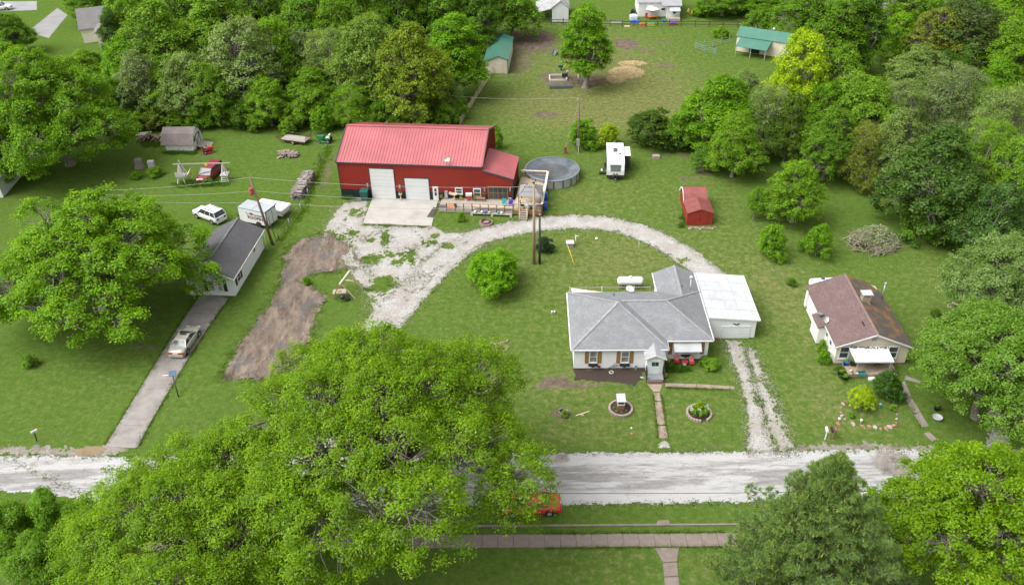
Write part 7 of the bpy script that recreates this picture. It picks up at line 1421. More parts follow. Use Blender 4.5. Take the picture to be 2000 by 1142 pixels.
# shell-back metal chairs
def shell_chair(label, u, v):
    b = G(u, v); t = thing('metal_chair', label, 'chair', b, hf.rz, 'red shell back chairs'); t.scale = (.72, .72, .80); mb = MB()
    pts = [(.34 * math.sin(a), .95 + .33 * -math.cos(a) * -1 * 0 + .33 * math.cos(a)) for a in np.linspace(-PI / 2, PI / 2, 9)]; mb.profy([(-.30, .45)] + pts[::1] + [(.30, .45)], .22, .27); mb.v = [(x, y + (z - .45) * .3, z) for x, y, z in mb.v]; mb.f = [tuple(reversed(q)) for q in mb.f]; mb.build('backrest', pm('pink_red_metal', (.50, .20, .21), .4), t)
    MB().prism([(-.31, -.3), (.31, -.3), (.31, .25), (-.31, .25)], .40, .45).build('seat', PINK, t)
    for x in (-.32, .32): mb = MB(); mb.beam((x, -.3, .02), (x, .3, .02), .04, .04); mb.beam((x, -.28, .02), (x, -.28, .65), .04, .04); mb.beam((x, -.28, .65), (x, .25, .65), .06, .04); mb.build('frame_side', PINK, t)
    return t
shell_chair('red shell back metal chair left of the white drum table', 1321, 710); shell_chair('red shell back metal chair right of the white drum table', 1350, 713)
t = thing('drum_table', 'white drum side table with red top between the red chairs', 'table', G(1337, 713)); MB().lathe([(.22, 0), (.22, .45)], n=14).build('drum', WHITE, t); MB().lathe([(.30, .46), (.30, .50), (.28, .52)], n=14).build('tabletop', PINK, t)
# ring planters
def ring(label, u, v, ru, rv, nb_, soil=True, name='ring_planter', skip=()):
    c = G(u, v); r = (ru + rv) / 2 * mpp(u, v); t = thing(name, label, 'planter', c); L = 2 * PI * r / nb_; mb = MB(); mb.prism([(-L / 2 + .01, -.10), (L / 2 - .01, -.10), (L / 2 - .03, .11), (-L / 2 + .03, .11)], 0, .24); me = mb.mesh('block'); me.materials.append(PAVER)
    for k in range(nb_):
        a = 2 * PI * k / nb_
        if k not in skip: link('block', me, t, (r * math.cos(a), r * math.sin(a), random.uniform(-.01, .02)), a + PI / 2 + PI + random.uniform(-.05, .05))
    MB().lathe([(r - .10, 0), (r - .12, .14), (.05, .20)], n=24, capb=False).build('soil', MULCH, t); return t, c, r
rp, c, r = ring('round paver ring planter with dark soil and little wooden well, left of the garden walk', 1212, 799, 22, 22, 26)
for k, wh in enumerate(('right', 'back right', 'back', 'back left', 'left', 'front left', 'front', 'front right')):
    a = k * PI / 4; p = c + np.array([.6 * r * math.cos(a), .6 * r * math.sin(a), .17]); pl = pot(f'tiny seedling at the {wh} of the ring planter with the well', p, .01, .01, MULCH, 'bright', None, .16, 'seedling', 8); pl['category'] = 'seedling'; pl['group'] = 'seedlings in the ring planter'
t = thing('wooden_well', 'little wooden planter well with white roof standing in the left ring planter', 'garden ornament', c + np.array([0, .1, .17])); mb = MB(); mb.box(-.33, .33, -.3, .3, 0, .55); mb.build('box', WOODB, t); mb = MB(); mb.box(-.35, -.28, -.3, .3, .55, 1.0); mb.box(.28, .35, -.3, .3, .55, 1.0); mb.box(-.35, .35, -.33, -.27, .5, .62); mb.build('frame', WHITE, t); MB().slab([(-.42, -.4, 1.02), (.42, -.4, 1.02), (.42, .55, 1.25), (-.42, .55, 1.25)], .05).build('roof', WMET, t); MB().box(-.25, .25, -.2, .2, .55, .62).build('soil', MULCH, t)
rp2, c, r = ring('round paver ring planter full of flowers, right of the garden walk', 1365, 808, 23, 23, 26, skip=(20, 21))
for k, wh in enumerate(('right', 'back right', 'back', 'back left', 'left', 'front left', 'front', 'front right', 'very middle')):
    a = k * PI / 4; q = (.62 if k < 8 else 0) * r; pl = pot(f'leafy flowering plant at the {wh} of the right ring planter', c + np.array([q * math.cos(a), q * math.sin(a), .16]), .20, .04, MULCH, ('mid', 'bright', 'dark')[k % 3], (WHITE if k % 4 == 0 else None), random.uniform(.5, 1.1), 'flowering_plant', 120); pl['category'] = 'plant'; pl['group'] = 'plants in the right ring planter'
T(1366, 790, 9, 1.5, 'bushB', 'lime', 'taller lime green plant at the back of the right ring planter', name='bush', cat='bush')
# stump with bark ring, small yard bits
t = thing('tree_stump', 'hollow stump with weeds in a bare patch of the front lawn', 'stump', G(1100, 810)); mb = MB()
for k in range(11): a = 2 * PI * k / 11; mb.beam((.42 * math.cos(a), .42 * math.sin(a), 0), (.40 * math.cos(a), .40 * math.sin(a), random.uniform(.3, .7)), .22, .1, (math.cos(a), math.sin(a), 0))
mb.build('bark_ring', BARK, t); MB().lathe([(.38, .25), (.02, .3)], n=12, capb=False).build('core', MULCH, t); T(1101, 806, 9, .8, 'bushA', 'mid', 'weeds growing out of the hollow stump', name='weeds', cat='weeds')
for (u, v, u2, v2) in ((1125, 812, 1151, 804), (1140, 811, 1130, 810)):
    a, b = G(u, v), G(u2, v2); o = MB().beam((0, 0, .05), (b[0] - a[0], b[1] - a[1], .09), .10, .06).build('fallen_board', WOODN, None, a); o['label'] = 'longer pale broken board on the front lawn' if v2 == 804 else 'short pale broken board beside the longer one'; o['category'] = 'board'
t = thing('rotten_stump', 'splintered pale stump with wood chips near the foreground oak', 'stump', G(975, 676)); mb = MB(); mb.lathe([(.35, 0), (.3, .3), (.02, .35)], n=9, smooth=False); mb.build('stump', BARK, t); mb = MB()
for k in range(70): a = random.uniform(0, 6.28); r_ = random.uniform(.3, 1.0); x, y = r_ * math.cos(a) * 1.2, r_ * math.sin(a); mb.beam((x, y, .03), (x + random.uniform(-.25, .25), y + random.uniform(-.2, .2), random.uniform(.04, .25)), .06, .03)
mb.build('wood_chips', WOODN, t, kind='stuff')
t = thing('garden_hose', 'coiled pale hose lying on the soil bed below the left windows', 'hose', G(1194, 728)); mb = MB(); P_ = [(.22 * math.cos(a), .22 * math.sin(a), .03 + .01 * a) for a in np.linspace(0, 12.5, 40)]
for p, q in zip(P_[:-1], P_[1:]): mb.tube(p, q, .03, n=5, cap=False)
mb.build('coil', pm('cream_hose', (.6, .58, .45), .5), t)
x, z = hf.front(1196, 718, .1); t = thing('wall_art', 'black metal dragonfly art on the white wall below the second window', 'ornament', hworld(x, .1, z + .15), hf.rz); mb = MB(); mb.tube((-.5, 0, -.2), (.6, -.02, .15), .018); mb.tube((-.2, -.01, -.05), (.3, -.03, .45), .02); mb.tube((.0, 0, 0), (.55, 0, .3), .015); mb.build('wire', BLACK, t)
x, z = hf.front(1170, 716, .1); o = MB().box(-.14, .14, 0, .05, -.1, .1).build('wall_plaque', MAR, None, hworld(x, .1, z), hf.rz); o['label'] = 'small dark red plaque on the white wall below the first window'; o['category'] = 'plaque'
x, z = hf.front(1242, 719, .1); o = MB().box(-.12, .12, 0, .1, -.2, .2).build('utility_box', MGREY, None, hworld(x, .1, z + .1), hf.rz); o['label'] = 'grey utility box low on the white wall left of the steps'; o['category'] = 'utility box'
for i, (u, v, lb) in enumerate(((1266, 728, 'potted plant on the left of the steps top'), (1293, 729, 'potted plant on the right of the steps top'), (1304, 712, 'flowering pot right of the entry vestibule'), (1300, 738, 'leafy pot right of the steps foot'))):
    pot(lb, G(u, v, .35 if i < 2 else 0) * np.array([1, 1, 0]) + np.array([0, 0, .35 if i < 2 else 0]), .16, .25, BRICK, 'bright', YELLOW if i == 2 else None, .5)
o = MB().tube((0, 0, .04), (.5, -.15, .05), .06, n=6).build('splash_block', GALV, None, G(1250, 737)); o['label'] = 'grey downspout end on the soil left of the steps'; o['category'] = 'pipe'
o = MB().lathe([(.14, 0), (.14, .08), (.05, .1)], n=10).build('drain_lid', pm('terracotta', (.35, .17, .10), .8), None, G(1234, 847)); o['label'] = 'small terracotta lid in the front lawn left of the walk'; o['category'] = 'lid'
o = MB().ball((0, 0, .1), .1).build('white_ball', WHITE, None, G(1233, 837)); o['label'] = 'white ball on the lawn above the terracotta lid'; o['category'] = 'ball'

# ------------------------------------------------------------------ beige house yard
ringp = [(1659, 778), (1651, 783), (1646, 789), (1642, 797), (1642, 805), (1643, 813), (1650, 819), (1638, 829), (1666, 828), (1685, 833), (1699, 834), (1709, 836), (1720, 837), (1730, 837), (1736, 835), (1746, 832), (1750, 826), (1751, 818), (1752, 810), (1751, 801), (1749, 793), (1745, 785)]
t = thing('stone_bed', 'rough ring of orange brown stones edging the bed before the beige house', 'stone edging', G(1698, 810)); o0 = G(1698, 810)
mes = []
for k in range(3): mm = MB().ball((0, 0, .06), .26, .17, .13, 7, 4, .3); me = mm.mesh('stone'); me.materials.append((STONE, pm('orange_stone', (.30, .165, .10), .9, .25, 4), pm('grey_stone', (.36, .33, .31), .9, .25, 4))[k]); mes.append(me)
for i, (u, v) in enumerate(ringp): p = G(u, v) - o0; s_ = random.uniform(.8, 1.25) * (1.05 if v > 826 else .7); link('stone', mes[i % 3 if v < 820 else (1, 1, 2)[i % 3]], t, p, random.uniform(0, 6)).scale = (s_, s_ * .9, s_)
for i in range(20): u, v = ringp[i][0] + random.uniform(-3, 4), ringp[i][1] + random.uniform(-3, 3); p = G(u, v) - o0; link('stone', mes[i % 3], t, p, random.uniform(0, 6)).scale = (.45,) * 3
for u, v, lb, mm in ((1681, 826, 'white solar lamp on the right inside of the stone ring', WHITE), (1638, 823, 'white solar lamp outside the left of the stone ring', WHITE), (1718, 795, 'small blue bottle in the stone ringed bed', pm('light_blue', (.2, .45, .7), .4)), (1658, 768, 'dark blue pot at the top of the stone ring', pm('navy', (.03, .04, .12), .4))):
    tt = thing('garden_light' if 'lamp' in lb else 'garden_pot', lb, 'garden lamp' if 'lamp' in lb else 'pot', G(u, v)); MB().tube((0, 0, 0), (0, 0, .3), .03).build('stem', mm, tt); MB().lathe([(.06, .28), (.12, .34), (.12, .45), (.03, .5)], n=10).build('head', mm, tt)
for u, v, top, col, lb in ((1611, 858, 836, WHITE, 'white mailbox on a white post, leftmost of three'), (1621, 858, 838, BLACK, 'black mailbox, middle of the three by the street'), (1628, 857, 837, pm('brown_mailbox', (.22, .09, .06), .6), 'brown mailbox, rightmost of the three by the street'), (72, 861, 846, pm('silver_mailbox', (.6, .62, .64), .35, .05, metal=.4), 'silver mailbox on a leaning post beside the left lawn edge')):
    rz = -.12 if u > 1000 else -.75; t = thing('mailbox', lb, 'mailbox', G(u, v), rz); MB().beam((0, 0, 0), (.05, .1, 1.05), .08, .08).build('post', WHITE if col is WHITE else (POLEW if u > 100 else BLACK), t)
    mb = MB(); pr_ = [(.11 * math.cos(a), 1.17 + .11 * math.sin(a)) for a in np.linspace(0, PI, 9)]; mb.profy([(-.11, 1.04), (.11, 1.04)] + pr_, -.16, .40); mb.build('box', col, t); MB().profy([(-.105, 1.05), (.105, 1.05), (.105, 1.17), (0, 1.27), (-.105, 1.17)], -.18, -.163).build('door', col, t)
    MB().box(.112, .13, .05, .08, 1.1, 1.35).build('flag', RED, t)
for i, (u, v, lb, mm) in enumerate(((1651, 712, 'blue pot at the left of the beige house porch', BLUEP), (1665, 713, 'dark potted plant on the beige porch', BLACK), (1641, 731, 'black pot on the ground left of the beige porch, upper one', BLACK), (1650, 741, 'black pot on the ground left of the beige porch, lower one', BLACK), (1829, 800, 'black planter under the leafy maple', BLACK))):
    z = pz2 if i < 2 else 0; p = G(u, v, z); pot(lb, (p[0], p[1], z), .3, .4, mm, ('mid', 'dark', 'mid', 'bright', 'dark')[i])
for u, v, lb, mm in ((1667, 729, 'heap of white and brown ornaments behind the porch post', WHITE), (1682, 730, 'dark teal planter box beside the porch post', TEAL), (1700, 712, 'green chair in the shade of the porch awning', GREENP), (1712, 711, 'red chair in the shade of the porch awning', RED)):
    p = G(u, v, pz2)
    if 'chair' in lb: chair(lb, (p[0], p[1], pz2), gf.rz, mm)
    elif 'heap' in lb:
        tt = thing('ornament_heap', lb, 'ornaments', (p[0], p[1], pz2))
        for k in range(8): MB().ball((random.uniform(-.35, .35), random.uniform(-.3, .3), .1 + random.random() * .15), .12, .09, .1, 7, 5).build('ornament', (WHITE, WOODB, TAN)[k % 3], tt)
    else: tt = thing('planter_box', lb, 'planter', (p[0], p[1], pz2)); MB().box(-.4, .4, -.18, .18, 0, .25).build('box', mm, tt); MB().box(-.36, .36, -.14, .14, .2, .26).build('soil', MULCH, tt)
t = thing('garden_basin', 'white half round basin under the leafy maple edge', 'basin', G(1830, 818)); MB().lathe([(.3, 0), (.42, .3), (.45, .3), (.36, .1)], n=14).build('bowl', WMET, t)
o = MB().box(-.4, .4, -.5, .5, 0, .35).build('wood_box', pm('pinkish_board', (.5, .36, .32), .8), None, G(1862, 600), .6); o['label'] = 'pinkish box at the maple edge right of the beige house'; o['category'] = 'box'
# brush pile
t = thing('brush_pile', 'big heap of cut branches with greyish wilted leaves on the right lawn', 'brush pile', G(1702, 478)); rng = np.random.default_rng(5); segs = []
for k in range(240):
    a = rng.uniform(0, 6.28); r_ = 3.0 * math.sqrt(rng.uniform(0, 1)); x, y = r_ * math.cos(a), r_ * math.sin(a) * .9; hz = max(.15, 1.9 * (1 - (r_ / 3.3) ** 2)); z = rng.uniform(.05, hz); d = rng.normal(size=3) * [1, 1, .35]; d /= np.linalg.norm(d); L = rng.uniform(.6, 1.8); p = np.array([x, y, z]); q = p + d * L; q[2] = max(.05, q[2]); segs.append((p - d * L * .3, q, rng.uniform(.02, .06), .01))
V, Fq = tubes(segs, 5); link('branches', raw_mesh('branches', V, Fq, pm('cut_branch', (.28, .22, .185), .9, .25, 3)), t, kind='stuff')
n = 8500; a = rng.uniform(0, 6.28, n); r_ = 2.9 * np.sqrt(rng.uniform(0, 1, n)); P_ = np.stack([r_ * np.cos(a) + .4, r_ * np.sin(a) * .9 + .4, np.maximum(.12, 2.1 * (1 - (r_ / 3.2) ** 2)) * rng.uniform(.5, 1.12, n)], 1); P_[:, 2] += .25 * fbm(P_[:, 0], P_[:, 1], .8, 3, 2)
P_ = P_[(P_[:, 0] + P_[:, 1] > -2.2)]; n = len(P_); N_ = rng.normal(size=(n, 3)) + [0, 0, .5]; N_ /= np.linalg.norm(N_, axis=1)[:, None]; V, tt = leaf_quads(rng, P_, N_, .26, .15, np.clip(rng.normal(.5, .2, n), 0, 1)); o = link('wilted_leaves', raw_mesh('wilted_leaves', V, np.arange(len(V)).reshape(-1, 4), LEAF, {'tint': tt}), t, kind='stuff'); o.color = (.27, .33, .23, .4)

# ------------------------------------------------------------------ left lawn
sw = thing('play_frame', 'weathered grey wooden play frame with long top beam beside the maroon minivan', 'play frame', (0, 0, 0)); b0 = G(352, 360); sw.location = tuple(b0); fx_ = Frame(b0, heading((352, 360), (440, 357))); sw.rotation_euler = (0, 0, fx_.rz); GWOOD = wood('bleached_wood', (.42, .40, .37), (.58, .56, .53)); span = fx_.g(438, 360)[0]
for x in (0.2, span): 
    for y in (0, 1.5):
        mb = MB(); mb.beam((x - .5, y, 0), (x, .75, 2.7), .12, .12); mb.build('leg', GWOOD, sw); mb = MB(); mb.beam((x + .5, y, 0), (x, .75, 2.7), .12, .12); mb.build('leg', GWOOD, sw)
    mb = MB(); mb.box(x - .55, x + .55, .1, 1.4, 1.0, 1.08); mb.build('platform', GWOOD, sw)
    for k in range(5): MB().box(x - .6, x + .6, .04, .1, 1.12 + k * .14, 1.22 + k * .14).build('board', GWOOD, sw) if x < 1 else None
    for k in range(3): MB().box(x - .35, x + .35, -.25 + .0 * k, -.15, .25 + k * .3, .31 + k * .3).build('rung', GWOOD, sw) if x > 1 else None
mb = MB(); mb.beam((-.6, .75, 2.75), (span + 1.0, .75, 2.65), .14, .16); mb.build('top_beam', WOODG, sw); mb = MB(); mb.beam((1.1, 1.4, .1), (.4, .6, 3.4), .12, .12); mb.build('prop', GWOOD, sw)
mb = MB(); mb.slab([(.9, .1, 1.05), (1.7, -.2, 1.9), (1.7, 1.0, 2.1), (.9, 1.3, 1.05)], .05); mb.build('side_panel', GWOOD, sw)
for u, v, z, lb in ((401, 323, 2.6, 'yellow bucket hung from the play frame beam'), (375, 335, 1.3, 'yellow swing seat left of the maroon minivan')):
    p = fx_.g(u, v, z); q = fx_.o + fx_.ex * p[0] + fx_.ey * .75; o = MB().box(-.16, .16, -.12, .12, z - .2, z + .05).build('yellow_toy', YELLOW, None, (q[0], q[1], 0)); o['label'] = lb; o['category'] = 'toy'
# firewood and stacked slabs
wp = thing('firewood_pile', 'heap of split firewood left of the white shed', 'firewood', G(294, 274)); me = MB().tube((-.3, 0, 0), (.3, 0, 0), .13, n=7).mesh('log'); me.materials.append(pm('cut_log', (.40, .29, .20), .9, .35, 4, col2=(.17, .12, .10)))
for k in range(110): r_ = random.uniform(-1.9, 1.9); z = random.uniform(.1, max(.25, 1.35 - .5 * abs(r_))); link('log', me, wp, (r_, random.uniform(-.6, .6) * (1.5 - z * .8), z), PI / 2 + random.uniform(-.5, .5))
o = MB().slab([(-1, -.6, .9), (.9, -.6, 1.0), (.9, .6, 1.0), (-1, .6, .9)], .05).build('metal_sheet', GALV, None, G(283, 272)); o['label'] = 'grey metal sheet lying over the left end of the firewood'; o['category'] = 'metal sheet'
sf = Frame(G(580, 388), heading((580, 388), (606, 345))); ss = thing('stone_stack', 'long waist high stack of flat grey stones by the boundary of the left lawn', 'stone stack', sf.o, sf.rz); sl_ = sf.g(606, 345)[0]; SM = [pm('flat_stone', (.17, .148, .135), .9, .3, 3), pm('flat_stone_pale', (.27, .24, .22), .9, .25, 3)]; mes = []
for k in range(2): m_ = MB().box(-.42, .42, -.22, .22, 0, .13); m_.v = [(x * random.uniform(.85, 1.1), y * random.uniform(.8, 1.15), z) for x, y, z in m_.v]; me = m_.mesh('stone'); me.materials.append(SM[k]); mes.append(me)
for L_ in range(8):
    x = .1
    while x < sl_:
        for y in (-.45, 0, .45):
            if random.random() < .93: link('stone', mes[random.randrange(2)], ss, (x + random.uniform(-.1, .1), y + random.uniform(-.1, .1), L_ * .14), random.choice((0, PI / 2)) + random.uniform(-.25, .25)).rotation_euler[1] = random.uniform(-.06, .06)
        x += .74
bp = thing('scrap_pile', 'heap of broken boards and stones below the flatbed trailer', 'scrap heap', G(563, 304)); me = MB().box(-.5, .5, -.12, .12, 0, .08).mesh('board'); me.materials.append(pm('scrap_board', (.20, .14, .115), .9, .35, 2, col2=(.36, .30, .27)))
for k in range(60): o = link('board', me, bp, (random.uniform(-1.3, 1.3), random.uniform(-.8, .8), random.uniform(.02, .45)), random.uniform(0, 6)); o.rotation_euler[1] = random.uniform(-.25, .25)
t = thing('wood_stump', 'brown old stump in the left lawn', 'stump', G(273, 327)); MB().lathe([(.75, 0), (.6, .5), (.55, 1.3), (.02, 1.35)], n=11, smooth=False).build('stump', BARK, t)
t = thing('block_pillar', 'grey concrete block pillar in the left lawn right of the old stump', 'pillar', G(298, 330)); 
for k in range(4): MB().box(-.42, .42, -.3, .3, k * .33, k * .33 + .31).build('block', pm('grey_block_pillar', (.40, .39, .42), .9, .1), t)
# grave-like A frame with planter, in the dirt corner
sf2 = Frame(G(694, 583), 0); af = thing('swing_frame', 'pale timber A frame swing with table beside the gravel yard', 'swing frame', (0, 0, 0)); b = G(694, 583); af.location = tuple(b)
p1 = G(708, 563) - b; A = G(694, 583) - b; top1 = G(681, 532, 2.3) - b; top2 = G(665, 553, 2.3) - b; 
for a_, t_ in ((A, top2), (p1, top1)): mb = MB(); mb.beam((a_[0], a_[1], 0), (t_[0], t_[1], 2.3), .13, .13); mb.build('leg', WOODN, af); 
for t_, dxy in ((top1, (-1.3, .3)), (top2, (-1.3, .3))): mb = MB(); mb.beam((t_[0] + dxy[0], t_[1] + dxy[1], 0), (t_[0], t_[1], 2.3), .12, .12); mb.build('leg', WOODB, af)
mb = MB(); d = (top1 - top2) * .12; mb.beam(tuple(top2 - d), tuple(top1 + d), .16, .2); mb.build('top_beam', wood('peeled_beam', (.55, .46, .36), (.70, .62, .52)), af); m1, m2 = (top1 * .55 + p1 * .45), (top2 * .45 + top1 * .55); mb = MB(); mb.beam(tuple(G(673, 546, 1.25) - b), tuple(G(690, 549, 1.25) - b), .1, .1); mb.build('brace', WOODN, af)
t = table('small tray table with tools below the timber A frame', G(665, 580), .1, WOODG, .75, .45, .8, 'work_table'); MB().box(-.15, .15, -.12, .12, .8, .9).build('tray', pm('orange_tool', (.6, .2, .05), .6), t)
t = thing('charcoal_grill', 'black kettle grill under the timber A frame table', 'grill', G(670, 588)); MB().lathe([(.05, .3), (.3, .45), (.33, .6), (.25, .78), (.05, .85)], n=14).build('kettle', BLACK, t)
for k in range(3): a = 2.1 * k; MB().tube((.15 * math.cos(a), .15 * math.sin(a), .4), (.3 * math.cos(a), .3 * math.sin(a), 0), .02).build('leg', DGREY, t)
o = MB().lathe([(.2, 0), (.24, .3), (.2, .32)], n=12).build('black_bucket', BLACK, None, G(680, 586)); o['label'] = 'black bucket beside the kettle grill'; o['category'] = 'bucket'
t = thing('basketball_hoop', 'fallen basketball hoop with blue backboard beside the left driveway', 'basketball hoop', G(349, 776)); mb = MB(); e = G(345, 757) - G(349, 776); mb.tube((0, 0, .05), (e[0], e[1], 1.6), .05); mb.build('pole', BLACK, t); mb = MB(); mb.slab([(e[0] - .4, e[1] - .05, 1.5), (e[0] + .35, e[1] - .05, 1.6), (e[0] + .4, e[1] + .25, 2.05), (e[0] - .35, e[1] + .25, 1.95)], .04); mb.build('backboard', pm('blue_grey_board', (.09, .13, .21), .4), t); mb = MB(); mb.beam((e[0] - .4, e[1], 1.65), (e[0] - 1.0, e[1] + .05, 1.6), .06, .04); mb.build('hoop_arm', WHITE, t)
# wire boundary fence
fn = thing('wire_fence', 'thin post and wire boundary fence overgrown with weeds right of the left lawn', 'fence', G(545, 470)); o0 = G(545, 470); fp = [(545, 470), (566, 445), (588, 415), (603, 385), (615, 350), (627, 318), (640, 288)]; prev = None
for u, v in fp:
    p = G(u, v) - o0; MB().tube((p[0], p[1], 0), (p[0], p[1], 1.35), .04, n=6).build('post', GALV if v % 2 else DGREY, fn)
    if prev is not None:
        mb = MB()
        for z in (.3, .75, 1.25): mb.tube((prev[0], prev[1], z), (p[0], p[1], z), .008, n=4, cap=False)
        mb.build('wires', GALV, fn)
    prev = p
# ------------------------------------------------------------------ pasture
def rail_fence(name, label, pts, zs, mt, step=2.4, ph=1.3, pw=.12, rw=.14, post=None):
    o0 = G(*pts[0]); t = thing(name, label, 'fence', o0); P_ = [G(*q) - o0 for q in pts]; me = MB().box(-pw / 2, pw / 2, -pw / 2, pw / 2, 0, ph).mesh('post'); me.materials.append(post or mt)
    for a, b in zip(P_[:-1], P_[1:]):
        L = np.linalg.norm(b - a); n = max(1, round(L / step)); rz = math.atan2(b[1] - a[1], b[0] - a[0]); rm_ = MB().box(0, L / n, -.02, .02, -rw / 2, rw / 2).mesh('rail'); rm_.materials.append(mt)
        for i in range(n):
            p = a + (b - a) * i / n; link('post', me, t, p, rz)
            for z in zs: link('rail', rm_, t, (p[0], p[1], z + random.uniform(-.02, .02)), rz).location = tuple(np.array([p[0], p[1], z]) + np.array([math.sin(rz), -math.cos(rz), 0]) * (pw / 2 + .025))
    link('post', me, t, P_[-1]); return t
rail_fence('board_fence', 'pale board fence running back from the red building to the green roofed shed', [(899, 244), (930, 193), (962, 142)], (.35, .75, 1.15), wood('pale_fence_board', (.50, .40, .27), (.64, .54, .40)), 2.6, 1.35, .14, .15)
rail_fence('back_fence', 'long dark rail fence across the far end of the pasture', [(985, 46), (1100, 49), (1215, 52), (1330, 52), (1440, 53), (1470, 54)], (.5, 1.05), WOODD, 2.6, 1.35, .15, .15)
rail_fence('corral_panels', 'green pipe corral panels left of the right green roofed shed', [(1424, 84), (1392, 92), (1358, 95), (1376, 102), (1398, 108)], (.3, .7, 1.1), pm('green_pipe', (.20, .30, .25), .5), 2.2, 1.5, .12, .06)
st = thing('straw_pile', 'large spread heap of golden straw in the pasture', 'straw', G(1224, 143)); st.scale = (.86, .86, .8); rng = np.random.default_rng(9); V, F_ = [], []
n = 9000; a = rng.uniform(0, 6.28, n); r_ = np.sqrt(rng.uniform(0, 1, n)); P_ = np.concatenate([np.stack([r_[:6000] * np.cos(a[:6000]) * 3.4, r_[:6000] * np.sin(a[:6000]) * 3.0, .75 * (1 - r_[:6000] ** 2)], 1), np.stack([r_[6000:7400] * np.cos(a[6000:7400]) * 1.7 - 2.6, r_[6000:7400] * np.sin(a[6000:7400]) * 2.0 - 3.6, .3 * (1 - r_[6000:7400] ** 2)], 1), np.stack([r_[7400:] * np.cos(a[7400:]) * 2.8 + 1.8, r_[7400:] * np.sin(a[7400:]) * 1.4 + 5.2, .3 * (1 - r_[7400:] ** 2)], 1)]) + rng.normal(size=(n, 3)) * [.25, .25, .04] + [0, 0, .05]
d = rng.normal(size=(n, 3)) * [1, 1, .3]; d /= np.linalg.norm(d, axis=1)[:, None]; V, Fq = tubes([(P_[i] - d[i] * .25, P_[i] + d[i] * .25, .045, .03) for i in range(n)], 3); link('straw', raw_mesh('straw', V, Fq, pm('straw', (.55, .40, .20), .9, .3, 3, col2=(.68, .55, .32))), st, kind='stuff')
for u, v, lb, rz, L_ in ((1096, 172, 'long grey feed trough in front of the timber frame', 0, 2.0), (1083, 105, 'dark grey feed trough left of the lone pasture tree', 1.4, 1.2)):
    t = thing('feed_trough', lb, 'trough', G(u, v), rz); mb = MB(); mb.profx([(-.35, .05), (.35, .05), (.45, .5), (.38, .5), (.3, .12), (-.3, .12), (-.38, .5), (-.45, .5)], -L_, L_); mb.build('basin', pm('trough_grey', (.14, .15, .17), .5, .15), t)
t = thing('ground_frame', 'pale timber ground frame left of the lone pasture tree', 'timber frame', G(1074, 159)); f = [G(q, w_) - G(1074, 159) for q, w_ in ((1074, 159), (1107, 158), (1106, 148), (1073, 149))]
for i in range(4): a, b = f[i], f[(i + 1) % 4]; mb = MB(); mb.beam((a[0], a[1], .15), (b[0], b[1], .15), .2, .3); mb.build('timber', pm('pale_timber', (.48, .45, .41), .85, .1), t)
t = thing('log_bench', 'low timber border under the lone pasture tree', 'timber', G(1130, 156)); mb = MB(); e = G(1157, 158) - G(1130, 156); mb.beam((0, 0, .15), (e[0], e[1], .15), .25, .3); mb.build('timber', WOODG, t); mb = MB(); e = G(1129, 148) - G(1130, 156); mb.beam((0, .1, .15), (e[0], e[1], .15), .25, .3); mb.build('timber', WOODG, t)
t = thing('rocking_toy', 'spring rocker toy with teal body beside the timber frame', 'toy', G(1096, 138)); MB().box(-.5, .3, -.2, .2, .6, 1.0).build('body', DKGREEN, t); MB().tube((0, 0, 0), (0, 0, .6), .12, n=8).build('spring', BLACK, t); MB().tube((.5, 0, .2), (.9, 0, 1.4), .08).build('handle', YELLOW, t)
t = thing('dark_rocker', 'dark ride-on toy standing on the timber frame corner', 'toy', G(1103, 153)); MB().box(-.5, .5, -.25, .25, .3, .9).build('body', pm('navy_plastic', (.02, .03, .05), .5), t); MB().ball((.45, 0, 1.2), .25).build('head', GALV, t)
# far back yard
for i, (u, v, lb, mm, sz) in enumerate(((1237, 38, 'white covered machine left of the far white house', WHITE, (1.0, .8, 1.5)), (1240, 44, 'blue tarp bundle at the far fence', BLUEP, (1.2, .5, .7)), (1254, 51, 'orange red toy house at the far fence', pm('orange_red', (.50, .12, .06), .5), (.8, .6, .9)), (1272, 50, 'yellow and blue umbrella toy at the far fence', YELLOW, (.9, .5, .7)), (1203, 44, 'white and blue kayak lying left of the far yard', WHITE, (1.6, .35, .4)), (1296, 43, 'small blue barrel by the far house steps', BLUEP, (.4, .4, .7)), (1315, 49, 'patch of colourful toys at the far fence', RED, (.9, .5, 1.1)), (1225, 53, 'pale bucket left of the orange red toy', TAN, (.7, .4, .4)), (1236, 27, 'black tank at the left wall of the far white house', BLACK, (.6, .6, 1.4)))):
    t = thing('yard_toy' if i not in (0, 8) else 'covered_machine', lb, 'toy' if i not in (0, 4, 5, 7, 8) else ('kayak' if i == 4 else 'container'), G(u, v)); a, b_, h = [q_ * .75 for q_ in sz]; mb = MB(); mb.prism([(-a, -b_), (a, -b_), (a * 1.05, 0), (a, b_), (-a, b_), (-a * 1.05, 0)], 0, h * .7); mb.build('body', mm, t); mb = MB(); mb.add([(-a, -b_, h * .7), (a, -b_, h * .7), (a, b_, h * .7), (-a, b_, h * .7), (-a * .4, 0, h), (a * .4, 0, h)], [(0, 1, 5, 4), (1, 2, 5), (2, 3, 4, 5), (3, 0, 4)]); mb.build('top', (BLUEP, TEAL)[i % 2] if i in (3, 4, 6) else mm, t)
chair('red garden chair beside the far house umbrella', G(1263, 36), .3, RED); t = thing('patio_umbrella', 'cream patio umbrella open beside the far white house', 'umbrella', G(1273, 36)); MB().tube((0, 0, 0), (0, 0, 2.3), .04).build('pole', WOODG, t); MB().lathe([(1.4, 1.95), (.7, 2.2), (.03, 2.4)], n=8, smooth=False, capb=False).build('canopy', pm('cream_cloth', (.66, .58, .52), .8), t)
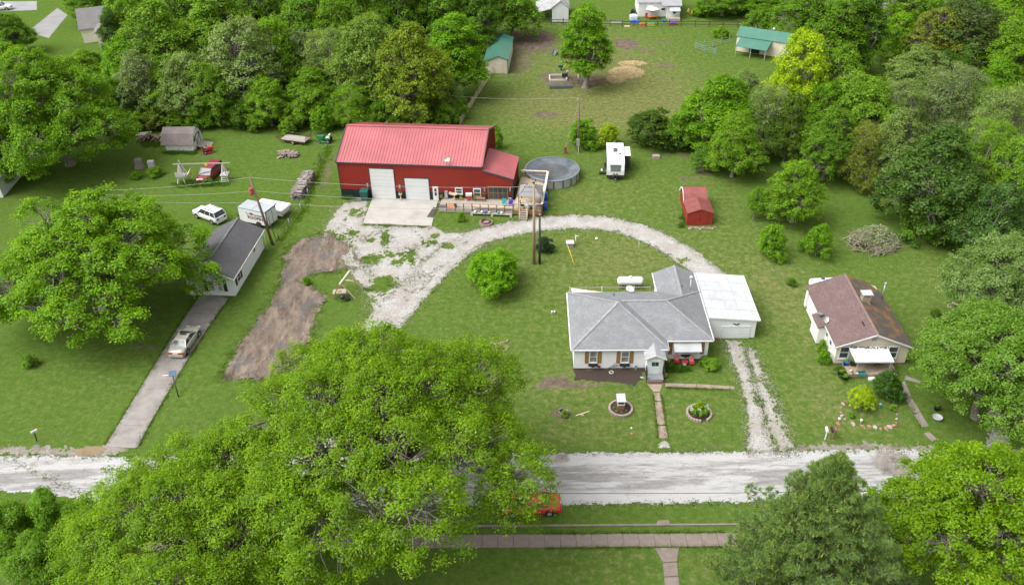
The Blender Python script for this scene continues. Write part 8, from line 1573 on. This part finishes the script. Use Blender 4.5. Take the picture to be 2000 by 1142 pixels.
table('orange picnic table under the cream patio umbrella', G(1274, 38), .1, pm('orange_table', (.5, .16, .06), .6), 1.0, .5, .7)
for u, v, lb in ((1344, 27, 'orange yellow ornament in the flower bed right of the far house, left one'), (1352, 30, 'orange yellow ornament in the flower bed right of the far house, right one')): t = thing('garden_ornament', lb, 'ornament', G(u, v)); MB().lathe([(.3, 0), (.4, .5), (.15, 1.0), (.02, 1.1)], n=8).build('figure', pm('ochre', (.6, .4, .12), .6), t)
t = thing('stepping_stones', 'stack of pale pavers at the edge of the low dark tree', 'paver stack', G(1281, 309)); 
for k in range(4): MB().box(-.5, .5, -.35, .35, k * .12, k * .12 + .1).build('paver', PAVER, t)
# ------------------------------------------------------------------ loose gravel and weeds (uncountable)
rng = np.random.default_rng(77)
def scatter_edge(poly, n, spread, jit=None):
    P_ = np.array(poly); seg = np.roll(P_, -1, 0) - P_; L = np.linalg.norm(seg, axis=1); k = rng.choice(len(P_), n, p=L / L.sum()); return P_[k] + seg[k] * rng.uniform(0, 1, (n, 1)) + rng.normal(size=(n, 2)) * spread
def stones(name, label, pts, lo, hi, mt):
    n = len(pts); base = np.array([(1, 0, 0), (-.5, .87, 0), (-.5, -.87, 0), (0, 0, .8)]); s_ = rng.uniform(lo, hi, n); a = rng.uniform(0, 6.28, n); c, sn = np.cos(a), np.sin(a)
    V = np.stack([np.stack([(b[0] * c - b[1] * sn) * s_ + pts[:, 0], (b[0] * sn + b[1] * c) * s_ + pts[:, 1], b[2] * s_ + .008], 1) for b in base], 1).reshape(-1, 3)
    k = np.arange(n)[:, None] * 4; Fq = np.concatenate([k + [0, 1, 3], k + [1, 2, 3], k + [2, 0, 3]]); link(name, raw_mesh(name, V, Fq, mt), None, kind='stuff', label=label)
rib = ribbon(loop, [4.2] * 4 + [3.9, 3.9, 3.8] + [3.4] * 10)
stones('loose_gravel', 'loose pale stones scattered along the gravel drive edges', np.concatenate([scatter_edge(rib, 4200, .35), scatter_edge(px(pad), 2600, .6), scatter_edge(fg, 1500, .35), scatter_edge(fg2, 1600, .4), scatter_edge(road_poly[1:16], 2600, .22)]), .03, .085, pm('pale_stone', (.33, .315, .295), .9, .3, 8, col2=(.22, .195, .165)))
def tufts(name, label, pts, hgt, nb_, col, wd=.035, spread=.12):
    n = len(pts) * nb_; P_ = np.repeat(pts, nb_, 0) + rng.normal(size=(n, 2)) * spread; h = np.repeat(rng.uniform(.5, 1.3, len(pts)) * hgt, nb_) * rng.uniform(.6, 1.2, n); a = rng.uniform(0, 6.28, n); lean = rng.normal(size=(n, 2)) * h[:, None] * .5
    b = np.stack([np.cos(a), np.sin(a)], 1) * wd; z0 = np.zeros((n, 1)); V = np.stack([np.concatenate([P_ - b, z0], 1), np.concatenate([P_ + b, z0], 1), np.concatenate([P_ + b * .5 + lean * .6, (h * .7)[:, None]], 1), np.concatenate([P_ + lean, h[:, None]], 1)], 1).reshape(-1, 3)
    o = link(name, raw_mesh(name, V, np.arange(len(V)).reshape(-1, 4), LEAF, {'tint': np.repeat(np.clip(rng.normal(.5, .25, n), 0, 1.1), 4)}), None, kind='stuff', label=label); o.color = (*col, 1); return o
def line(pts, n, sp): return scatter_edge(np.array([G(u, v)[:2] for u, v in pts] + [G(u, v)[:2] for u, v in pts[::-1]]), n, sp)
tufts('fence_weeds', 'tall weeds along the wire boundary fence', line(fp, 700, .40), .26, 8, (.11, .22, .02))
tufts('base_weeds', 'weeds along the foot of the white shed, play frame and building walls', np.concatenate([line([(320, 299), (384, 300)], 160, .25), line([(345, 362), (442, 360)], 160, .5), line([(668, 386), (690, 388)], 60, .2), line([(1650, 742), (1640, 722)], 60, .3), line([(1300, 724), (1345, 722)], 70, .2), line([(1330, 446), (1345, 380)], 80, .2), line([(280, 282), (320, 284)], 120, .5), line([(1026, 356), (1131, 352)], 40, .3)]), .38, 9, (.06, .15, .015))
go_pts = np.concatenate([np.stack([rng.uniform(-26, -5, 5200), rng.uniform(78, 97, 5200)], 1)]); q = sdist(go_pts[:, 0], go_pts[:, 1], px(pad)); go_pts = go_pts[(q > -.8) & (fbm(go_pts[:, 0], go_pts[:, 1], 1.6, 8, 3) > .10)]
tufts('gravel_weeds', 'weeds growing through the gravel yard and drive edges', np.concatenate([go_pts, scatter_edge(rib, 1500, .3), scatter_edge(fg, 260, .2), scatter_edge(fg2, 420, .35), scatter_edge(road_poly[1:16], 1800, .2), scatter_edge(dirt_poly, 1500, .45), line(Lp, 500, .12), line(Rp, 500, .12), line([(709, 439), (843, 444)], 160, .15), line([(1278, 770), (1286, 856)], 120, .08), line([(1291, 770), (1303, 856)], 120, .08), line([(1300, 757), (1430, 761)], 150, .08), line([(1066, 1069), (1420, 1067)], 300, .06), line([(1066, 1042), (1420, 1040)], 300, .06), line([(1757, 748), (1801, 834)], 120, .1)]), .11, 7, (.085, .145, .03), .03, .12)
tufts('straw_bits', 'dry straw bits strewn on the lawn by the pool and barn', np.concatenate([rng.normal(size=(160, 2)) * [1.6, 1.2] + G(1142, 378)[:2], rng.normal(size=(80, 2)) * [2, 1] + G(645, 403)[:2]]), .06, 6, (.30, .24, .10), .03, .2)
